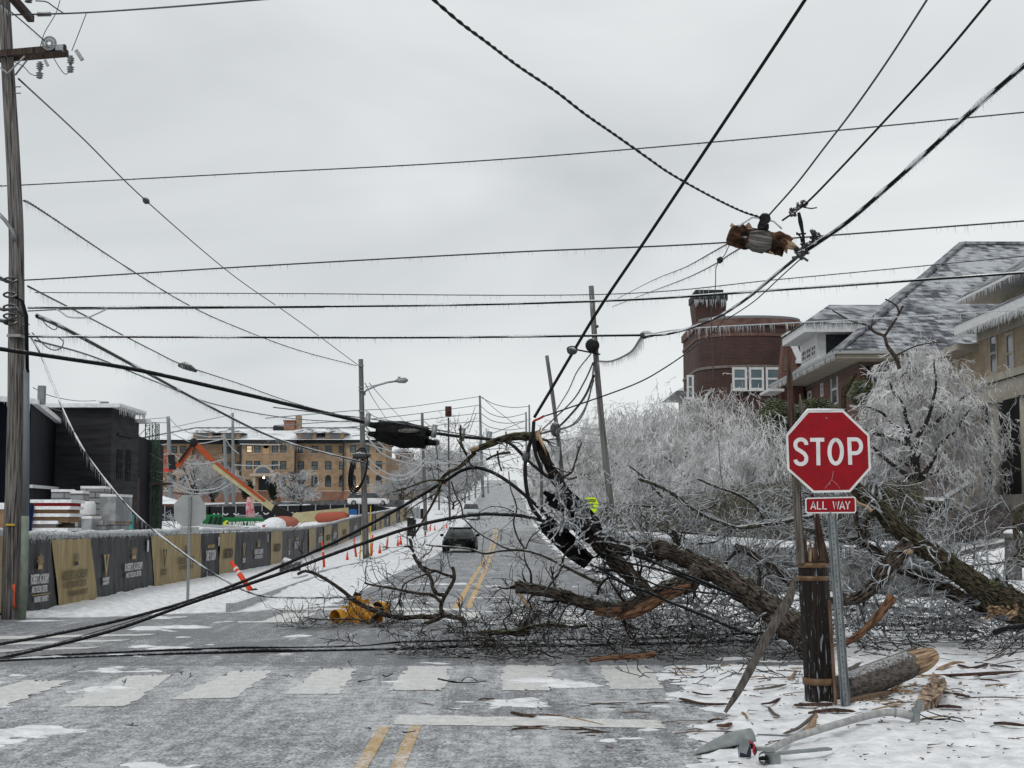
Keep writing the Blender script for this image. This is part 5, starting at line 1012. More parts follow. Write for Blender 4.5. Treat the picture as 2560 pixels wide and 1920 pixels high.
# return wing at the right
dm.part('wall', MB().prism([Vector((zx(1835), DY+.5, gnd)), Vector((zx(2005), DY+30, gnd)), Vector((zx(2005)-.5, DY+50, gnd)), Vector((zx(1700), DY+16, gnd))], (0, 0, zz(470)-gnd-1)), DB)
e0, e1 = zx(105), zx(1850); r0, r1 = zx(450), zx(1600); y0, y1, yr = DY-1.2, DY+18, DY+9; ze = eav+.62
m = MB().add([(e0, y0, ze), (e1, y0, ze), (e1, y1, ze), (e0, y1, ze), (r0, yr, rid), (r1, yr, rid)], [(0, 1, 5, 4), (1, 2, 5), (2, 3, 4, 5), (3, 0, 4)]); roof = dm.part('roof', m, SNR); dm.part('ridge_cap', MB().beam((r0, yr, rid+.1), (r1, yr, rid+.1), .5, .3).beam((e1, y0, ze+.1), (r1, yr, rid+.1), .4, .25).beam((e0, y0, ze+.1), (r0, yr, rid+.1), .4, .25), mat('dark_slate_ridge', (.07, .075, .085), (.3, .31, .33), scale=2), roof)
for cx in (570, 760, 1293, 1482):
    x = zx(cx); z0 = zz(378); f = dm.part('dormer', MB().bbox((x-1.9, DY-.7, z0), (x+1.9, DY+8, zz(338))), DB, roof)
    m = MB().add([(x-2.9, DY-1.5, zz(340)), (x+2.9, DY-1.5, zz(340)), (x+2.9, DY+9, zz(340)), (x-2.9, DY+9, zz(340)), (x-.3, DY+1.5, zz(303)), (x+.3, DY+1.5, zz(303))], [(3, 2, 1, 0), (0, 1, 5, 4), (1, 2, 5), (2, 3, 4, 5), (3, 0, 4)]); dm.part('dormer_roof', m, mat('part_snowed_slate', (.10, .11, .12), (.62, .65, .67), scale=.8, lo=.4, hi=.55), roof)
    dm.part('dormer_window', MB().bbox((x-1.1, DY-.85, zz(372)), (x+1.1, DY-.72, zz(345))), GLASS, roof)
dm.part('chimney', MB().bbox((zx(1090), DY+7, rid-1), (zx(1165), DY+10, zz(240))).bbox((zx(1085), DY+6.8, zz(240)), (zx(1170), DY+10.2, zz(232))), DBR, roof); dm.part('chimney', MB().bbox((zx(1168), DY+8, rid-1), (zx(1206), DY+10, zz(200))), DB, roof); dm.part('roof_vent', MB().bbox((zx(1015), DY+7, rid-1), (zx(1085), DY+9, zz(275))), DARKT, roof)
dm.part('chimney', MB().bbox((zx(380), DY+8, rid-3), (zx(396), DY+10, zz(310))), DBR, roof)
def blk_off(x):
    for a, b, d in blocks:
        if a <= x <= b: return d
    return 0
LITW = mat('warm_lit_window', (.9, .72, .45), emit=.22)
cols = [150, 250, 345, 410, 700, 798, 890, 946, 1068, 1126, 1240, 1335, 1430, 1527, 1608, 1700, 1788]
for x in cols:
    p_ = DY+blk_off(x); wdt = .95 if x not in (700,) else 1.4
    for yt, yb in ((425, 475), (532, 592), (645, 708), (755, 800)):
        if 800 < x < 1180 and yt == 755: continue
        if 880 < x < 1140 and yt == 645 and x != 1126: continue
        k = .92; X0, X1 = zx(x)-wdt*.66, zx(x)+wdt*.66
        wn_ = window(dm, 'y', p_, X0, X1, zz(yb), zz(yt), .14, DARKT, mat('dorm_glass', (.03, .05, .06), (.12, .15, .16), scale=.3, rough=.1) if not (x == 890 and yt == 425) else LITW, 1, True, STONE if yt != 645 else None)
        if yt == 645: c = (X0+X1)/2; m = MB().tube([Vector((c, p_-.04, zz(645)-.05)), Vector((c, p_+.02, zz(645)-.05))], (X1-X0)/2, 16, smooth=False); dm.part('arch_window_top', m, DARKT, wn_)
# portal
cx = zx(1003); m = MB()
for sx in (-1, 1): m.bbox((cx+sx*1.9-.3, DY-2.6, gnd+1.2), (cx+sx*1.9+.3, DY-2.0, zz(640)))
dm.part('portico', m.bbox((cx-2.7, DY-3, zz(640)), (cx+2.7, DY, zz(622))), STONE); dm.part('door_opening', MB().bbox((cx-1.3, DY-.15, gnd), (cx+1.3, DY, zz(650))), DARKT)
m = MB().tube([Vector((cx, DY-2.9, zz(620))), Vector((cx, DY-2.3, zz(620)))], 2.0, 24, smooth=False); m.v = [(x, y, zz(620)+(z-zz(620))*.8 if z > zz(620) else zz(620)) for x, y, z in m.v]; dm.part('portico_arch', m, STONE)
m = MB().tube([Vector((cx, DY-3.0, zz(618))), Vector((cx, DY-2.92, zz(618)))], 1.5, 24, smooth=False); m.v = [(x, y, zz(618)+(z-zz(618))*.8 if z > zz(618) else zz(618)) for x, y, z in m.v]; dm.part('arch_panel', m, mat('blue_grey_panel', (.10, .12, .15)))
GLOW = mat('lamp_glow', (1, .93, .8), emit=6)
m = MB()  .sphere((cx+.1, DY-2.4, zz(650)), .2, 8, 5); dm.part('porch_lamp', m, GLOW)
dm.part('wall_niche', MB().bbox((zx(985), DY-.12, zz(485)), (zx(1028), DY, zz(425))), mat('niche_tan', (.40, .27, .15))); m = MB().tube([Vector((zx(1006), DY-.12, zz(425))), Vector((zx(1006), DY, zz(425)))], (zx(1028)-zx(985))/2, 16, smooth=False); dm.part('niche_arch', m, MATS['niche_tan'])
dm.part('wall_lamp', MB().sphere((zx(1648), DY-.5, zz(715)), .3, 8, 5), GLOW)
for x in (830, 1210, 1543): dm.part('downpipe', MB().bbox((zx(x)-.15, DY-.3, zz(740)), (zx(x)+.15, DY, eav)), DARKT)
# small annex right of it
an = Thing('annex_building', 'small red brick building end right of the dormitory', 'building', at(*E1((580, 1000))[0], 335)); a0, a1 = at(*E1((500, 1050))[0], 335), at(*E1((668, 780))[0], 335)
an.part('wall', MB().bbox((a0.x, 335, a0.z-4), (a1.x, 350, a1.z)), DBR); a2, a3 = at(*E1((545, 985))[0], 334.8), at(*E1((625, 835))[0], 334.8); an.part('window', MB().bbox((a2.x, 334.7, a2.z), (a3.x, 335, a3.z)), GLASS); an.part('roof', MB().bbox((a0.x-.3, 334.5, a1.z), (a1.x+.3, 350, a1.z+.5)), SNR)
# low snowy roof house left
q0, q1 = at(*Z3((955, 830))[0], 165), at(*Z3((1250, 765))[0], 165)
hs = Thing('low_house', 'low shed with snow covered roof between scaffold tower and pole', 'building', (q0.x, 165, q0.z-2)); hs.part('wall', MB().bbox((q0.x, 165, q0.z-2.5), (q1.x-1, 171, q0.z)), DBR)
hs.part('roof', MB().add([(q0.x-.5, 164, q0.z), (q1.x, 164, q0.z), (q1.x, 172, q0.z), (q0.x-.5, 172, q0.z), (q0.x, 168, q1.z), (q1.x-3, 168, q1.z)], [(0, 1, 5, 4), (1, 2, 5), (2, 3, 4, 5), (3, 0, 4)]), SNR)
# ---- black wrapped building at left
BW = mat('black_wall_wrap', (.0015, .002, .005), (.005, .006, .011), scale=.8, rough=.7, spec=.08)
BW2 = mat('dark_grey_block', (.012, .012, .014), (.034, .034, .037), scale=1.2, rough=.8, stretch=(.4, .4, 3))
BLY = 72.0
def bx(x, Y=BLY): return at(*Z3((x, 500))[0], Y).x
def bz(y, Y=BLY): return at(*Z3((400, y))[0], Y).z
bb = Thing('black_building', 'unfinished building wrapped in black sheathing with icicles on its snowy parapet', 'building', (bx(700), BLY, gz(-18, BLY)))
gl = gz(-18, BLY)-.5
# plan: left wall recedes to a corner, then a front, then a taller front block
Pp = [Vector((bx(-600, 58), 58, gl)), Vector((bx(205, 62), 62, gl)), Vector((bx(450, 80), 80, gl)), Vector((bx(665, 80), 80, gl)), Vector((bx(770, 76), 76, gl)), Vector((bx(770, 76)-2, 96, gl)), Vector((bx(-600, 58), 96, gl))]
hz = bz(135, 62)
m = MB().prism(Pp, (0, 0, hz-gl)); m.v = [(x, y, z if z <= gl+.1 else z) for x, y, z in m.v]; bb.part('wall', m, BW)
BX = at(*Z3((768, 500))[0], 74).x; tz = bz(165, 74); byy = lambda x: BX*ray(Z3((x, 0))[0][0], 1308)[1]/ray(Z3((x, 0))[0][0], 1308)[0]
ye1, ye2 = byy(915), byy(945); tz2 = bz(262, ye1)
bb.part('block_wing', MB().bbox((BX-5, 74, gl), (BX, ye1, tz)), BW2); bb.part('block_wing', MB().bbox((BX-5, ye1+.003, gl), (BX-.004, ye2, tz2)), BW2)
m = MB().bbox((BX-5.2, 73.6, tz), (BX+.5, ye1+.5, tz+.2)); bb.part('snow_cap', m, SNOW); m = MB().bbox((BX-5, ye1+.51, tz2), (BX+.5, ye2+.7, tz2+.2)); bb.part('snow_cap', m, SNOW)
for (a, b) in zip(Pp[:4], Pp[1:5]):
    m = MB().beam(a+Vector((0, 0, hz-gl+.09)), b+Vector((0, 0, hz-gl+.09)), .5, .22); bb.part('snow_cap', m, SNOW)
rows = []; rs = random.Random(9)
for (a, b, zt) in [(Pp[i], Pp[i+1], hz) for i in range(4)]+[(Vector((BX+.5, 73.8, 0)), Vector((BX+.5, ye1+.5, 0)), tz+.05)]:
    L = (b-a).length
    for k in range(int(L*9)): t = rs.random(); p = a.lerp(b, t); l = rs.uniform(.08, .5); rows.append([p.x, p.y-.28, zt+.02, p.x, p.y-.28, zt-l, .03, .008])
bb.part('icicles', segs(rows), ICEF, stuff=True)
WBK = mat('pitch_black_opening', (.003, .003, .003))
for (xa, xb, yt_, yb_) in ((795, 838, 455, 655), (858, 895, 460, 668), (858, 893, 795, 985)):
    y0_, y1_ = byy(xa), byy(xb); z0_, z1_ = bz(yb_, (y0_+y1_)/2), bz(yt_, (y0_+y1_)/2); wn_ = bb.part('window', MB().bbox((BX-.02, y0_, z0_), (BX+.03, y1_, z1_)), WBK); m = MB()
    for t in (.33, .66): y = y0_*(1-t)+y1_*t; m.bbox((BX+.032, y-.04, z0_), (BX+.06, y+.04, z1_))
    for t in (.3, .6): z = z0_*(1-t)+z1_*t; m.bbox((BX+.062, y0_, z-.03), (BX+.08, y1_, z+.03))
    bb.part('window_bars', m, BW2, wn_)
bb.part('window', MB().bbox((bx(697, 78.5), 77.6, bz(600, 78)), (bx(718, 78.5), 77.7, bz(475, 78))), WBK); bb.part('ledge', MB().bbox((BX+.003, byy(792), bz(355, 75.5)), (BX+.12, byy(898), bz(343, 75.5))), BW2)
m = MB().beam(Vector((bx(195, 61), 61.5, bz(705, 61))), Vector((bx(450, 79), 79.5, bz(725, 79))), .12, .14); bb.part('frosted_ledge', m, ICEF); m = MB().beam(Vector((bx(450, 79), 79.6, bz(725, 79))), Vector((bx(665, 79), 79.6, bz(728, 79))), .12, .14); bb.part('frosted_ledge', m, ICEF)
for x, y0_, y1_, Y, r in ((215, -5, 125, 62, .14), (672, 110, 190, 79, .2)): bb.part('roof_post', MB().bbox((bx(x, Y)-r, Y+1, bz(y1_, Y)), (bx(x, Y)+r, Y+1.3, bz(y0_, Y))), LG)
W(Z3((228, 25), (330, 75), (450, 105), (560, 118), (665, 115)), (63, 79), 2, 'thin wire strung between the two posts on the black building roof', m=FARW); W(Z3((678, 115), (730, 155), (770, 185)), (79, 79), 1.6, 'short thin wire dropping right from the roof post of the black building', m=FARW); W(Z3((230, 115), (330, 160), (440, 190)), (63, 70), 1.6, 'second thin wire sloping along the black building parapet', m=FARW)
bb.part('brown_pier', MB().bbox((bx(915, 79.5), 79.5, gl), (bx(955, 79.5), 80, bz(650, 79.5))), mat('brown_pier', (.05, .025, .02), (.08, .04, .03)))
# scaffold
SCG = mat('green_steel', (.02, .05, .03), (.06, .10, .07), scale=4); SCY = 90.0
sf = Thing('scaffold_tower', 'slender green lattice mast climber tower right of the black building', 'scaffold', at(*Z3((1040, 1000))[0], SCY))
def sx_(x, y, d=0): return at(*Z3((x, y))[0], SCY+d)
for (xa, xb, yt, yb) in ((1006, 1036, 258, 1000), (1052, 1075, 268, 1000), (1085, 1100, 275, 1000)):
    m = MB()
    for x in (xa, xb):
        for d in (0, .45): m.beam(sx_(x, yt, d), sx_(x, yb, d), .055, .055)
    n_ = 26
    for k in range(n_):
        y_a = yt+(yb-yt)*k/n_; y_b = yt+(yb-yt)*(k+1)/n_; m.beam(sx_(xa, y_a), sx_(xb, y_a), .035, .035); m.beam(sx_(xa if k % 2 else xb, y_a), sx_(xb if k % 2 else xa, y_b), .03, .03)
    sf.part('mast', m, SCG)
m = MB(); m.beam(sx_(945, 690), sx_(1185, 690), .6, .14); sf.part('platform', m, mat('rusty_plank', (.08, .05, .035), (.14, .10, .08), ice=.4))
m = MB(); rs = random.Random(6)
for k in range(70):
    x, y = rs.uniform(955, 1180), rs.uniform(600, 730); a = sx_(x, y, rs.uniform(-.5, .5)); b = sx_(x+rs.uniform(-45, 45), y+rs.uniform(-30, 30), rs.uniform(-.5, .5)); m.beam(a, b, .03, .03)
sf.part('platform_clutter', m, mat('clutter_green', (.02, .05, .03), (.22, .22, .2), scale=3)); m = MB()
for (a, b) in (((945, 480), (1010, 590)), ((945, 590), (1010, 480)), ((1036, 480), (1180, 560)), ((1036, 600), (1180, 620)), ((1036, 640), (1180, 690)), ((940, 380), (1006, 310)), ((1036, 265), (1155, 268)), ((950, 700), (1010, 800))): m.beam(sx_(*a), sx_(*b), .04, .04)
sf.part('tie_rods', m, mat('galv_rod', (.25, .24, .2), (.3, .3, .28)))
for k, x in enumerate((985, 1020, 1060, 1083, 1098)): sf.part('leg', MB().beam(sx_(x, 700), sx_(x, 1010), .045, .045), SCG)
# pallets of blocks
BLK = brickmat('concrete_blocks', (.26, .265, .27), (.33, .335, .34), (.10, .10, .10), 2.4, bw=.30, bh=.085)
PWD = mat('pallet_wood', (.16, .11, .07), (.24, .17, .11), scale=5, ice=.3)
def blocks_(x0, x1, y0, y1, Y, label, cap=True, rot=0, dp=1.1, m_=None):
    a, b = at(*Z3((x0, y1))[0], Y), at(*Z3((x1, y0))[0], Y); t = Thing('block_pallet', label, 'pallet of blocks', (a.x, Y, a.z), 'pallets of concrete blocks'); w_ = b.x-a.x; c = Vector(((a.x+b.x)/2, Y+dp/2, (a.z+b.z)/2)); rt = Matrix.Rotation(rot, 3, 'Z')
    t.part('block_stack', MB().box(c, (w_*.86, dp, b.z-a.z), rt), m_ or BLK); 
    if cap: t.part('snow_cap', MB().box(Vector((c.x, c.y, b.z+.04)), (w_*.88, dp*1.02, .09), rt), SNOW)
    t.part('pallet', MB().box(Vector((c.x, c.y, a.z-.06)), (w_*.9, dp, .11), rt), PWD); return t
blocks_(300, 480, 745, 915, 50, 'block pallet at left top, under a thick snow layer', rot=.25, dp=1.6); blocks_(465, 570, 755, 930, 49.5, 'block pallet between the timber stack and the white bag', rot=.1)
blocks_(520, 720, 722, 905, 52, 'tallest block pallet at the back with an icy top', rot=.15, dp=1.5); blocks_(695, 835, 778, 950, 50.5, 'block pallet leaning at right, wrapped in plastic', rot=-.15, dp=1.4, m_=mat('wrapped_blocks', (.24, .25, .26), (.34, .35, .36), scale=2.2, rough=.3, lo=.45, hi=.55))
blocks_(465, 555, 945, 1075, 48, 'lower block pallet right against the timber stack', cap=False); blocks_(555, 640, 930, 1070, 47.5, 'lower wrapped block pallet with snow on top beside the dark gap', m_=MATS['wrapped_blocks']); blocks_(640, 735, 945, 1065, 48, 'lower middle block pallet', cap=False); blocks_(730, 830, 965, 1060, 48.5, 'lower block pallet at the far right of the stacks', cap=False, rot=-.15)
a, b = at(*Z3((572, 905))[0], 47.6), at(*Z3((612, 810))[0], 47.6); tt = Thing('white_bag', 'white bag standing on snow between the block pallets', 'bag', a); tt.part('bag_body', MB().tube([a.lerp(Vector((a.x, a.y, b.z)), t)+Vector(((b.x-a.x)/2, .3, 0)) for t in (0, .1, .8, 1)], [.24, .27, .25, .2], 10, rough=.08), mat('bag_white', (.62, .62, .63), (.7, .7, .7)))
tk = Thing('timber_stack', 'stack of red banded timber packs with snow between layers behind the banners', 'timber stack', at(*Z3((350, 1070))[0], 44.5))
TM = mat('tan_timber', (.20, .12, .065), (.30, .19, .11), scale=4, stretch=(1, 1, 9)); RDT = mat('red_timber_wrap', (.30, .02, .025), (.42, .03, .03), scale=4)
for (xa, xb, ya, yb, mt) in ((235, 480, 822, 855, RDT), (232, 470, 868, 905, TM), (232, 470, 918, 957, TM), (205, 385, 968, 1010, mat('grey_timber', (.20, .17, .15), (.32, .29, .26), scale=3)), (220, 455, 1018, 1055, RDT)):
    a, b = at(*Z3((xa, yb))[0], 44.5), at(*Z3((xb, ya))[0], 44.5); tk.part('timber_pack', MB().bbox((a.x, 44.5, a.z), (b.x, 45.7, b.z)), mt); tk.part('snow_layer', MB().bbox((a.x-.08, 44.35, b.z), (b.x+.1, 45.8, b.z+.10)), SNOW)
a, b = at(*Z3((370, 1060))[0], 44.8), at(*Z3((465, 960))[0], 44.8); tk.part('loose_sticks', MB().bbox((a.x, 44.8, a.z), (b.x, 45.6, b.z)), mat('dark_gap_wood', (.03, .02, .015), (.12, .08, .06), scale=9, stretch=(.3, 1, 8)))
a, b = at(*Z3((175, 1070))[0], 44.2), at(*Z3((222, 840))[0], 44.2); tt = Thing('blue_tarp', 'dark blue tarp hanging left of the timber stack', 'tarp', a); m = MB(); n_ = 8; P = [(a.x+(b.x-a.x)*(i/n_)*(.6+.4*j), 44.2+.12*math.sin(i*1.9), a.z+(b.z-a.z)*j) for j in (0, 1) for i in range(n_+1)]; o = tt.part('sheet', m.add(P, [(i, i+1, n_+2+i, n_+1+i) for i in range(n_)]), mat('blue_tarp', (.01, .02, .07), (.02, .04, .13), scale=5)); md = o.modifiers.new('s', 'SOLIDIFY'); md.thickness = .05
a, b = at(*Z3((-30, 1060))[0], 46), at(*Z3((28, 800))[0], 46); tt = Thing('timber_stack', 'timber bundle seen left of the big wooden pole', 'timber stack', a); tt.part('timber_pack', MB().bbox((a.x, 46, a.z), (b.x, 47, b.z-.3)), TM); tt.part('snow_layer', MB().bbox((a.x-.1, 45.9, b.z-.3), (b.x+.05, 47.1, b.z-.1)), SNOW)
p = at(*Z3((890, 1028))[0], 60); single('barrel', MB().bbox((p.x-.12, 60, p.z-.6), (p.x+.12, 60.3, p.z+.75)), mat('teal_plastic', (.05, .28, .24)), p, 'small teal post standing before the black building', 'post')
# snow mounds inside the site
rs = random.Random(12)
for k, (x, y, w_, h_) in enumerate(((960, 1030, 120, 25), (1090, 1010, 160, 40), (1180, 1000, 120, 50), (1230, 990, 60, 30), (900, 1050, 100, 16), (1850, 965, 180, 34))):
    Y = 95+k*4; p = at(*Z3((x, y+12))[0], Y); r = w_/2.7657/SC(Y)/2; m = MB().sphere(p, r, 16, 8, (1, 1, h_/w_*1.6)); m.v = [(a, b, c+.25*noise.noise(Vector((a*.9, b*.9, c)))) for a, b, c in m.v]; struct('snow_mound', m, SNOW)
def junk(x, y, w_, Y, m_, label, sd):
    p = at(*Z3((x, y))[0], Y); m = MB(); rs = random.Random(sd)
    for k in range(9): v = Vector((rs.uniform(-1, 1), rs.uniform(-.5, .5), rs.uniform(0, 1)))*w_; u = Vector((rs.uniform(-1, 1), rs.uniform(-.5, .5), rs.uniform(0, 1)))*w_; m.beam(p+v, p+u, .06, .06)
    single('steel_rack', m, m_, p, label, 'steel rack', None)
junk(1130, 1000, 1.2, 100, METAL, 'tangled grey rack of bars on the snow right of the scaffold', 1); junk(1200, 985, 1.2, 104, METAL, 'tangled grey rack of bars behind the grey sign back', 2)
# rear dark fence
rf = Thing('rear_fence', 'dark screened fence with pale crescents at the back of the site', 'fence', at(*Z4((600, 950))[0], 162))
DKF = mat('dark_screen', (.008, .009, .011), (.018, .019, .022), scale=2, stretch=(1, 1, 6)); pts = [(-60, 840, 955, 158), (120, 845, 955, 160), (500, 850, 955, 162), (620, 850, 950, 163), (1250, 838, 940, 166), (1750, 835, 925, 172), (1960, 880, 925, 176)]
for (xa, ta, ba, Ya), (xb, tb, bb_, Yb) in zip(pts[:-1], pts[1:]):
    P = [at(*Z4((xa, ba+40))[0], Ya), at(*Z4((xb, bb_+40))[0], Yb), at(*Z4((xb, tb))[0], Yb), at(*Z4((xa, ta))[0], Ya)]; rf.part('screen', MB().prism(P, (0, .1, 0)), DKF)
    n_ = max(1, int((xb-xa)/85))
    for k in range(n_+1):
        t = k/n_; a = P[3].lerp(P[2], t); b = P[0].lerp(P[1], t); rf.part('fence_post', MB().bbox((a.x-.06, a.y-.1, b.z), (a.x+.06, a.y-.02, a.z+.1)), METAL)
CR = mat('crescent_white', (.5, .5, .5))
for x, y in ((665, 885), (730, 885), (805, 885), (940, 880), (1010, 880), (1085, 880), (1207, 878), (1300, 876), (1395, 874), (1480, 872), (340, 900)):
    Y = 161; c = at(*Z4((x, y))[0], Y); m = MB().tube([c+Vector((math.sin(a)*.32, -.02, -math.cos(a)*.32)) for a in np.linspace(-1.1, 1.1, 8)], .07, 5); rf.part('crescent_mark', m, CR)
sw = single('retaining_wall', MB().prism([at(*Z4((x, y))[0], 215) for x, y in ((560, 870), (1960, 850), (1960, 800), (1500, 802), (560, 835))], (0, .8, 0)), mat('dark_stone', (.05, .05, .05), (.12, .12, .12), scale=2), at(*Z4((1200, 860))[0], 215), 'dark stone retaining wall below the dormitory', 'wall')
gt = Thing('mesh_gate', 'pale chain link gate at the far end of the banner fence', 'gate', at(*E1((660, 1560))[0], 172)); P = [at(*E1(q)[0], 172) for q in ((590, 1500), (770, 1560), (770, 1420), (590, 1430))]; gt.part('mesh_panel', MB().prism(P, (0, .08, 0)), mat('chain_link_grey', (.30, .32, .33), (.40, .42, .43), scale=3, alpha=.8))
for x in (600, 665, 752, 775): gt.part('gate_post', MB().beam(at(*E1((x, 1395))[0], 171.5), at(*E1((x, 1560))[0], 171.5), .12, .12), METAL)
gt.part('dark_panel', MB().prism([at(*E1(q)[0], 171) for q in ((785, 1570), (850, 1590), (850, 1430), (785, 1440))], (0, .08, 0)), DKF)
# ---- boom lift
BLF = 125.0
def bl(x, y, d=0): return at(*Z4((x, y))[0], BLF+d)
OR2 = mat('lift_orange', (.38, .075, .025), (.32, .06, .02), scale=2); CR2 = mat('lift_cream', (.38, .34, .19), (.46, .42, .26), scale=2); BL2 = mat('lift_black', (.015, .015, .016))
lift = Thing('boom_lift', 'orange and cream boom lift with raised jib and red basket inside the site', 'boom lift', bl(1150, 970))
lift.part('lower_boom', MB().beam(bl(1085, 880), bl(650, 560), .45, .52), CR2); lift.part('upper_boom', MB().beam(bl(1000, 808, -.22), bl(660, 543, -.22), .22, .24), OR2); lift.part('tip_boom', MB().beam(bl(640, 530), bl(525, 415), .38, .42), OR2)
lift.part('knuckle', MB().sphere(bl(510, 408), .42, 10, 6), BL2); lift.part('jib', MB().beam(bl(505, 415), bl(398, 575), .35, .42), OR2); lift.part('jib_cylinder', MB().beam(bl(490, 425, -.3), bl(405, 540, -.3), .16, .16), BL2)
m = MB().beam(bl(1060, 860), bl(1180, 925), .7, .8); m.beam(bl(1178, 915), bl(1165, 965), .6, .5); lift.part('riser', m, BL2); lift.part('turret', MB().sphere(bl(1135, 955), 1.3, 12, 6, (1, .8, .45)), mat('salmon_hood', (.36, .13, .09)))
m = MB().beam(bl(950, 850), bl(1015, 945), .22, .22); lift.part('lift_cylinder', m, BL2)
m = MB(); c0, c1 = bl(230, 585), bl(345, 585)
for z_ in (585, 545, 500, 462):
    for d in (0, 1.0): m.beam(bl(235, z_, d), bl(345, z_, d), .05, .05)
for x_ in (235, 262, 290, 318, 345):
    for d in (0, 1.0): m.beam(bl(x_, 462, d), bl(x_, 588, d), .05, .05)
bk = lift.part('basket_rails', m, mat('basket_red', (.50, .06, .04))); lift.part('basket_floor', MB().bbox((c0.x, BLF-.1, c0.z-.25), (c1.x, BLF+1.1, c0.z)), MATS['basket_red'], bk); lift.part('control_box', MB().bbox((bl(275, 520).x, BLF-.12, bl(275, 548).z), (bl(312, 520).x, BLF+.2, bl(275, 520).z)), MATS['basket_red'], bk); lift.part('basket_mount', MB().beam(bl(355, 490), bl(362, 590), .5, .5), BL2)
l2 = Thing('boom_lift', 'parked lift with level cream boom and orange hood behind the fence', 'boom lift', bl(1450, 950, 6)); l2.part('boom', MB().beam(bl(1185, 930, 6), bl(1580, 890, 6), .6, .95), CR2); l2.part('hood', MB().tube([bl(1350, 935, 4), bl(1370, 925, 4), bl(1550, 915, 4), bl(1580, 930, 4)], [.2, .45, .45, .3], 12), mat('faded_orange_hood', (.36, .10, .06))); l2.part('tank', MB().beam(bl(1590, 893, 4), bl(1635, 893, 4), .8, .7), mat('blue_paint', (.02, .11, .30))); l2.part('snow_cap', MB().beam(bl(1590, 915, 4), bl(1665, 915, 4), .9, .25), SNOW)
gv = Thing('telehandler', 'green telescopic handler boom lettered in white behind the banners', 'telehandler', bl(800, 960, -8)); GRN = mat('machine_green', (.01, .16, .05), (.015, .12, .04), scale=2)
gv.part('boom', MB().beam(bl(690, 945, -8), bl(1000, 958, -8), .5, .62), GRN); gv.part('boom_head', MB().beam(bl(572, 945, -8), bl(700, 940, -8), .6, .95), GRN); gv.part('lower_frame', MB().beam(bl(550, 975, -8.3), bl(880, 1000, -8.3), .5, .25), mat('grey_paint', (.33, .34, .35)))
m = MB()
for x in (625, 660, 690): m.box(bl(x, 942, -8.35), (.18, .1, .6), Matrix.Rotation(.3, 3, 'Y'))
gv.part('dark_recess', m, BL2); a = bl(835, 964, -8.30); m = textmesh('SUNBELT RENTALS', .50, .72, .018); place(m, a+Vector((.55, -.1, -.20)), (1, 0, .02), (0, 0, 1)); gv.part('lettering', m, mat('letter_white', (.6, .6, .6)))
m = MB().prism([bl(x, y, -8.5) for x, y in ((735, 940), (708, 962), (735, 982), (748, 972), (728, 962), (750, 948))], (0, .05, 0)); gv.part('arrow_mark', m, mat('arrow_yellow', (.55, .55, .05)))
cb = Thing('rig_post', 'pink and white bundled post rising behind the green machine', 'wrapped post', bl(895, 920, -2)); cb.part('wrapped_post', MB().tube([bl(x, y, -2) for x, y in ((893, 780), (900, 850), (900, 920))], [.15, .35, .42], 8, rough=.3), mat('pink_wrap', (.45, .05, .07), (.6, .5, .5), scale=2.5))
tp = Thing('snowy_tarpaulin', 'snow covered tarpaulin heap with a red edge right of the green machine', 'tarpaulin', bl(1050, 980, -12)); m = MB().sphere(bl(1062, 985, -12), 1.0, 18, 8, (1, .7, .7)); m.v = [(x, y, z+.2*noise.noise(Vector((x*1.5, y, z*2)))) for x, y, z in m.v]; tp.part('heap', m, SNOW); tp.part('red_edge', MB().beam(bl(985, 985, -12.5), bl(1050, 968, -12.5), .12, .18), mat('dull_red', (.35, .05, .04)))
m = MB().bbox((bl(810, 0, 12).x, BLF+12, bl(0, 930, 12).z), (bl(1000, 0, 12).x, BLF+13, bl(0, 912, 12).z)); tq = Thing('site_trailer', 'low grey green trailer bed behind the green machine', 'trailer', bl(900, 940, 12)); tq.part('bed', m, mat('trailer_green', (.10, .16, .12))); tq.part('rail', MB().beam(bl(810, 908, 12), bl(1000, 908, 12), .1, .1), METAL)
# ================================================================ houses on the right
RB = brickmat('dark_red_brick', (.070, .025, .018), (.042, .017, .012), (.062, .045, .038), 1.15); RB2 = brickmat('red_brick', (.145, .052, .033), (.095, .034, .024), (.15, .105, .085), 1.15); CREAMP = mat('cream_painted_wood', (.30, .275, .225), (.38, .35, .30), scale=2)
def hx(x, Y): return at(*H4((x, 800))[0], Y).x
def hzz(y, Y): return at(*H4((1000, y))[0], Y).z
RY = 88.0
rb = Thing('round_brick_building', 'dark red brick building with rounded bay, flat roof rim and square chimney', 'building', (hx(450, RY), RY, gz(14, RY)))
def bay(z0, z1, grow=0, top=None):
    P = []; x0, x1 = hx(125, RY+8)-grow, hx(860, RY)+grow; c = (x0+x1)/2; a = (x1-x0)/2; n_ = 30
    for k in range(n_+1):
        t = math.pi*k/n_; P.append(Vector((c-math.cos(t)*a, RY+3.4-(math.sin(t)**.62)*(3.4+grow), z0)))
    P += [Vector((x1, RY+9, z0)), Vector((x0, RY+9, z0))]; return MB().prism(P, (0, 0, z1-z0))
zt = hzz(600, RY)
rb.part('wall', bay(gz(14, RY)-.5, zt), RB); rb.part('roof_rim', bay(zt, zt+.45, .12), mat('dark_rim', (.10, .05, .04), (.16, .10, .085), scale=2)); rb.part('roof_rim', bay(zt+.45, zt+.62, .0), mat('grey_flashing', (.20, .21, .22)))
rb.part('brick_band', bay(hzz(662, RY), hzz(645, RY), .06), mat('dark_rim', (.1, .05, .04))); rb.part('stone_band', bay(hzz(850, RY), hzz(835, RY), .07), mat('grey_stone', (.13, .11, .10), (.20, .17, .155), scale=3))
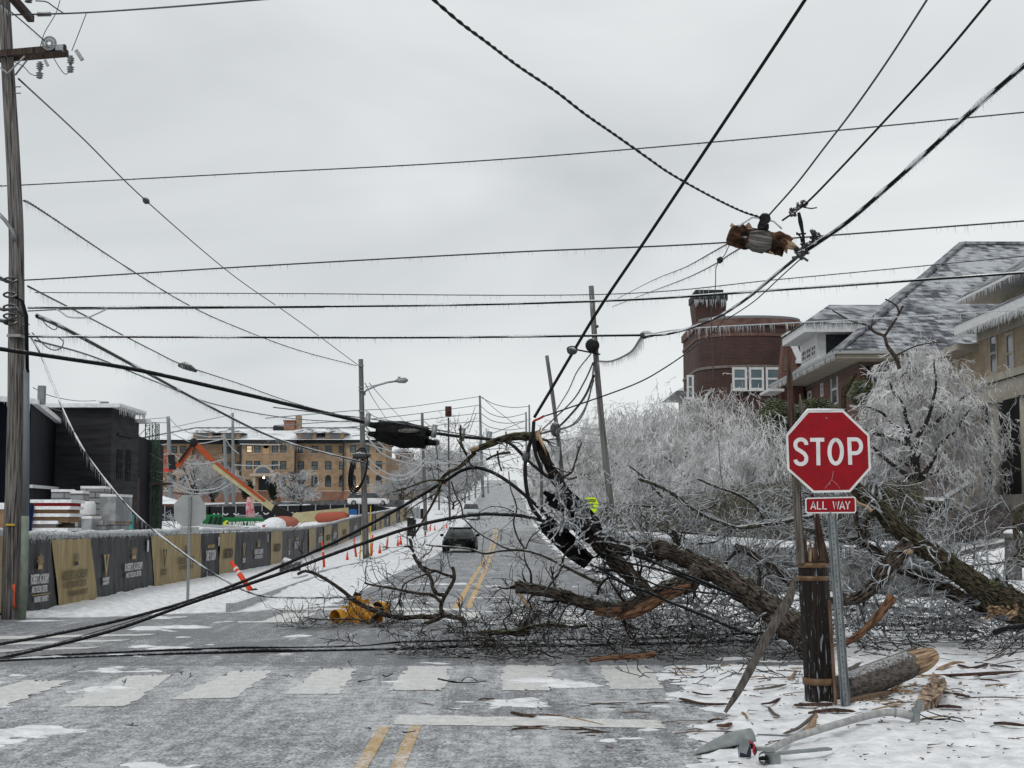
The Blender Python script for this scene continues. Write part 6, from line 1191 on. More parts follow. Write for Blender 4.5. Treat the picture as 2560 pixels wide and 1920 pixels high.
for (a, b) in ((402, 490), (500, 590), (600, 690)): window(rb, 'y', RY-.03, hx(a, RY), hx(b, RY), hzz(985, RY), hzz(850, RY), .14, WHITE, mat('blue_grey_glass', (.10, .14, .16), (.16, .20, .22), scale=.5, rough=.1))
rb.part('window_frame', MB().bbox((hx(398, RY), RY-.25, hzz(992, RY)), (hx(694, RY), RY-.03, hzz(986, RY))), WHITE)
xw = hx(148, RY); window(rb, 'y', RY+1.05, hx(146, RY), hx(188, RY), hzz(1028, RY), hzz(885, RY), .12, WHITE, MATS['blue_grey_glass'])
ch0, ch1 = hx(178, RY), hx(366, RY); m = MB(); zb_, z1_, z2_ = zt+.3, hzz(490, RY), hzz(425, RY)
c = Vector(((ch0+ch1)/2+.35, RY+3.0, 0)); hw = (ch1-ch0)/2
m.add([(c.x+sx*hw*k, c.y+sy*1.1*k, z_) for z_, k in ((zb_, .94), (z1_-.6, .92), (z1_+.3, 1.02), (z2_, 1.04)) for sx, sy in ((-1, -1), (1, -1), (1, 1), (-1, 1))], [(i*4+j, i*4+(j+1) % 4, i*4+4+(j+1) % 4, i*4+4+j) for i in range(3) for j in range(4)])
chm = rb.part('chimney', m, RB); rb.part('chimney_cap', MB().bbox((c.x-hw*1.1, c.y-1.3, z2_), (c.x+hw*1.1, c.y+1.3, z2_+.42)), mat('dark_slab', (.03, .035, .035)), chm); rb.part('chimney_cap', MB().bbox((c.x-hw*.95, c.y-1.1, z2_+.42), (c.x+hw*.85, c.y+1.1, z2_+.68)), MATS['dark_slab'], chm)
rows = []
for k in range(36): x = c.x+random.uniform(-1.05, 1.05)*hw; l = rnd(.1, .55); rows.append([x, c.y-1.32, z2_+.02, x, c.y-1.32, z2_-l, .035, .01])
rb.part('icicles', segs(rows), ICEF, chm, stuff=True)
# small grey gabled house far left of it
e0, e1 = at(*H4((65, 995))[0], 100), at(*H4((200, 910))[0], 100)
gh = Thing('grey_gabled_house', 'small grey house corner with snowy roof left of the round brick building', 'house', (e0.x+2, 100, gz(12, 100))); gh.part('wall', MB().bbox((e0.x+1.2, 100, gz(12, 100)-.5), (e1.x+6, 108, e0.z)), CREAMP)
gh.part('roof', MB().add([(e0.x, 99, e0.z), (e1.x+7, 99, e0.z), (e1.x+7, 109, e0.z), (e0.x, 109, e0.z), (e1.x, 104, e1.z), (e1.x+7, 104, e1.z)], [(0, 1, 5, 4), (2, 3, 4, 5), (3, 0, 4), (1, 2, 5), (0, 3, 2, 1)]), mat('snow_slate', (.30, .31, .33), (.6, .62, .64), scale=2))
# slate roofed house
SLT = bpy.data.materials.new('snow_dusted_slate'); SLT.use_nodes = True
def slate():
    t = SLT.node_tree; N, L = t.nodes, t.links; b = N['Principled BSDF']; b.inputs['Roughness'].default_value = .7; tc_ = N.new('ShaderNodeTexCoord'); s = N.new('ShaderNodeSeparateXYZ'); L.new(tc_.outputs['Object'], s.inputs[0])
    ad = N.new('ShaderNodeMath'); L.new(s.outputs[0], ad.inputs[0]); L.new(s.outputs[1], ad.inputs[1]); c_ = N.new('ShaderNodeCombineXYZ'); L.new(ad.outputs[0], c_.inputs[0]); L.new(s.outputs[2], c_.inputs[1])
    k = N.new('ShaderNodeTexBrick'); k.inputs['Brick Width'].default_value = .42; k.inputs['Row Height'].default_value = .17; k.inputs['Mortar Size'].default_value = .028; k.inputs['Scale'].default_value = 1; k.inputs['Bias'].default_value = -.1
    k.inputs['Color1'].default_value = (0, 0, 0, 1); k.inputs['Color2'].default_value = (1, 1, 1, 1); k.inputs['Mortar'].default_value = (.35, .35, .35, 1); L.new(c_.outputs[0], k.inputs['Vector'])
    n = N.new('ShaderNodeTexNoise'); n.inputs['Scale'].default_value = .6; n.inputs['Detail'].default_value = 8; n.inputs['Roughness'].default_value = .7; L.new(tc_.outputs['Object'], n.inputs['Vector'])
    a = N.new('ShaderNodeMath'); a.operation = 'MULTIPLY_ADD'; L.new(k.outputs[0], a.inputs[0]); a.inputs[1].default_value = .42; L.new(n.outputs[0], a.inputs[2])
    g_ = N.new('ShaderNodeMath'); g_.operation = 'MULTIPLY_ADD'; L.new(s.outputs[2], g_.inputs[0]); g_.inputs[1].default_value = .018; L.new(a.outputs[0], g_.inputs[2])
    r = N.new('ShaderNodeValToRGB'); r.color_ramp.elements[0].position = .74; r.color_ramp.elements[1].position = 1.10; r.color_ramp.elements[0].color = (.045, .05, .062, 1); r.color_ramp.elements[1].color = (.40, .42, .45, 1); L.new(g_.outputs[0], r.inputs[0]); L.new(r.outputs[0], b.inputs['Base Color'])
slate()
sh_ = Thing('slate_roof_house', 'brick house with huge snow dusted slate roof and white dormer', 'house', (17, 70, gz(17, 70)))
Yf = 68.0; EX = at(*H4((1020, 760))[0], Yf).x; EZ = at(*H4((1020, 760))[0], Yf).z; RDX = at(*H4((1790, 105))[0], 76).x; RDZ = at(*H4((1790, 105))[0], 76).z; XR = 38
V_ = [(EX, Yf, EZ), (XR, Yf, EZ), (XR, 86, EZ), (EX, 86, EZ), (RDX, 76.5, RDZ), (XR-4, 76.5, RDZ)]
rf_ = sh_.part('roof', MB().add(V_, [(0, 1, 5, 4), (1, 2, 5), (2, 3, 4, 5), (3, 0, 4)]), SLT); sh_.part('soffit', MB().bbox((EX+.05, Yf+.05, EZ-.28), (XR-.05, 85.9, EZ-.02)), CREAMP)
m = MB(); m.beam(Vector(V_[0])+Vector((0, 0, .05)), Vector(V_[4])+Vector((0, 0, .05)), .45, .12); m.beam(Vector(V_[4]), Vector(V_[5]), .4, .15); sh_.part('ridge_cap', m, mat('dark_slate_ridge', (.07, .075, .085), (.3, .31, .33), scale=2), rf_)
sh_.part('gutter', MB().beam((EX-.02, Yf-.06, EZ), (XR, Yf-.06, EZ), .12, .14).beam((EX-.06, Yf, EZ), (EX-.06, 85, EZ), .12, .14), mat('pale_gutter', (.35, .36, .36)), rf_)
rows = []
for k in range(420): t = rnd(0, 1); l = rnd(.08, .4); y = 68+t*17; rows.append([EX-.08, y, EZ-.02, EX-.08, y, EZ-l, .022, .006])
sh_.part('icicles', segs(rows), ICEF, rf_, stuff=True)
sh_.part('snow_patch', MB().add([(EX+.4, 73, EZ+.75), (EX+.4, 79, EZ+.75), (EX+3.2, 79, EZ+3.55), (EX+3.2, 76, EZ+3.55)], [(0, 3, 2, 1)]), SNOW, rf_)
WX = EX+1.5; sh_.part('wall', MB().bbox((WX, Yf+1.6, gz(17, 70)-.6), (XR-2, 84.5, EZ-.52)), RB2); sh_.part('frieze', MB().bbox((WX-.06, Yf+1.54, EZ-.52), (XR-1.9, 84.6, EZ-.285)), mat('brown_frieze', (.11, .085, .07), (.15, .12, .10), scale=2))
def wy(x, X): # Y where the wall X=const crosses photo column
    dx_, dy_, _ = ray(H4((x, 0))[0][0], 1308); return X*dy_/dx_
ya, yb = wy(1050, WX), wy(1010, WX); window(sh_, 'x', WX, ya, yb, hzz(1072, (ya+yb)/2), hzz(885, (ya+yb)/2), .13, WHITE, None, 1, True, CREAMP); ya, yb = wy(962, WX), wy(948, WX); window(sh_, 'x', WX, ya, yb, hzz(1020, ya), hzz(930, ya), .12, WHITE)
ya, yb = wy(890, WX), wy(870, WX); window(sh_, 'x', WX, ya, yb, hzz(1070, ya), hzz(985, ya), .12, WHITE)
Yw = Yf+1.6; window(sh_, 'y', Yw, hx(1225, Yw), hx(1272, Yw), hzz(950, Yw), hzz(850, Yw), .12, WHITE); window(sh_, 'y', Yw, hx(1280, Yw), hx(1328, Yw), hzz(950, Yw), hzz(850, Yw), .12, WHITE)
sh_.part('downpipe', MB().beam((hx(1190, Yw)+.1, Yw-.1, EZ-.5), (hx(1180, Yw)+.1, Yw-.1, EZ-5), .12, .12), mat('dark_iron', (.02, .02, .02)))
# dormer
DX = at(*H4((915, 700))[0], 73).x; dz0, dz1 = hzz(805, 73), hzz(655, 73); yb = wy(843, DX)
dmr = sh_.part('dormer', MB().bbox((DX, 73, dz0-.3), (DX+7, yb, dz1)), mat('dark_slate_side', (.025, .028, .036), (.045, .05, .06), scale=1.5, stretch=(1, 1, 6)), rf_)
sh_.part('dormer_front', MB().bbox((DX-.08, 72.9, dz0-.2), (DX-.004, yb+.1, dz1)), WHITE, rf_)
sh_.part('corner_board', MB().bbox((DX, 72.86, dz0-.2), (DX+.35, 72.996, dz1)), WHITE, rf_)
n_ = 3
for k in range(n_): u0 = 73.15+(yb-73.3)*k/n_; window(sh_, 'x', DX-.08, u0, u0+(yb-73.3)/n_-.12, dz0+.25, dz1-.45, .07, WHITE, None, 2)
ez = hzz(640, 72); rz = hzz(480, 75); sh_.part('dormer_eave', MB().bbox((DX-.9, 71.9, dz1), (DX+6.5, yb+1, dz1+.42)), WHITE, rf_); yr_ = (72+yb+1)/2
sh_.part('dormer_roof', MB().add([(DX-1, 71.8, dz1+.43), (DX+8, 71.8, dz1+.43), (DX+8, yb+1.1, dz1+.43), (DX-1, yb+1.1, dz1+.43), (hx(985, yr_), yr_, rz), (hx(1330, yr_), yr_, rz)], [(0, 1, 5, 4), (1, 2, 5), (2, 3, 4, 5), (3, 0, 4)]), SLT, rf_)
rows = []
for k in range(150): t = rnd(0, 1); l = rnd(.1, .35); x = DX-.9+t*7; rows.append([x, 71.85, dz1+.42, x, 71.85, dz1+.42-l, .02, .006])
sh_.part('icicles', segs(rows), ICEF, rf_, stuff=True)
# gabled parapet piece
GY = 82.0; gpz = lambda y: hzz(y, GY); gpx = lambda x: hx(x, GY)
gb_ = Thing('parapet_gable', 'narrow brick gable with white snow covered coping beside the dormer', 'gable', (gpx(750), GY, gz(14, GY)))
gb_.part('wall', MB().prism([Vector((gpx(x), GY, z_)) for x, z_ in ((685, gz(14, GY)), (830, gz(14, GY)), (822, gpz(820)), (745, gpz(648)), (722, gpz(648)), (690, gpz(890)))], (0, 1.0, 0)), RB2)
m = MB().beam((gpx(733), GY+.45, gpz(642)), (gpx(808), GY+.45, gpz(815)), 1.25, .34); gb_.part('coping', m, mat('coping_white', (.62, .64, .65), (.72, .73, .74))); m = MB().bbox((gpx(778), GY-.25, gpz(828)), (gpx(828), GY+1.1, gpz(806))); gb_.part('coping', m, MATS['coping_white'])
gb_.part('recess_panel', MB().bbox((gpx(712), GY-.06, gpz(870)), (gpx(735), GY-.004, gpz(790))), mat('brown_frieze', (.11, .085, .07))); gb_.part('lower_eave', MB().bbox((gpx(600), GY-1, gpz(1000)), (gpx(690), GY+2, gpz(985))), WHITE)
# tan brick house
TB = brickmat('buff_brick', (.33, .255, .165), (.255, .19, .12), (.30, .25, .19), 1.0, bw=.3); TBX = 19.6
tb_ = Thing('buff_brick_house', 'buff brick house with deep cream eaves and icicles at the right edge', 'house', (TBX, 57, gz(20, 57)))
ez1 = at(*H4((1740, 640))[0], 59).z; EXb = at(*H4((1740, 640))[0], 59).x
tb_.part('wall', MB().bbox((TBX, 45, gz(20, 57)-.6), (TBX+14, 64.5, ez1-.35)), TB)
slope = lambda Y: ez1
tb_.part('eave', MB().bbox((EXb, 44, ez1-.05), (TBX+14, 59.2, ez1+.18)), CREAMP); tb_.part('soffit_edge', MB().bbox((EXb-.06, 44, ez1-.12), (EXb, 59.25, ez1+.28)), WHITE); tb_.part('eave', MB().bbox((TBX-.9, 59.25, ez1-.7), (TBX+14, 66, ez1-.45)), CREAMP); tb_.part('frieze_board', MB().bbox((TBX-.08, 45, ez1-.40), (TBX-.003, 59.2, ez1-.06)), CREAMP)
m = MB().add([(EXb-.1, 44, ez1+.28), (EXb-.1, 59.3, ez1+.28), (EXb+6, 55, ez1+3.2), (EXb+6, 44, ez1+3.2), (TBX+14, 59.3, ez1+.28), (TBX+14, 55, ez1+3.2)], [(0, 3, 2, 1), (1, 2, 5, 4)]); tb_.part('roof', m, SLT)
rows = []
for k in range(520): y = rnd(45, 59.2); l = rnd(.06, .34); rows.append([EXb-.06, y, ez1-.1, EXb-.06, y, ez1-.1-l, .018, .005])
tb_.part('icicles', segs(rows), ICEF, stuff=True)
for xa, xb in ((1965, 2012), (2065, 2114)):
    yb, ya = wy(xa, TBX), wy(xb, TBX); ym_ = (ya+yb)/2; window(tb_, 'x', TBX, ya, yb, hzz(890, ym_), hzz(640, ym_), .12, CREAMP, None, 1, True)
tb_.part('belt_ledge', MB().bbox((TBX-.35, 45, hzz(940, 57)), (TBX, 59.0, hzz(898, 57))), CREAMP); tb_.part('porch_wall', MB().bbox((TBX-.25, 45, hzz(1060, 57)), (TBX-.01, 60, hzz(945, 57))), CREAMP)
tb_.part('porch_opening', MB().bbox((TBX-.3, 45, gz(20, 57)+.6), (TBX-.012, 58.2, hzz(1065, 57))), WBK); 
for y in (46, 49, 52, 55.2): tb_.part('porch_column', MB().tube([(TBX-.8, y, gz(20, 57)+.5), (TBX-.8, y, hzz(1060, 57)-.1)], [.19, .16], 12).box((TBX-.8, y, hzz(1060, 57)-.05), (.5, .5, .2)), CREAMP)
tb_.part('porch_rail', MB().bbox((TBX-1.3, 45, gz(20, 57)-.3), (TBX-.4, 57, gz(20, 57)+1.3)), mat('pale_porch_stone', (.20, .19, .17), (.28, .27, .25)))
# upper dormer
uX = 21.4; uy0, uy1 = 47, wy(2045, uX); tb_.part('upper_storey', MB().bbox((uX, uy0, ez1), (uX+6, uy1, hzz(290, 55))), CREAMP); tb_.part('upper_eave', MB().bbox((uX-1.6, uy0, hzz(290, 55)), (uX+6, uy1+1.4, hzz(272, 55))), WHITE)
for k in range(2): y1_ = uy1-.5-k*1.5; window(tb_, 'x', uX, y1_-1.2, y1_, hzz(410, 55), hzz(315, 55), .1, CREAMP, None, 2)
m = MB().add([(uX-1.6, uy0, hzz(268, 55)), (uX-1.6, uy1+1.4, hzz(268, 55)), (uX+2.4, uy1-1, hzz(268, 55)+2.6), (uX+2.4, uy0, hzz(268, 55)+2.6), (uX+6, uy1+1.4, hzz(268, 55))], [(0, 3, 2, 1), (1, 2, 4)]); tb_.part('upper_roof', m, SLT)
rows = []
for k in range(200): y = rnd(47, uy1+1.4); l = rnd(.06, .34); rows.append([uX-1.6, y, hzz(288, 55), uX-1.6, y, hzz(288, 55)-l, .018, .005])
tb_.part('icicles', segs(rows), ICEF, stuff=True)
# ---- low stone wall with snow
wx0 = 6.2; wl = Thing('stone_wall', 'low dark stone garden wall topped with snow and hung with icicles', 'wall', (wx0, 50, gz(5, 50)))
STN = mat('dark_garden_stone', (.03, .029, .028), (.14, .135, .13), scale=5, rough=.8, bump=.8, detail=8)
m = MB(); cap = MB(); rows = []; ysw = list(np.arange(33.4, 112, 3))
for a, b in zip(ysw[:-1], ysw[1:]):
    za, zb2 = gz(5, a), gz(5, b); m.beam((wx0, a, za+.5), (wx0, b, zb2+.5), .4, 1.25); cap.beam((wx0, a, za+1.18), (wx0, b, zb2+1.18), .56, .15)
    for k in range(40): y = rnd(a, b); z_ = gz(5, y)+1.11; l = rnd(.05, .45); rows.append([wx0-.29, y, z_, wx0-.29, y, z_-l, .012, .003])
m.bbox((wx0-.2, 33.0, -.1), (9.8, 33.396, 1.10)); cap.bbox((wx0-.28, 32.9, 1.104), (9.9, 33.5, 1.245))
for k in range(150): x = rnd(wx0, 9.8); l = rnd(.05, .45); rows.append([x, 32.89, 1.12, x, 32.89, 1.12-l, .011, .003])
wl.part('wall_body', m, STN); wl.part('snow_cap', cap, SNOW); wl.part('icicles', segs(rows), ICEF, stuff=True)
pp = gp(*F1((1185, 1085))[0]); pt_ = Thing('stone_pillar', 'snow dusted dark stone pillar at the right edge by the driveway', 'pillar', pp); s_ = SC(pp.y)
pt_.part('pillar_body', MB().tube([pp, pp+Vector((0, 0, 1.25))], [.24, .21], 10, rough=.2, rf=(4, 5), smooth=False), STN); pt_.part('cap_stone', MB().box(pp+Vector((0, 0, 1.3)), (.55, .5, .12)), STN); pt_.part('snow_cap', MB().sphere(pp+Vector((0, 0, 1.38)), .26, 12, 6, (1, 1, .4)), SNOW)
# ================================================================ trees, hedges, fallen branches
BARK = mat('fallen_bark', (.006, .005, .004), (.125, .10, .082), scale=58, rough=.9, bump=1, bscale=70, coord='bk', detail=8, lo=.40, hi=.66, ice=.10, icec=(.30, .33, .30), iscale=22, spec=.1)
BARKM = mat('mossy_bark', (.006, .005, .0035), (.105, .09, .058), scale=58, rough=.9, bump=1, bscale=70, coord='bk', detail=8, lo=.40, hi=.66, ice=.13, icec=(.15, .18, .10), iscale=16, spec=.1)
TWIG = mat('dark_twig', (.010, .008, .007), (.040, .032, .027), scale=20, rough=.7, ice=.16, icec=(.45, .48, .50), iscale=30, spec=.1)
IBR = mat('iced_branch', (.012, .010, .008), (.07, .06, .045), scale=14, rough=.6, ice=.42, icec=(.45, .48, .50), iscale=24, spec=.15)
TWI = mat('iced_twig', (.03, .028, .027), (.42, .44, .46), scale=9, rough=.4, ice=.30, icec=(.60, .63, .66), iscale=20, lo=.36, hi=.62)
SPLW = FRESH
def grow(rows, p, d, L, r, dep, rs, ang=.75, kids=4, grav=0., wig=.25, taper=.35, shrink=.6, step=.12, rmin=.003, k0=.2):
    n = max(3, int(L/step)); q = Vector(p); d = Vector(d).normalized(); st_ = L/n; pts = []
    for i in range(n):
        d = (d+Vector((rs.gauss(0, wig), rs.gauss(0, wig), rs.gauss(0, wig)))*.5+Vector((0, 0, grav))).normalized(); e = q+d*st_
        r0 = max(rmin, r*(1-(1-taper)*i/n)); r1 = max(rmin, r*(1-(1-taper)*(i+1)/n)); rows.append([*q, *e, r0, r1]); pts.append((e, d, r1)); q = e
    if dep > 0:
        for _ in range(kids):
            i = int(n*(k0+(1-k0)*rs.random())); i = min(i, n-1); e, dd, rr = pts[i]
            ax = Vector((rs.gauss(0, 1), rs.gauss(0, 1), rs.gauss(0, 1))); ax = (ax-dd*ax.dot(dd)).normalized(); a = ang*rs.uniform(.6, 1.3); nd = dd*math.cos(a)+ax*math.sin(a)
            grow(rows, e, nd, L*shrink*rs.uniform(.6, 1.2), rr*.7, dep-1, rs, ang, kids, grav, wig, taper, shrink, step, rmin, k0)
def clampz(rows, off=.0):
    for r_ in rows:
        for i in (0, 3):
            g_ = terr_fast(r_[i], r_[i+1])+.01+off
            if r_[i+2] < g_: r_[i+2] = g_
    return rows
def terr_fast(x, y): return gz(x, y)+(.03 if roadd(x, y) > 0 else .09)
def limb(T_, pts, Ys, w0, w1, m_, nm='limb', twigs=0, tl=.5, tr=.006, tdep=2, seed=1, rough=.10, n=14, tm=None, rows=None, up=0, cap=True, steps=7, rf=(3.2, 2.2)):
    if not hasattr(Ys, '__len__'): Ys = [Ys]*len(pts)
    if len(Ys) == 2 and len(pts) != 2: Ys = list(np.linspace(Ys[0], Ys[1], len(pts)))
    P = [tuple(at(x, y, Y)) for (x, y), Y in zip(pts, Ys)]; Q = [Vector(q) for q in spline(P, steps)]; k = len(Q); s_ = SC(sum(Ys)/len(Ys)); rs = random.Random(seed); kn = [rs.randrange(k) for _ in range(k//9)]
    Q = [q+Vector((noise.noise(q*1.9+Vector((seed, 0, 0))), 0, noise.noise(q*1.7+Vector((0, seed, 0)))))*min(.03, w0/2/s_*.5) for q in Q]
    rad = [(w0+(w1-w0)*i/(k-1))/2/s_*(1+.13*noise.noise(Vector((i*.45, seed, 0)))+sum(.16*math.exp(-((i-j)/1.5)**2) for j in kn)) for i in range(k)]
    if nm: T_.part(nm, MB().tube(Q, rad, n, rough=rough, seed=seed, rf=rf, cap=cap), m_)
    rr = rows if rows is not None else []
    for _ in range(twigs):
        i = rs.randrange(1, k-1); d = (Q[i+1]-Q[i-1]).normalized(); ax = Vector((rs.gauss(0, 1), rs.gauss(0, .7), rs.gauss(up, 1))); ax = (ax-d*ax.dot(d)).normalized(); a = rs.uniform(.5, 1.25)
        grow(rr, Q[i], d*math.cos(a)+ax*math.sin(a), tl*rs.uniform(.4, 1.3), max(tr, rad[i]*.25), tdep, rs, kids=3, wig=.35, step=.06, rmin=tr*.45)
    return rr
# ---------------------------------------------------------------- fallen tree in the middle
Yt = 18.4
ft = Thing('fallen_tree', 'thick fallen tree trunk and limbs lying from the dark stub towards the road centre', 'fallen tree', at(1740*1.1573, 1400*1.1573, 17.6))
rt = []
limb(ft, M2((1860, 1570), (1650, 1372), (1500, 1255), (1350, 1160), (1240, 1095), (1100, 1030), (1000, 1000), (850, 982), (700, 972), (600, 978)), [17.6, 17.7, 17.9, 18, 18.1, 18.2, 18.2, 18.2, 18.2, 18.2], 72, 26, BARK, 'trunk', twigs=14, tl=.45, rows=rt, seed=3, n=26, rough=.09, steps=12)
ft.o.children[0].data
limb(ft, M2((1180, 1110), (1100, 1175), (1000, 1215), (880, 1275), (780, 1320), (680, 1350)), [18.0]*6, 50, 34, BARK, 'limb', twigs=6, rows=rt, seed=4, n=20, rough=.12)
ft.part('torn_wood', MB().tube([at(x, y, 17.84) for x, y in M2((1130, 1195), (1040, 1225), (960, 1262), (880, 1310), (780, 1360), (680, 1395))], [.03, .06, .065, .07, .065, .012], 12, rough=.3, rf=(3, 5), smooth=False), mat('torn_orange_wood', (.035, .015, .009), (.24, .13, .075), scale=40, rough=.9, bump=1, bscale=50, coord='bk', lo=.38, hi=.66))
ft.part('torn_wood', MB().tube([at(x, y, 17.88) for x, y in M2((720, 1345), (640, 1350), (560, 1345))], [.055, .06, .045], 12, rough=.3, rf=(3, 5), smooth=False), MATS['torn_orange_wood'])
limb(ft, M2((760, 1335), (640, 1318), (560, 1300), (400, 1262), (250, 1228), (150, 1205), (95, 1195)), [18.0]*7, 32, 29, BARK, 'limb', twigs=16, tl=.4, rows=rt, seed=5, n=20)
for k, (a, b, w_) in enumerate((((95, 1175), (88, 1215), 8), ((110, 1240), (180, 1340), 9), ((100, 1235), (150, 1300), 6))):
    ft.part('splinter', MB().tube([at(*M2(a)[0], 17.98), at(*M2(((a[0]+b[0])/2+6, (a[1]+b[1])/2))[0], 17.95), at(*M2(b)[0], 17.98)], [w_/2/200, w_/2/200, .004], 6, rough=.3, smooth=False), MATS['torn_orange_wood'] if k == 0 else FRESH)
limb(ft, M2((890, 1260), (800, 1170), (720, 1090), (650, 1020), (590, 960), (550, 880), (540, 850)), [18.0, 18, 17.9, 17.9, 17.8, 17.7, 17.7], 42, 26, BARK, 'limb', twigs=12, tl=.4, rows=rt, seed=6, n=18)
limb(ft, M2((1150, 1150), (900, 1050), (760, 985), (700, 960)), [17.75]*4, 10, 8, BLACK, None, rows=rt, twigs=5)
ft.part('twigs', segs(clampz(rt), 4), TWIG, stuff=True)
rt = []
it = Thing('broken_branch', 'frosted bare branch reaching up right of the fallen trunk towards the stone wall', 'branch', at(*M2((1400, 850))[0], 18.6))
for j, (pts, w_, tw) in enumerate((((( 820, 560), (930, 598), (1050, 668), (1170, 758), (1290, 810), (1390, 850), (1500, 842), (1659, 822), (1760, 800), (1880, 775)), 11, 26), (((1170, 560), (1290, 612), (1400, 650), (1500, 712), (1560, 800)), 7, 16), (((1390, 850), (1330, 905), (1250, 940), (1130, 945)), 6, 12), (((1020, 870), (1050, 930), (1090, 1010), (1120, 1040)), 22, 8), (((1340, 1065), (1370, 1020), (1440, 982), (1540, 1028), (1650, 1098), (1760, 1180)), 11, 16), (((760, 480), (860, 560), (950, 660), (1060, 770)), 5, 14), (((980, 870), (1110, 880), (1300, 900)), 5, 12), (((700, 725), (800, 720), (960, 728)), 5, 8), (((1340, 650), (1250, 730), (1160, 760), (1100, 850), (1090, 950)), 5, 12))):
    limb(it, M2(*pts), 18.6+.15*(j % 3), w_*.8 if j else 8, w_, IBR, 'limb', twigs=tw, tl=.42, tr=.007, rows=rt, seed=20+j, n=10, up=.2)
it.part('twigs', segs(clampz(rt), 4), TWI, stuff=True)
# ---------------------------------------------------------------- snapped leaning pole / limb with black slabs
sp_ = Thing('snapped_tree_top', 'snapped leaning trunk with orange splintered top and black slabs tangled in cables', 'broken trunk', at(*M1((1720, 1540))[0], 17.6))
limb(sp_, M1((1365, 625), (1380, 690), (1420, 780), (1470, 880), (1530, 980), (1600, 1080), (1690, 1200), (1760, 1330), (1850, 1450)), 17.6, 20, 34, mat('black_wet_bark', (.003, .003, .003), (.05, .038, .028), scale=34, rough=.85, bump=1, bscale=40, coord='bk', detail=8, lo=.42, hi=.7, spec=.1), 'trunk', seed=8, n=18, rough=.12, twigs=4, rows=(rq := []), tl=.4)
for a, b, c, w_, mt in (((1360, 600), (1395, 680), (1430, 770), 11, FRESH), ((1352, 610), (1358, 640), (1366, 670), 13, FRESH), ((1362, 640), (1380, 595), (1395, 560), 4, FRESH), ((1372, 630), (1385, 590), (1384, 575), 4, FRESH), ((1375, 620), (1400, 600), (1415, 590), 3, FRESH)):
    sp_.part('splinter', MB().tube([at(*M1(a)[0], 17.5), at(*M1(b)[0], 17.5), at(*M1(c)[0], 17.5)], [w_/2/206, w_/2.2/206, .003], 7, rough=.25, smooth=False), mt)
SLB = mat('charred_slab', (.002, .002, .002), (.009, .009, .009), scale=9, rough=.8, bump=1, bscale=14, spec=.04)
for (a, b, w_, t) in (((1400, 1235), (1715, 1520), 150, .10), ((1430, 1060), (1640, 1150), 120, .1), ((1560, 1080), (1770, 1360), 190, .12), ((1410, 1020), (1520, 1110), 46, .05)):
    sp_.part('black_slab', MB().tube([at(*M1(a)[0], 17.75), at(*M1(((a[0]*.66+b[0]*.34), (a[1]*.66+b[1]*.34)))[0], 17.75), at(*M1(((a[0]*.33+b[0]*.67), (a[1]*.33+b[1]*.67)))[0], 17.75), at(*M1(b)[0], 17.75)], [w_/2/2.7657/206*k for k in (.8, 1, 1.05, .7)], 5, rough=.12, seed=w_, smooth=False), SLB)
sp_.part('pipe', MB().tube([at(x, y, 17.45) for x, y in M1((1340, 535), (1335, 620), (1340, 700), (1355, 770), (1385, 850), (1400, 900))], .022, 8), BLACK)
sp_.part('pipe', MB().tube([Vector(q) for q in spline([tuple(at(x, y, 17.5)) for x, y in M1((1325, 640), (1300, 740), (1283, 820), (1280, 900), (1290, 1000), (1310, 1090), (1340, 1150), (1390, 1210))], 5)], .024, 8), BLACK)
sp_.part('pipe_collar', MB().tube([at(x, y, 17.48) for x, y in M1((1295, 750), (1285, 790), (1290, 815))], [.04, .05, .03], 10, rough=.2), MATS['iced_hardware'])
sp_.part('twigs', segs(clampz(rq), 4), TWIG, stuff=True)
for k, (pts, w_) in enumerate(((M2((600, 1000), (760, 1060), (900, 1090), (1100, 1150), (1300, 1220), (1420, 1260)), 6), (M2((640, 990), (800, 1020), (1000, 1090), (1200, 1170), (1400, 1255)), 7), (M2((560, 860), (700, 940), (850, 1020), (1000, 1100), (1250, 1210)), 6), (M2((590, 1090), (750, 1190), (870, 1230), (1000, 1290), (1200, 1370), (1400, 1455), (1530, 1490)), 8), (M2((700, 1130), (850, 1160), (960, 1200), (1200, 1235), (1380, 1250)), 5), (M2((575, 1250), (590, 1200), (640, 1150), (700, 1165)), 7))):
    W(pts, (17.5, 17.4), w_, ['first cable draped over the fallen trunk', 'second cable just above it, draped over the trunk', 'cable running from the black slab along the limb', 'thick black cable slanting from the slabs to the ground before the trunk', 'thin cable crossing the torn orange wood', 'small black cable loop under the black slab'][k], name='draped_cable', cat='cable')
# ice crusted twig cluster around the slabs
ic = Thing('iced_twig_cluster', 'chunky ice crusted twigs covering the black slabs beside the yellow diamond sign', 'branch', at(*M1((1650, 1200))[0], 17.3)); rows = []; rs = random.Random(31)
for k in range(40):
    x, y = rs.gauss(1600, 110), rs.gauss(1225, 60)
    if x > 1640 and y < 1200: continue
    p = at(*M1((x, y))[0], rs.uniform(17.1, 17.7)); grow(rows, p, Vector((rs.gauss(.1, 1), rs.gauss(0, .5), rs.gauss(.25, .8))), rs.uniform(.12, .34), .011, 2, rs, kids=3, wig=.5, step=.045, rmin=.0075, taper=.7)
for k in range(40):
    x, y = rs.uniform(1700, 2200), rs.uniform(1010, 1330)
    if x < 1900 and y < 1230: continue
    p = at(*M1((x, y))[0], rs.uniform(17.5, 18.5)); grow(rows, p, Vector((rs.gauss(0, 1), rs.gauss(0, .5), rs.gauss(.2, .7))), rs.uniform(.2, .6), .009, 2, rs, kids=3, wig=.4, step=.06, rmin=.005, taper=.6)
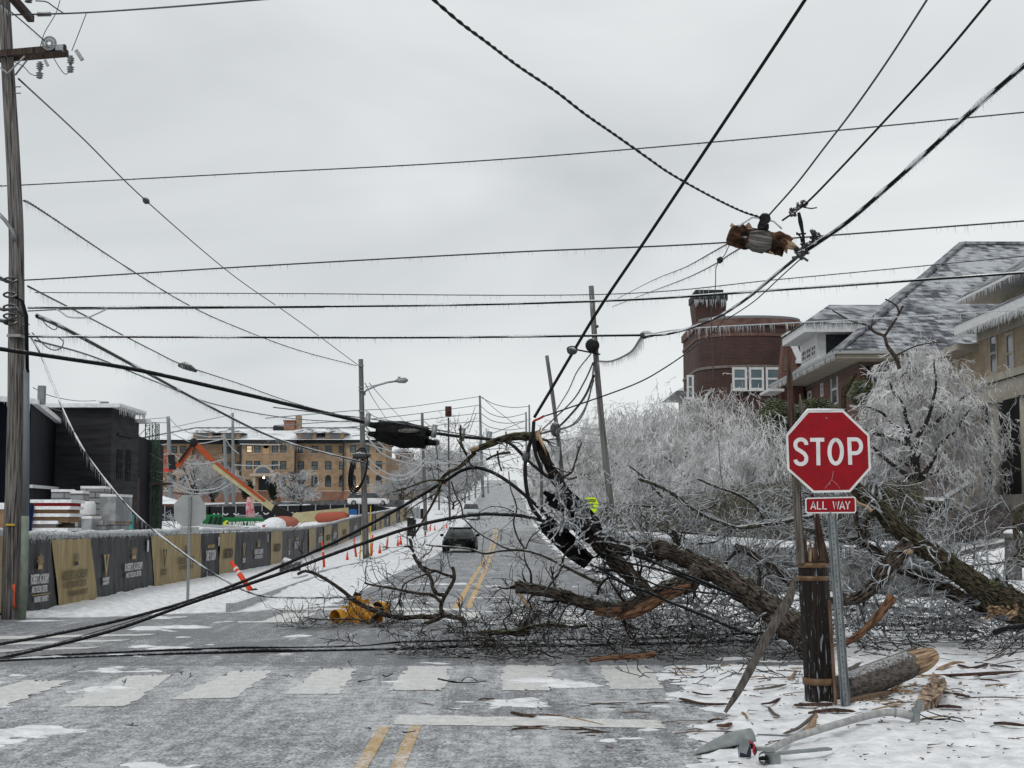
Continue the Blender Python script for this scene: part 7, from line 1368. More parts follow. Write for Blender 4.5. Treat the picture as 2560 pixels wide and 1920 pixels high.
ic.part('twigs', segs(clampz(rows), 5), mat('crusted_ice_twig', (.06, .06, .062), (.50, .52, .54), scale=22, rough=.3, lo=.38, hi=.58), stuff=True)
# ---------------------------------------------------------------- fallen tree at right
f2 = Thing('fallen_tree', 'large forked fallen tree behind the stop sign with bright torn wood at the right edge', 'fallen tree', at(2560, 1560, 18)); rows = []
limb(f2, S3((2150, 1640), (2050, 1590), (1936, 1545), (1800, 1480), (1700, 1440), (1600, 1375), (1450, 1275), (1300, 1175), (1180, 1095), (1100, 1030), (1000, 930), (900, 840), (830, 775), (760, 700)), 18.4, 72, 32, BARKM, 'trunk', twigs=26, tl=.5, rows=rows, seed=11, n=28, rough=.10, steps=12)
limb(f2, S3((1150, 1100), (1060, 1185), (960, 1300), (890, 1390), (830, 1450), (740, 1490), (660, 1500), (560, 1500)), 18.2, 42, 20, BARK, 'limb', twigs=16, rows=rows, seed=12, n=22)
limb(f2, S3((1900, 1640), (1700, 1560), (1500, 1470), (1300, 1375), (1100, 1272), (1000, 1210), (950, 1172), (850, 1110), (740, 1070), (650, 1020), (540, 935), (480, 900)), 18.9, 34, 12, BARK, 'limb', twigs=40, tl=.5, rows=rows, seed=13, n=18)
limb(f2, S3((830, 1070), (800, 1020), (780, 960), (770, 900), (772, 860)), 18.7, 16, 9, BARK, 'limb', rows=rows, twigs=6, seed=14, n=12)
limb(f2, S3((860, 1080), (850, 1030), (840, 960), (870, 925)), 18.7, 12, 6, BARK, 'limb', rows=rows, twigs=6, seed=15, n=12)
limb(f2, S3((-30, 985), (60, 975), (130, 955), (250, 945), (350, 930)), 18.8, 9, 12, IBR, 'limb', rows=rows, twigs=12, seed=16, n=12)
limb(f2, S3((400, 1000), (480, 1020), (600, 1065), (700, 1090)), 18.9, 12, 16, IBR, 'limb', rows=rows, twigs=8, seed=17, n=12)
limb(f2, S3((-60, 1120), (60, 1180), (200, 1280), (340, 1380), (420, 1430)), 18.7, 14, 20, BARK, 'limb', rows=rows, twigs=14, seed=18, n=12)
limb(f2, S3((740, 770), (790, 820), (850, 850), (880, 880)), 18.2, 4, 12, FRESH, 'torn_wood', seed=18, n=8, rough=.3)
f2.part('torn_wood', MB().sphere(at(*S3((1135, 1160))[0], 18.05), .055, 12, 7, (1.2, .5, .6)), FRESH)
m = MB(); rs = random.Random(8)
for k in range(34):
    a = rs.uniform(2.2, 4.9); x0, y0 = 1760+rs.uniform(-60, 130), 1560+rs.uniform(-25, 45); L = rs.uniform(25, 75); p, q = at(*S3((x0, y0))[0], 18.1), at(*S3((x0-L*abs(math.sin(a)), y0+L*.7*rs.uniform(-.5, .9)))[0], 17.95); m.tube([p, p.lerp(q, .6), q], [.022, .018, .003], 5, rough=.3, seed=k, smooth=False)
f2.part('torn_wood', m, FRESH)
f2.part('twigs', segs(clampz(rows), 4), TWI, stuff=True)
single('curved_branch', MB().tube([Vector(q) for q in spline([tuple(at(x, y, 30)) for x, y in F1((1290, 400), (1240, 440), (1205, 520), (1200, 620), (1225, 720), (1245, 830), (1255, 950))], 6)], [.06+.03*i/36 for i in range(37)], 10, rough=.15), BARKM, at(*F1((1250, 950))[0], 30), 'dark curved branch standing before the stone pillar at the right edge', 'branch')
single('thin_branch', MB().tube([Vector(q) for q in spline([tuple(at(x, y, 22)) for x, y in F1((780, 935), (900, 925), (1050, 910), (1150, 885), (1210, 830))], 6)], [.012+.01*i/24 for i in range(25)], 8, rough=.15), BARK, at(*F1((780, 935))[0], 22), 'thin dark branch held level in front of the snowy driveway', 'branch')
limb_ = Thing('torn_limb', 'red brown torn limb curving up from the ground right of the stub', 'branch', at(*B1((1060, 540))[0], 14.6)); limb(limb_, B1((1050, 540), (1120, 505), (1200, 440), (1270, 370), (1330, 300), (1375, 235)), 14.8, 16, 22, mat('torn_orange_wood', (.12, .045, .022)), 'limb', seed=5, n=12, rough=.2)
# bits standing behind the stub (broken trunk top among evergreens)
bt = Thing('broken_tree_snag', 'grey broken tree snag rising between evergreens behind the stop sign', 'broken tree', at(*H4((1070, 1150))[0], 55)); limb(bt, H4((1065, 1200), (1062, 1100), (1065, 1020), (1070, 960)), 55, 15, 12, BARKM, 'trunk', seed=3, n=12, rough=.15); limb(bt, H4((1068, 1000), (1100, 940), (1135, 885)), 55, 12, 12, BARKM, 'limb', seed=4, n=12, rough=.15)
# ---------------------------------------------------------------- branches on the road
def branch(label, traces, Y, tw=8, tl=.4, m_=None, tm=None, tr=.006, seed=0, name='broken_branch', group=None, dep=2, up=0):
    P0 = traces[0][0][0]; T_ = Thing(name, label, 'branch', at(*P0, Y), group); rows = []
    for j, tt in enumerate(traces):
        pts, w0, w1 = tt[:3]; limb(T_, pts, Y+.12*math.sin(j*2.1), w0*1.22, w1*1.3, m_ or BARK, 'limb', twigs=int(tw*(tt[3] if len(tt) > 3 else 1)), tl=tl, tr=tr, rows=rows, seed=seed+j, n=9, rough=.12, tdep=dep, up=up)
    if rows: T_.part('twigs', segs(clampz(rows), 4), tm or TWIG, stuff=True)
    return T_
branch('largest forked dark branch standing over the yellow signal with a broken stub end', [
    (D1((1690, 665), (1700, 590), (1680, 550), (1620, 530), (1540, 515), (1500, 490), (1482, 430), (1510, 350), (1560, 270), (1605, 190), (1605, 120), (1590, 70)), 11, 6, .8), (D1((1510, 510), (1400, 528), (1280, 525), (1100, 532), (960, 505), (850, 462), (760, 420), (680, 370), (600, 300), (500, 228), (420, 175), (330, 125), (235, 100), (160, 130)), 12, 5, 1.6),
    (D1((1480, 385), (1400, 325), (1270, 312), (1130, 282), (1000, 252), (850, 226), (780, 207)), 7, 3.5, 2.2), (D1((1512, 328), (1440, 310), (1405, 250), (1400, 190), (1370, 130), (1300, 60), (1262, 0), (1235, -60)), 8, 6, 1.2), (M1((500, 1410), (490, 1370), (480, 1345)), 6, 5, .5), (M1((510, 1440), (480, 1405), (445, 1400)), 5, 4, .5),
    (D1((1600, 155), (1520, 130), (1440, 100), (1380, 90), (1320, 60)), 6, 4, .6), (D1((1430, 105), (1300, 150), (1200, 190), (1140, 230), (1120, 300), (1098, 390)), 4, 2.5, 2), (D1((1480, 535), (1390, 570), (1290, 605), (1200, 635), (1080, 652), (960, 652), (850, 670), (700, 695), (560, 705), (460, 708)), 9, 4, 2.2), (D1((1290, 605), (1300, 670), (1270, 740), (1290, 830), (1280, 900)), 5, 3, .8)],
    23.5, tw=5, tl=.5, tr=.008, seed=40, dep=2)
branch('low spreading twiggy branch on the road in front of the yellow signal', [(D1((1060, 560), (950, 620), (820, 625), (700, 650), (560, 700), (350, 720), (250, 755)), 6, 3, 1.5), (D1((830, 590), (700, 545), (560, 545), (400, 548), (265, 540)), 4, 2.5, 1.5), (D1((600, 560), (540, 600), (450, 640), (300, 690), (220, 670)), 3, 2, 1.5), (D1((860, 600), (930, 660), (1010, 700), (1050, 760)), 4, 2, 1)], 23.2, tw=5, tl=.55, tr=.008, seed=60)
branch('small twig spray on the road left of the cable', [(D1((0, 755), (100, 750), (180, 745)), 3, 2), (D1((-60, 820), (60, 800), (160, 815), (300, 800)), 3, 2)], 22.8, tw=7, tl=.5, tr=.007, seed=70)
branch('long thin dark branch lying behind the crosswalk stripes', [(D1((850, 1005), (900, 965), (1000, 940), (1120, 940), (1250, 918), (1400, 905), (1600, 900), (1750, 905)), 6, 4, 1.6), (D1((1060, 965), (1120, 960), (1200, 935)), 4, 2, .5), (D1((1700, 890), (1850, 930), (2000, 960), (2100, 1010), (2160, 1045)), 5, 2.5, 1)], 18.0, tw=12, tl=.4, tr=.006, seed=80)
branch('sawn mossy branch end lying right of the large forked branch', [(D1((1830, 690), (1850, 672), (1950, 672), (2080, 665), (2180, 680), (2300, 670)), 12, 11, .6), (D1((2130, 660), (2200, 620), (2212, 560)), 5, 3), (D1((2100, 665), (2060, 560), (2130, 480), (2070, 330)), 4, 2, .8), (D1((2212, 640), (2330, 560), (2400, 500)), 5, 4, .8)], 19.4, tw=9, tl=.4, m_=BARKM, seed=90)
branch('short forked grey branch shaped like an upturned v on the road', [(D1((1755, 940), (1800, 880), (1870, 800), (1950, 715)), 9, 13, .4), (D1((1945, 715), (1990, 790), (2030, 850), (2045, 890)), 12, 8, .5)], 19.0, tw=5, tl=.3, m_=BARKM, seed=95)
branch('small curved twig lying between two crosswalk stripes', [(D1((1455, 1095), (1520, 1110), (1640, 1130), (1780, 1130), (1900, 1115)), 4, 2, .5), (D1((1670, 1120), (1720, 1080), (1780, 1090), (1820, 1118)), 2, 1.5, .2)], 15.0, tw=3, tl=.15, tr=.003, seed=99)
branch('small twig on the road left of the crosswalk stripe', [(D1((945, 1060), (985, 1070), (1040, 1040)), 3, 2, .3)], 15.6, tw=3, tl=.12, tr=.003, seed=101)
branch('thin twig on the asphalt between the left stripes', [(D1((715, 1120), (790, 1108), (870, 1092)), 2.5, 1.5, .2)], 15.2, tw=2, tl=.1, tr=.003, seed=102)
branch('debris branch with torn orange bark behind the crosswalk', [(M2((530, 1640), (620, 1625), (750, 1618), (870, 1612), (925, 1600)), 9, 10, .3)], 16.6, tw=4, tl=.2, m_=MATS['torn_orange_wood'], seed=103)
branch('mossy twisted branch lying at the front of the debris', [(M2((-20, 1470), (60, 1468), (180, 1440), (300, 1425), (420, 1440), (520, 1430)), 8, 6, 1), (M2((150, 1650), (220, 1630), (330, 1625), (430, 1640), (500, 1670), (560, 1690)), 7, 6, .8)], 18.2, tw=14, tl=.45, m_=BARKM, seed=104)
branch('twiggy branch hanging in front of the black car', [(M1((590, 1385), (640, 1395), (750, 1402), (900, 1418), (1000, 1448), (1100, 1432), (1200, 1425), (1290, 1430), (1400, 1462), (1500, 1510)), 3, 6, 1.2), (M1((640, 1400), (620, 1440), (565, 1475)), 2.5, 1.5, .6), (M1((850, 1205), (950, 1300), (1050, 1360), (1150, 1412), (1260, 1425)), 3, 4, .8), (M1((770, 950), (800, 1040), (840, 1120), (850, 1210)), 3, 3, .8), (M1((1165, 880), (1180, 1000), (1222, 1130), (1200, 1230), (1225, 1330), (1280, 1420)), 2, 4, 1.4), (M1((960, 1165), (1040, 1125), (1130, 1130), (1205, 1160)), 1.5, 2.5, .5), (M1((1280, 1425), (1320, 1340), (1400, 1270), (1480, 1240)), 3, 2, 1), (M1((1520, 1520), (1600, 1560), (1700, 1610), (1800, 1650)), 7, 8, 1), (M1((1545, 1520), (1500, 1600), (1440, 1680), (1390, 1740)), 5, 4, .8), (M1((1530, 1540), (1560, 1450), (1640, 1370), (1690, 1300)), 5, 4, .8)], 17.5, tw=5, tl=.28, tr=.0045, seed=120, m_=IBR)
branch('mossy broken limb arching up to the snapped top, with frayed pale end', [(M1((905, 742), (950, 722), (1020, 700), (1100, 668), (1200, 642), (1320, 640)), 9, 18, .4), (M1((935, 745), (890, 790), (830, 850), (760, 885), (710, 930), (690, 985)), 8, 7, 1), (M1((720, 945), (610, 945), (480, 990), (360, 1030)), 5, 2, .8), (M1((700, 960), (650, 1080), (600, 1170), (545, 1270), (500, 1345)), 6, 3, .5), (M1((700, 1010), (600, 1070), (500, 1130), (440, 1190)), 3, 2, .4), (M1((880, 770), (830, 690), (810, 660)), 5, 2, .6), (M1((832, 560), (830, 620), (840, 690), (870, 760)), 3, 5, .6), (M1((1145, 605), (1150, 650), (1155, 710)), 3, 3, 0), (M1((1090, 740), (1100, 820), (1120, 880)), 4, 3, .6), (M1((1010, 800), (1060, 775), (1120, 755), (1180, 750)), 4, 5, 1), (M1((890, 780), (900, 830), (930, 860)), 3, 2, .4)], 18.3, tw=6, tl=.3, tr=.005, seed=140, m_=BARKM)
ft_ = single('frayed_end', MB().tube([at(x, y, 18.25) for x, y in M1((905, 738), (930, 722), (960, 712))], [.018, .03, .02], 7, rough=.3, smooth=False), FRESH, at(*M1((930, 722))[0], 18.25), 'pale frayed wood end of the mossy limb left of the peak', 'wood piece')
branch('thin frosted stem rising beside the leaning pole', [(M1((1530, 930), (1600, 890), (1625, 820), (1650, 740), (1672, 680)), 5, 2.5, .6), (M1((1640, 920), (1590, 935), (1550, 925)), 4, 3, .6)], 17.6, tw=6, tl=.25, tr=.004, seed=150)
# tangle of twigs on the ground
rows = []; rs = random.Random(77)
def scat(n, fx_, fy_, L, r, dep, ys=1):
    for _ in range(n):
        p = gp(*A((fx_(), fy_()))[0]); p.z = terr_fast(p.x, p.y)+rs.uniform(0, .06); a = rs.uniform(0, 6.28); grow(rows, p, Vector((math.cos(a), math.sin(a)*.6, rs.uniform(-.05, .35))), L*rs.uniform(.4, 1.5), r, dep, rs, kids=3, wig=.4, step=.07, rmin=.0046)
scat(230, lambda: rs.uniform(980, 1760), lambda: rs.gauss(1385, 26), .5, .010, 2); scat(190, lambda: rs.uniform(1780, 2240), lambda: rs.gauss(1360, 34), .5, .010, 2); scat(22, lambda: rs.uniform(760, 1150), lambda: rs.gauss(1400, 20), .4, .007, 2)
scat(55, lambda: rs.uniform(1000, 1700), lambda: rs.uniform(1420, 1450), .22, .005, 1); scat(60, lambda: rs.uniform(1380, 1720), lambda: rs.uniform(1400, 1500), .16, .005, 1); scat(40, lambda: rs.uniform(1850, 2212), lambda: rs.uniform(1390, 1440), .25, .006, 1); scat(10, lambda: rs.uniform(0, 900), lambda: rs.uniform(1440, 1600), .1, .004, 1)
single('twig_tangle', segs(clampz(rows), 3), TWIG, gp(1600, 1600), 'tangled bare twigs covering the ground around the fallen trees', 'twigs', kind='stuff')
rows = []
for _ in range(95):
    x, y = (rs.uniform(1320, 1720), rs.uniform(1200, 1340)) if rs.random() < .25 else (rs.uniform(1790, 2230), rs.uniform(1200, 1370)); Y = rs.uniform(18.6, 20.5)
    if 1215 < x < 1345 and y < 1150: continue
    p = at(*A((x, y))[0], Y)
    g_ = terr_fast(p.x, p.y); p.z = max(p.z, g_); grow(rows, p, Vector((rs.gauss(0, 1), rs.gauss(0, .5), rs.gauss(.1, .6))), rs.uniform(.3, .8), .010, 2, rs, kids=4, wig=.4, step=.07, rmin=.0048)
for _ in range(34):
    x, y = (rs.uniform(1380, 1740), rs.uniform(1230, 1360)) if rs.random() < .5 else (rs.uniform(1800, 2230), rs.uniform(1230, 1380)); p = at(*A((x, y))[0], rs.uniform(18.4, 20.5)); p.z = max(p.z, terr_fast(p.x, p.y)); a = rs.uniform(-.5, .9)+(3.14 if rs.random() < .6 else 0)
    grow(rows, p, Vector((math.cos(a), rs.gauss(0, .3), abs(math.sin(a))*.8+.1)), rs.uniform(.9, 1.7), .026, 2, rs, kids=5, wig=.3, step=.1, rmin=.006, taper=.3)
single('iced_twig_tangle', segs(clampz(rows), 3), TWI, gp(1900, 1560), 'mass of ice coated twigs of the fallen crowns behind stub and sign', 'twigs', kind='stuff')
# ---------------------------------------------------------------- standing icy trees
ITW = mat('frosted_crown_twig', (.25, .245, .245), (.86, .865, .87), scale=1.1, rough=.5, lo=.34, hi=.58, detail=9)
ITD = mat('frosted_far_twig', (.30, .305, .31), (.58, .59, .60), scale=.5, rough=.6, lo=.36, hi=.64, detail=8)
DTR = mat('wet_dark_trunk', (.012, .010, .010), (.05, .042, .038), scale=8, rough=.8, bump=.6, ice=.15)
def icytree(label, px, Y, h, spread, nlimb, seed, weep=-.02, tw=36, twr=.011, trunk=.2, name='icy_tree', m_=None, group=None, dep=3, base=None, lean=0, ntw=None, split=.28, fill=0, cz=.62, cxo=0, cyo=0, dome=0, lf=1):
    rs = random.Random(seed); b = base or at(px[0], px[1], Y); b = Vector((b.x, b.y, gz(b.x, b.y)-.1 if base is None and px[1] > 1200 else b.z)); T_ = Thing(name, label, 'tree', b, group)
    top = h*split; Q = [b+Vector((.08*math.sin(i+seed)+lean*i/5*top, 0, top*i/5)) for i in range(6)]
    T_.part('trunk', MB().tube(Q, [trunk*(1.25-.1*i) if i else trunk*1.6 for i in range(6)], 10, rough=.15, seed=seed), DTR); limbs = []; fine = []
    for k in range(nlimb):
        a = 2*math.pi*(k+rs.random()*.6)/nlimb; el = rs.uniform(.25, 1.25); p = Q[rs.randrange(3, 6)]; d = Vector((math.cos(a)*math.cos(el), math.sin(a)*math.cos(el), math.sin(el))); L = (spread*math.cos(el)+(h-top)*math.sin(el)*.85)*lf
        n = 9; q = Vector(p); st_ = L/n; r0 = trunk*.55; dd = d.copy()
        for i in range(n):
            dd = (dd+Vector((rs.gauss(0, .16), rs.gauss(0, .16), rs.gauss(0, .10)+weep*(i/n)*2))).normalized(); e = q+dd*st_; limbs.append([*q, *e, r0*(1-.85*i/n), r0*(1-.85*(i+1)/n)])
            for _ in range(int(tw*(.35+i/n)/4)):
                ax = Vector((rs.gauss(0, 1), rs.gauss(0, 1), rs.gauss(0, .8))).normalized(); nd = (dd*.5+ax).normalized()
                grow(fine, q.lerp(e, rs.random()), nd, rs.uniform(.08, .20)*spread, twr*1.5, dep-1, rs, ang=.7, kids=4, grav=weep*1.5, wig=.32, taper=.5, shrink=.55, step=.16 if dep > 2 else .3, rmin=twr*.75, k0=.1)
            q = e
    cc = Vector((b.x+lean*top*1.3+cxo, b.y+cyo, b.z+h*cz)); lob = [(cc+Vector((rs.gauss(0, .42)*spread, rs.gauss(0, .35)*spread, rs.gauss(0, .2)*h)), rs.uniform(.35, .6)) for _ in range(9)]
    for _ in range(fill):
        lc, lr = lob[rs.randrange(9)]; v = Vector((rs.gauss(0, 1), rs.gauss(0, 1), rs.gauss(0, 1))).normalized()*rs.random()**.4; p = lc+Vector((v.x*spread*lr, v.y*spread*lr, v.z*h*.42*lr*1.3))
        d = Vector((v.x*.35+rs.gauss(0, .45), v.y*.35+rs.gauss(0, .45), rs.gauss(weep*9, .4))).normalized(); grow(fine, p, d, rs.uniform(.1, .24)*spread, twr*1.1, 1, rs, ang=.7, kids=4, grav=weep*2, wig=.35, taper=.5, shrink=.5, step=.16 if dep > 2 else .3, rmin=twr*.7, k0=.1)
    if dome:
        ccd = Vector((b.x+cxo, b.y+cyo, b.z+h*.46))
        for _ in range(dome):
            v = Vector((rs.gauss(0, 1), rs.gauss(0, 1), abs(rs.gauss(0, 1)) if rs.random() < .6 else -abs(rs.gauss(0, .55)))).normalized(); f = (.35+.65*rs.random()**.5)*(1+.22*noise.noise(v*1.9+Vector((seed*3, 0, 0))))
            p = ccd+Vector((v.x*spread*f, v.y*spread*f, v.z*h*.50*f)); d = Vector((v.x*.4+rs.gauss(0, .4), v.y*.4+rs.gauss(0, .4), -.75+rs.gauss(0, .45))).normalized()
            grow(fine, p, d, rs.uniform(.10, .22)*spread, twr, 1, rs, ang=.6, kids=5, grav=-.10, wig=.3, taper=.5, shrink=.5, step=.16, rmin=twr*.6, k0=.1)
    T_.part('limbs', segs(limbs, 6), DTR); T_.part('crown', segs(fine, 3), m_ or ITW, stuff=True); return T_, len(fine)
n_tot = 0
t_, n_ = icytree('broad ice covered tree with dark trunk right of the stop sign', S3((1190, 950))[0], 50, 7.6, 2.5, 12, 5, weep=-.06, tw=16, twr=.012, trunk=.19, split=.42, fill=900, cz=.52, cxo=.9, cyo=1.9, dome=2700, lf=.8); n_tot += n_
for k, (x, Y, h, s_, lb) in enumerate(((1580, 100, 9.0, 5.6, 'rounded icy weeping tree right behind the leaning grey pole'), (1735, 74, 7.9, 4.3, 'highest icy weeping tree in front of the round brick building'), (1890, 57, 5.5, 2.9, 'icy tree left of the evergreens in front of the brick bay'), (1500, 135, 9.0, 6.5, 'icy tree just right of the leaning poles, lower than its neighbours'), (1455, 165, 8.0, 6.0, 'farthest icy tree beside the leaning pole over the road edge'))):
    t_, n_ = icytree(lb, (x, 1290), Y, h, s_, 9, 10+k, weep=-.08, tw=18, twr=.0002*Y, trunk=.16, split=.25, fill=400, cz=.5, dome=2300, lf=.66); n_tot += n_
icytree('dense icy tree with leaning trunk behind the fallen trees at the far right', F1((1260, 380))[0], 58, 4.4, 2.0, 8, 33, weep=-.05, tw=12, dome=1200, lf=.7, twr=.013, trunk=.14, base=Vector((21.0, 56, 1.3)))
# dark thin branch above the slate roof
branch('thin dark bare branch rising above the icy tree in front of the slate roof', [(H4((1395, 860), (1370, 790), (1320, 720), (1305, 665), (1250, 640), (1200, 600), (1100, 570), (1000, 510)), 9, 2.5, 0), (H4((1310, 660), (1350, 600), (1385, 540), (1415, 485)), 6, 4, 0), (H4((1395, 525), (1370, 480), (1310, 445)), 4, 3, 0), (H4((1240, 640), (1230, 600), (1240, 540)), 3, 1.5, 0), (H4((1370, 780), (1500, 720), (1640, 700)), 4, 2, 0)], 48, tw=3, tl=.8, tr=.012, seed=160)
# ---------------------------------------------------------------- evergreens and hedges
EVG = mat('evergreen_leaves', (.010, .016, .006), (.13, .15, .055), scale=3.5, rough=.7, ice=.30, icec=(.32, .35, .30), lo=.3, hi=.7, iscale=6)
def leafmass(rows, c, rad, n, rs, l=.22, r=.02, droop=-.5):
    for _ in range(n):
        v = rdir(); f = rs.random()**.33; lump = 1+.35*noise.noise(v*2.2+Vector(c)); p = Vector(c)+Vector((v.x*rad[0], v.y*rad[1], v.z*rad[2]))*f*lump
        d = Vector((v.x+rs.gauss(0, .6), v.y+rs.gauss(0, .6), v.z*.4+rs.gauss(droop*.5, .5))).normalized(); e = p+d*l*rs.uniform(.5, 1.3); rows.append([*p, *e, r*rs.uniform(.6, 1.4), r*.2])
rs = random.Random(21)
for k, (x, y, w_, h_, Y, lb) in enumerate(((1942, 1055, 62, 80, 58, 'evergreen shrub left of the pole splinter behind the stop sign'), (2035, 1030, 80, 40, 58, 'flat topped evergreen between splinter and snag'), (2160, 985, 40, 45, 56, 'small evergreen clump against the brick wall right of the snag'), (2215, 1140, 26, 60, 54, 'narrow evergreen partly hidden by the icy tree'), (1960, 1250, 70, 60, 52, 'low evergreen behind the stub'), (2330, 1275, 60, 20, 52, 'low evergreen strip under the icy tree'))):
    c = at(x, y, Y); s_ = SC(Y); T_ = Thing('evergreen_shrub', lb, 'shrub', Vector((c.x, c.y, gz(c.x, c.y)))); rows = []; leafmass(rows, c, (w_/s_*.72, .8, h_/s_*.74), 3600, rs, .20, .024)
    T_.part('stem', MB().tube([Vector((c.x, c.y, gz(c.x, c.y)-.1)), c], [.10, .05], 8), DTR); T_.part('foliage', segs(rows, 3), EVG, stuff=True)
HED = mat('frosted_hedge', (.035, .03, .018), (.22, .205, .15), scale=2.0, rough=.6, lo=.35, hi=.72, detail=9, ice=.25, icec=(.55, .57, .58), iscale=5)
hd = Thing('frosted_hedge', 'long frosted brown green hedge above the stone wall behind the fallen tree', 'hedge', (7.6, 50, gz(7.6, 50))); rows = []
for _ in range(26000):
    y = 33.8+76*rs.random()**1.6; hgt = 1.6+.3*noise.noise(Vector((y*.5, 0, 0))); x = 6.9+rs.random()*1.5; z = gz(7.5, y)+hgt*rs.random()**.6; 
    if z > gz(7.5, y)+hgt*.85: d = Vector((rs.gauss(-.3, .5), rs.gauss(0, .5), rs.uniform(.1, .8)))
    else: d = Vector((-.25+rs.gauss(0, .2), rs.gauss(0, .2), -1))
    d.normalize(); p = Vector((x, y, z)); e = p+d*rs.uniform(.12, .38); rows.append([*p, *e, rs.uniform(.010, .022), .004])
for _ in range(8000):
    x = 6.7+rs.random()**.8*3; z = gz(7.5, 35)+1.5*rs.random()**.6+.1; y = 33.7+rs.random()*1.0; d = Vector((rs.gauss(0, .3), -.3, rs.uniform(-1, .3))).normalized(); p = Vector((x, y, z)); e = p+d*rs.uniform(.12, .38); rows.append([*p, *e, rs.uniform(.010, .022), .004])
hd.part('foliage', segs(rows, 3), HED, stuff=True)
SHB = mat('brown_frosted_shrub', (.045, .034, .028), (.24, .215, .20), scale=2.0, rough=.7, lo=.35, hi=.7, detail=9, ice=.12, icec=(.55, .57, .6), iscale=6)
for k, (x, y, w_, h_, Y, lb) in enumerate(((2395, 1330, 100, 35, 46, 'low brown frosted shrub along the driveway'), (2470, 1300, 90, 32, 49, 'reddish brown frosted shrub near the right edge'), (2310, 1340, 60, 28, 45, 'grey frosted shrub left of the brown ones'), (2540, 1330, 60, 45, 46, 'frosted shrub at the right edge above the pillar'))):
    c = at(x, y, Y); s_ = SC(Y); T_ = Thing('frosted_shrub', lb, 'shrub', Vector((c.x, c.y, gz(c.x, c.y)))); rows = []; leafmass(rows, c, (w_/s_, 1.2, h_/s_), 4200, rs, .30, .012, -.3); T_.part('stems', segs(rows, 3), SHB, stuff=True)
single('fallen_snowy_pole', MB().beam(at(*F1((350, 335))[0], 50), at(*F1((560, 350))[0], 50), .10, .10).beam(at(*F1((540, 345))[0], 50), at(*F1((800, 185))[0], 50.5), .11, .10), SNOW, at(*F1((540, 345))[0], 50), 'snow covered handrail rising behind the icy tree trunk', 'handrail')
# ---------------------------------------------------------------- left background trees
for k, (x, y, Y, h, s_, lb) in enumerate(((*Z4((520, 830))[0], 235, 9.5, 4.6, 'tall icy tree behind the red basket in front of the dormitory'), (*Z4((640, 830))[0], 240, 6, 3.8, 'icy tree partly behind the cream boom'), (*Z4((1225, 825))[0], 240, 4.6, 4.2, 'round icy tree in front of the dormitory right of the boom'), (*Z4((1950, 820))[0], 235, 4.8, 4.2, 'round icy tree right of the white pickup'), (*Z4((2150, 800))[0], 245, 5.5, 4.5, 'icy tree right of the bare short pole'))):
    icytree(lb, (x, y), Y, h, s_, 9, 50+k, weep=-.03, tw=12, twr=.032, trunk=.3, m_=ITD, dep=2, fill=700, base=Vector((at(x, y, Y).x, Y, at(x, y, Y).z)), split=.2)
for k, (x, y, w_, h_) in enumerate(((1225, 640, 60, 35), (880, 730, 35, 60), (1055, 740, 14, 60))):
    Y = 292; c = at(*Z4((x, y))[0], Y); s_ = SC(Y)*2.765; T_ = Thing('bush', ('bare brown tree top behind the round icy tree', 'dark evergreen left of the dormitory door', 'dark narrow evergreen right of the dormitory door')[k], 'shrub', c); rows = []; leafmass(rows, c, (w_/s_, 1.2, h_/s_), 1200, rs, .7, .06, 0); T_.part('foliage', segs(rows, 3), mat('dark_evergreen', (.008, .014, .008), (.03, .04, .025), scale=1) if k else SHB, stuff=True)
# far trees along the hill: three kinds copied
protos = []
for k in range(3): protos.append(icytree('x', (1265, 1200), 300, 8.5+k*1.2, 4.6, 8, 70+k, weep=-.02, tw=10, fill=450, twr=.045, trunk=.25, m_=ITD, dep=2, base=Vector((0, 0, 0)), split=.22)[0])
spots = [(-7.5, 205), (-9, 228), (-8.5, 250), (-7.8, 275), (-10, 300), (-8, 325), (-9, 350), (-7.6, 380), (-10, 410), (-8, 440), (-15, 262), (-17, 300), (-14, 335), (-20, 360), (-24, 320), (-14, 395), (-26, 390), (-30, 420), (-18, 430), (7.5, 190), (8.5, 215), (7.6, 240), (8.6, 268), (7.8, 298), (9, 328), (7.7, 360), (9, 395), (8, 430), (12.5, 200), (14, 235), (13, 275), (15, 320), (14, 370), (16, 420), (-34, 360), (-40, 400), (-48, 380), (-56, 400), (-66, 395), (19, 260), (22, 300), (25, 350)]
rs = random.Random(90)
for i, (x, y) in enumerate(spots):
    src = protos[i % 3]
    if i < 3: o = src.o; kids = None
    else:
        o = src.o.copy(); col.objects.link(o)
        for ch in list(src.o.children): c2 = ch.copy(); col.objects.link(c2); c2.parent = o
    s_ = rs.uniform(.72, 1.1)*(.85 if abs(x) < 11 else 1.05); o.scale = (s_, s_, s_*rs.uniform(.9, 1.15)); o.location = (x, y, gz(x, y)-.2); o.rotation_euler = (0, 0, rs.uniform(0, 6)); tag(o, 'far frosted grey tree lining the hill road', 'tree', 'far frosted trees along the hill')
print('TWIGS', n_tot)
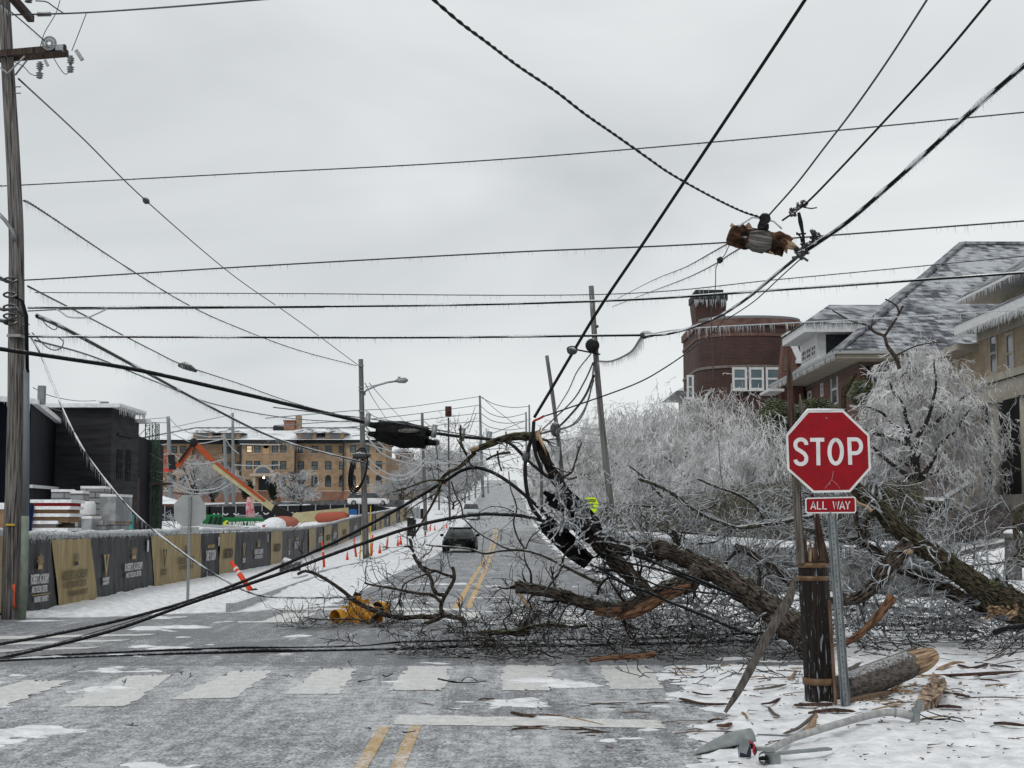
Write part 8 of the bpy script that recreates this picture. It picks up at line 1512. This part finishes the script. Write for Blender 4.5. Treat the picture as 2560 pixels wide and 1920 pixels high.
# ================================================================ vehicles
TYR = mat('tyre_rubber', (.012, .012, .012), rough=.8); RIM = mat('wheel_rim', (.25, .25, .26), rough=.3, metal=.8); HL = mat('headlight_glass', (.04, .045, .05), (.12, .13, .14), scale=6, rough=.1)
def car(name, label, pos, rot, paint, Lc=4.7, Wc=1.85, Hc=1.45, kind='sedan', cat='car', snow=False, grille=None):
    T_ = Thing(name, label, cat, pos); o = T_.o; o.rotation_euler = (0, 0, rot); org = T_.org; T_.org = Vector((0, 0, 0))   # built around the origin, front towards -Y
    h2 = Lc/2
    if kind == 'sedan': st_ = [(-h2, .34, .58, .74), (-h2+.10, .26, .70, .86), (-h2+.5, .2, .80, .95), (-h2+1.35, .2, .92, 1.0), (0, .2, .95, 1.0), (h2-1.1, .2, .98, 1.0), (h2-.3, .22, .98, .95), (h2, .35, .9, .82)]; gh = [(-h2+1.25, .90, .9), (-h2+2.05, Hc-.06, .74), (0.1, Hc, .72), (h2-1.5, Hc-.12, .72), (h2-.6, .98, .86)]
    elif kind == 'pickup': st_ = [(-h2, .45, .95, .88), (-h2+.15, .35, 1.05, .96), (-h2+.6, .32, 1.12, 1.0), (-h2+1.5, .32, 1.16, 1.0), (0, .32, 1.16, 1.0), (h2-.2, .35, 1.16, 1.0), (h2, .5, 1.12, .95)]; gh = [(-h2+1.45, 1.14, .92), (-h2+2.1, Hc-.05, .78), (.2, Hc, .76), (.85, Hc-.08, .76), (1.05, 1.15, .88)]
    else: st_ = [(-h2, .4, .85, .85), (-h2+.15, .3, 1.0, .95), (-h2+1.2, .28, 1.08, 1.0), (0, .28, 1.1, 1.0), (h2-.1, .3, 1.1, .98), (h2, .45, 1.05, .9)]; gh = [(-h2+1.15, 1.06, .92), (-h2+1.8, Hc-.05, .80), (0, Hc, .78), (h2-.35, Hc-.04, .78), (h2-.05, 1.08, .9)]
    def loft(S_, prof):
        V_ = []; F_ = []; n = len(prof(*S_[0]))
        for s_ in S_: V_ += prof(*s_)
        for i in range(len(S_)-1):
            for k in range(n): F_.append((i*n+k, i*n+(k+1) % n, (i+1)*n+(k+1) % n, (i+1)*n+k))
        F_ += [tuple(range(n-1, -1, -1)), tuple((len(S_)-1)*n+k for k in range(n))]; return MB().add(V_, F_, True)
    W2 = Wc/2
    body = loft(st_, lambda y, z0, z1, k: [(-W2*k*.9, y, z0), (W2*k*.9, y, z0), (W2*k, y, z0+.12), (W2*k, y, (z0+z1)/2), (W2*k*.97, y, z1-.10), (W2*k*.86, y, z1), (-W2*k*.86, y, z1), (-W2*k*.97, y, z1-.10), (-W2*k, y, (z0+z1)/2), (-W2*k, y, z0+.12)])
    T_.part('body', body, paint)
    S2 = [(y, z, k) for y, z, k in gh]; zb_ = gh[0][1]-.06
    T_.part('cabin_glass', loft(S2, lambda y, z, k: [(-W2*.88, y, zb_), (W2*.88, y, zb_), (W2*k, y, z-.05), (W2*k*.9, y, z), (-W2*k*.9, y, z), (-W2*k, y, z-.05)]), mat('car_glass', (.02, .025, .028), (.06, .07, .075), scale=2, rough=.1, spec=.4))
    ym0, ym1 = gh[1][0]+.06, gh[-2][0]-.04; T_.part('roof', MB().bbox((-W2*.70, ym0, Hc-.03), (W2*.70, ym1, Hc+.02)), SNOW if snow else paint)
    for sx in (-1, 1):
        for yy_ in (-h2+.85, h2-.9):
            r = .33 if kind == 'sedan' else .39; c = Vector((sx*(W2-.12), yy_, r)); wh = T_.part('wheel', MB().tube([c-Vector((.11, 0, 0)), c+Vector((.11, 0, 0))], r*.98, 20), TYR); T_.part('rim', MB().tube([c+Vector((sx*.10, 0, 0)), c+Vector((sx*.125, 0, 0))], r*.6, 14), RIM, wh)
        zh = st_[2][2]-.14; T_.part('headlight', MB().add([(sx*W2*.48, -h2-.0, zh-.08), (sx*W2*.82, -h2+.10, zh-.03), (sx*W2*.90, -h2+.28, zh+.09), (sx*W2*.52, -h2+.07, zh+.02), (sx*W2*.48, -h2+.1, zh-.08), (sx*W2*.82, -h2+.2, zh-.03), (sx*W2*.86, -h2+.34, zh+.05), (sx*W2*.52, -h2+.2, zh+.02)], [(0, 1, 2, 3), (7, 6, 5, 4), (0, 4, 5, 1), (1, 5, 6, 2), (2, 6, 7, 3), (3, 7, 4, 0)] if sx > 0 else [(3, 2, 1, 0), (4, 5, 6, 7), (1, 5, 4, 0), (2, 6, 5, 1), (3, 7, 6, 2), (0, 4, 7, 3)]), HL)
        T_.part('mirror', MB().sphere((sx*(W2+.08), gh[0][0]+.35, gh[0][1]+.04), .11, 8, 6, (1, .6, .75)), paint)
    zg = (st_[0][1]+st_[0][2])/2; T_.part('grille', MB().bbox((-W2*.42, -h2-.015, zg-.10), (W2*.42, -h2+.05, zg+.12)), mat('grille_black', (.012, .012, .012)) if kind == 'sedan' else RIM)
    T_.part('lower_intake', MB().bbox((-W2*.6, -h2+.0, st_[0][1]-.08), (W2*.6, -h2+.1, st_[0][1]+.02)), mat('grille_black', (.012, .012, .012))); T_.part('licence_plate', MB().bbox((-.16, -h2-.03, zg-.14), (.16, -h2-.018, zg-.02)), mat('plate_grey', (.12, .12, .12)))
    if snow: T_.part('snow_cover', MB().bbox((-W2*.8, -h2+.25, st_[2][2]-.02), (W2*.8, gh[0][0]-.05, st_[3][2]+.05)), SNOW)
    T_.org = org; return T_
p = gp(1151, 1379); car('parked_car', 'black sedan facing the camera on the icy road beyond the cables', p, R(-1), mat('black_car_paint', (.002, .002, .0025), (.006, .006, .007), scale=3, rough=.35, spec=.05), 4.7, 1.87, 1.36)
p = gp(1178, 1299); car('parked_pickup', 'silver pickup with snowy hood farther up the road by the kerb', p, 0, mat('silver_paint', (.38, .43, .44), (.50, .54, .55), scale=2, rough=.35, ice=.3), 5.6, 2.0, 1.85, 'pickup', 'pickup truck', snow=True)
q = at(*Z4((1718, 842))[0], 205); t = car('parked_pickup', 'white pickup parked side on behind the lamp pole', (q.x, q.y, q.z-.0), R(90), mat('white_car_paint', (.55, .56, .56), (.62, .63, .63), scale=2, rough=.35), 5.8, 1.95, 1.85, 'suv', 'pickup truck'); q = at(*Z4((1212, 858))[0], 205); car('parked_car', 'snow covered silver car roof showing over the dark fence', (q.x, q.y, q.z-.6), R(90), mat('silver_paint', (.38, .43, .44)), 4.6, 1.8, 1.5, 'suv', snow=True)
# distant lights by the hill road
for k, (x, y) in enumerate(((1300, 832), (1316, 830))):
    single('street_light_glow', MB().sphere(at(*M1((x, y))[0], 300), .35, 8, 6, (1.3, 1, .8)), GLOW, at(*M1((x, y))[0], 300), ('left', 'right')[k]+' of the two small bright lights over the far road', 'lamp', None)
s_ = Thing('far_road_sign', 'small brownish round sign on a post right of the hill road', 'road sign', gp(*M1((1332, 1100))[0])); c = at(*M1((1332, 1030))[0], s_.org.y); s_.part('sign_face', MB().tube([c, c+Vector((0, .1, 0))], .45, 12), mat('tan_sign', (.28, .18, .08))); s_.part('post', MB().beam(s_.org, c, .08, .08), METAL)
s_ = Thing('far_road_sign', 'small round red brown sign behind the mossy limb over the road', 'road sign', at(*M1((720, 1230))[0], 150)); c = at(*M1((722, 950))[0], 150); s_.part('sign_face', MB().tube([c, c+Vector((0, .1, 0))], .32, 12), mat('dull_brown_red', (.16, .06, .045)));
s_ = Thing('brown_building', 'flat dark roof edge beyond the icy trees right of the leaning pole', 'building', at(*M1((1720, 700))[0], 150)); a, b = at(*M1((1680, 720))[0], 150), at(*M1((1830, 684))[0], 150); s_.part('roof', MB().bbox((a.x, 150, a.z), (b.x+.6, 158, b.z)), mat('far_roof_grey', (.07, .07, .075))); s_.part('wall', MB().bbox((a.x+.5, 150.4, a.z-5), (b.x+.4, 157, a.z-.01)), mat('far_wall_grey', (.18, .17, .17)))
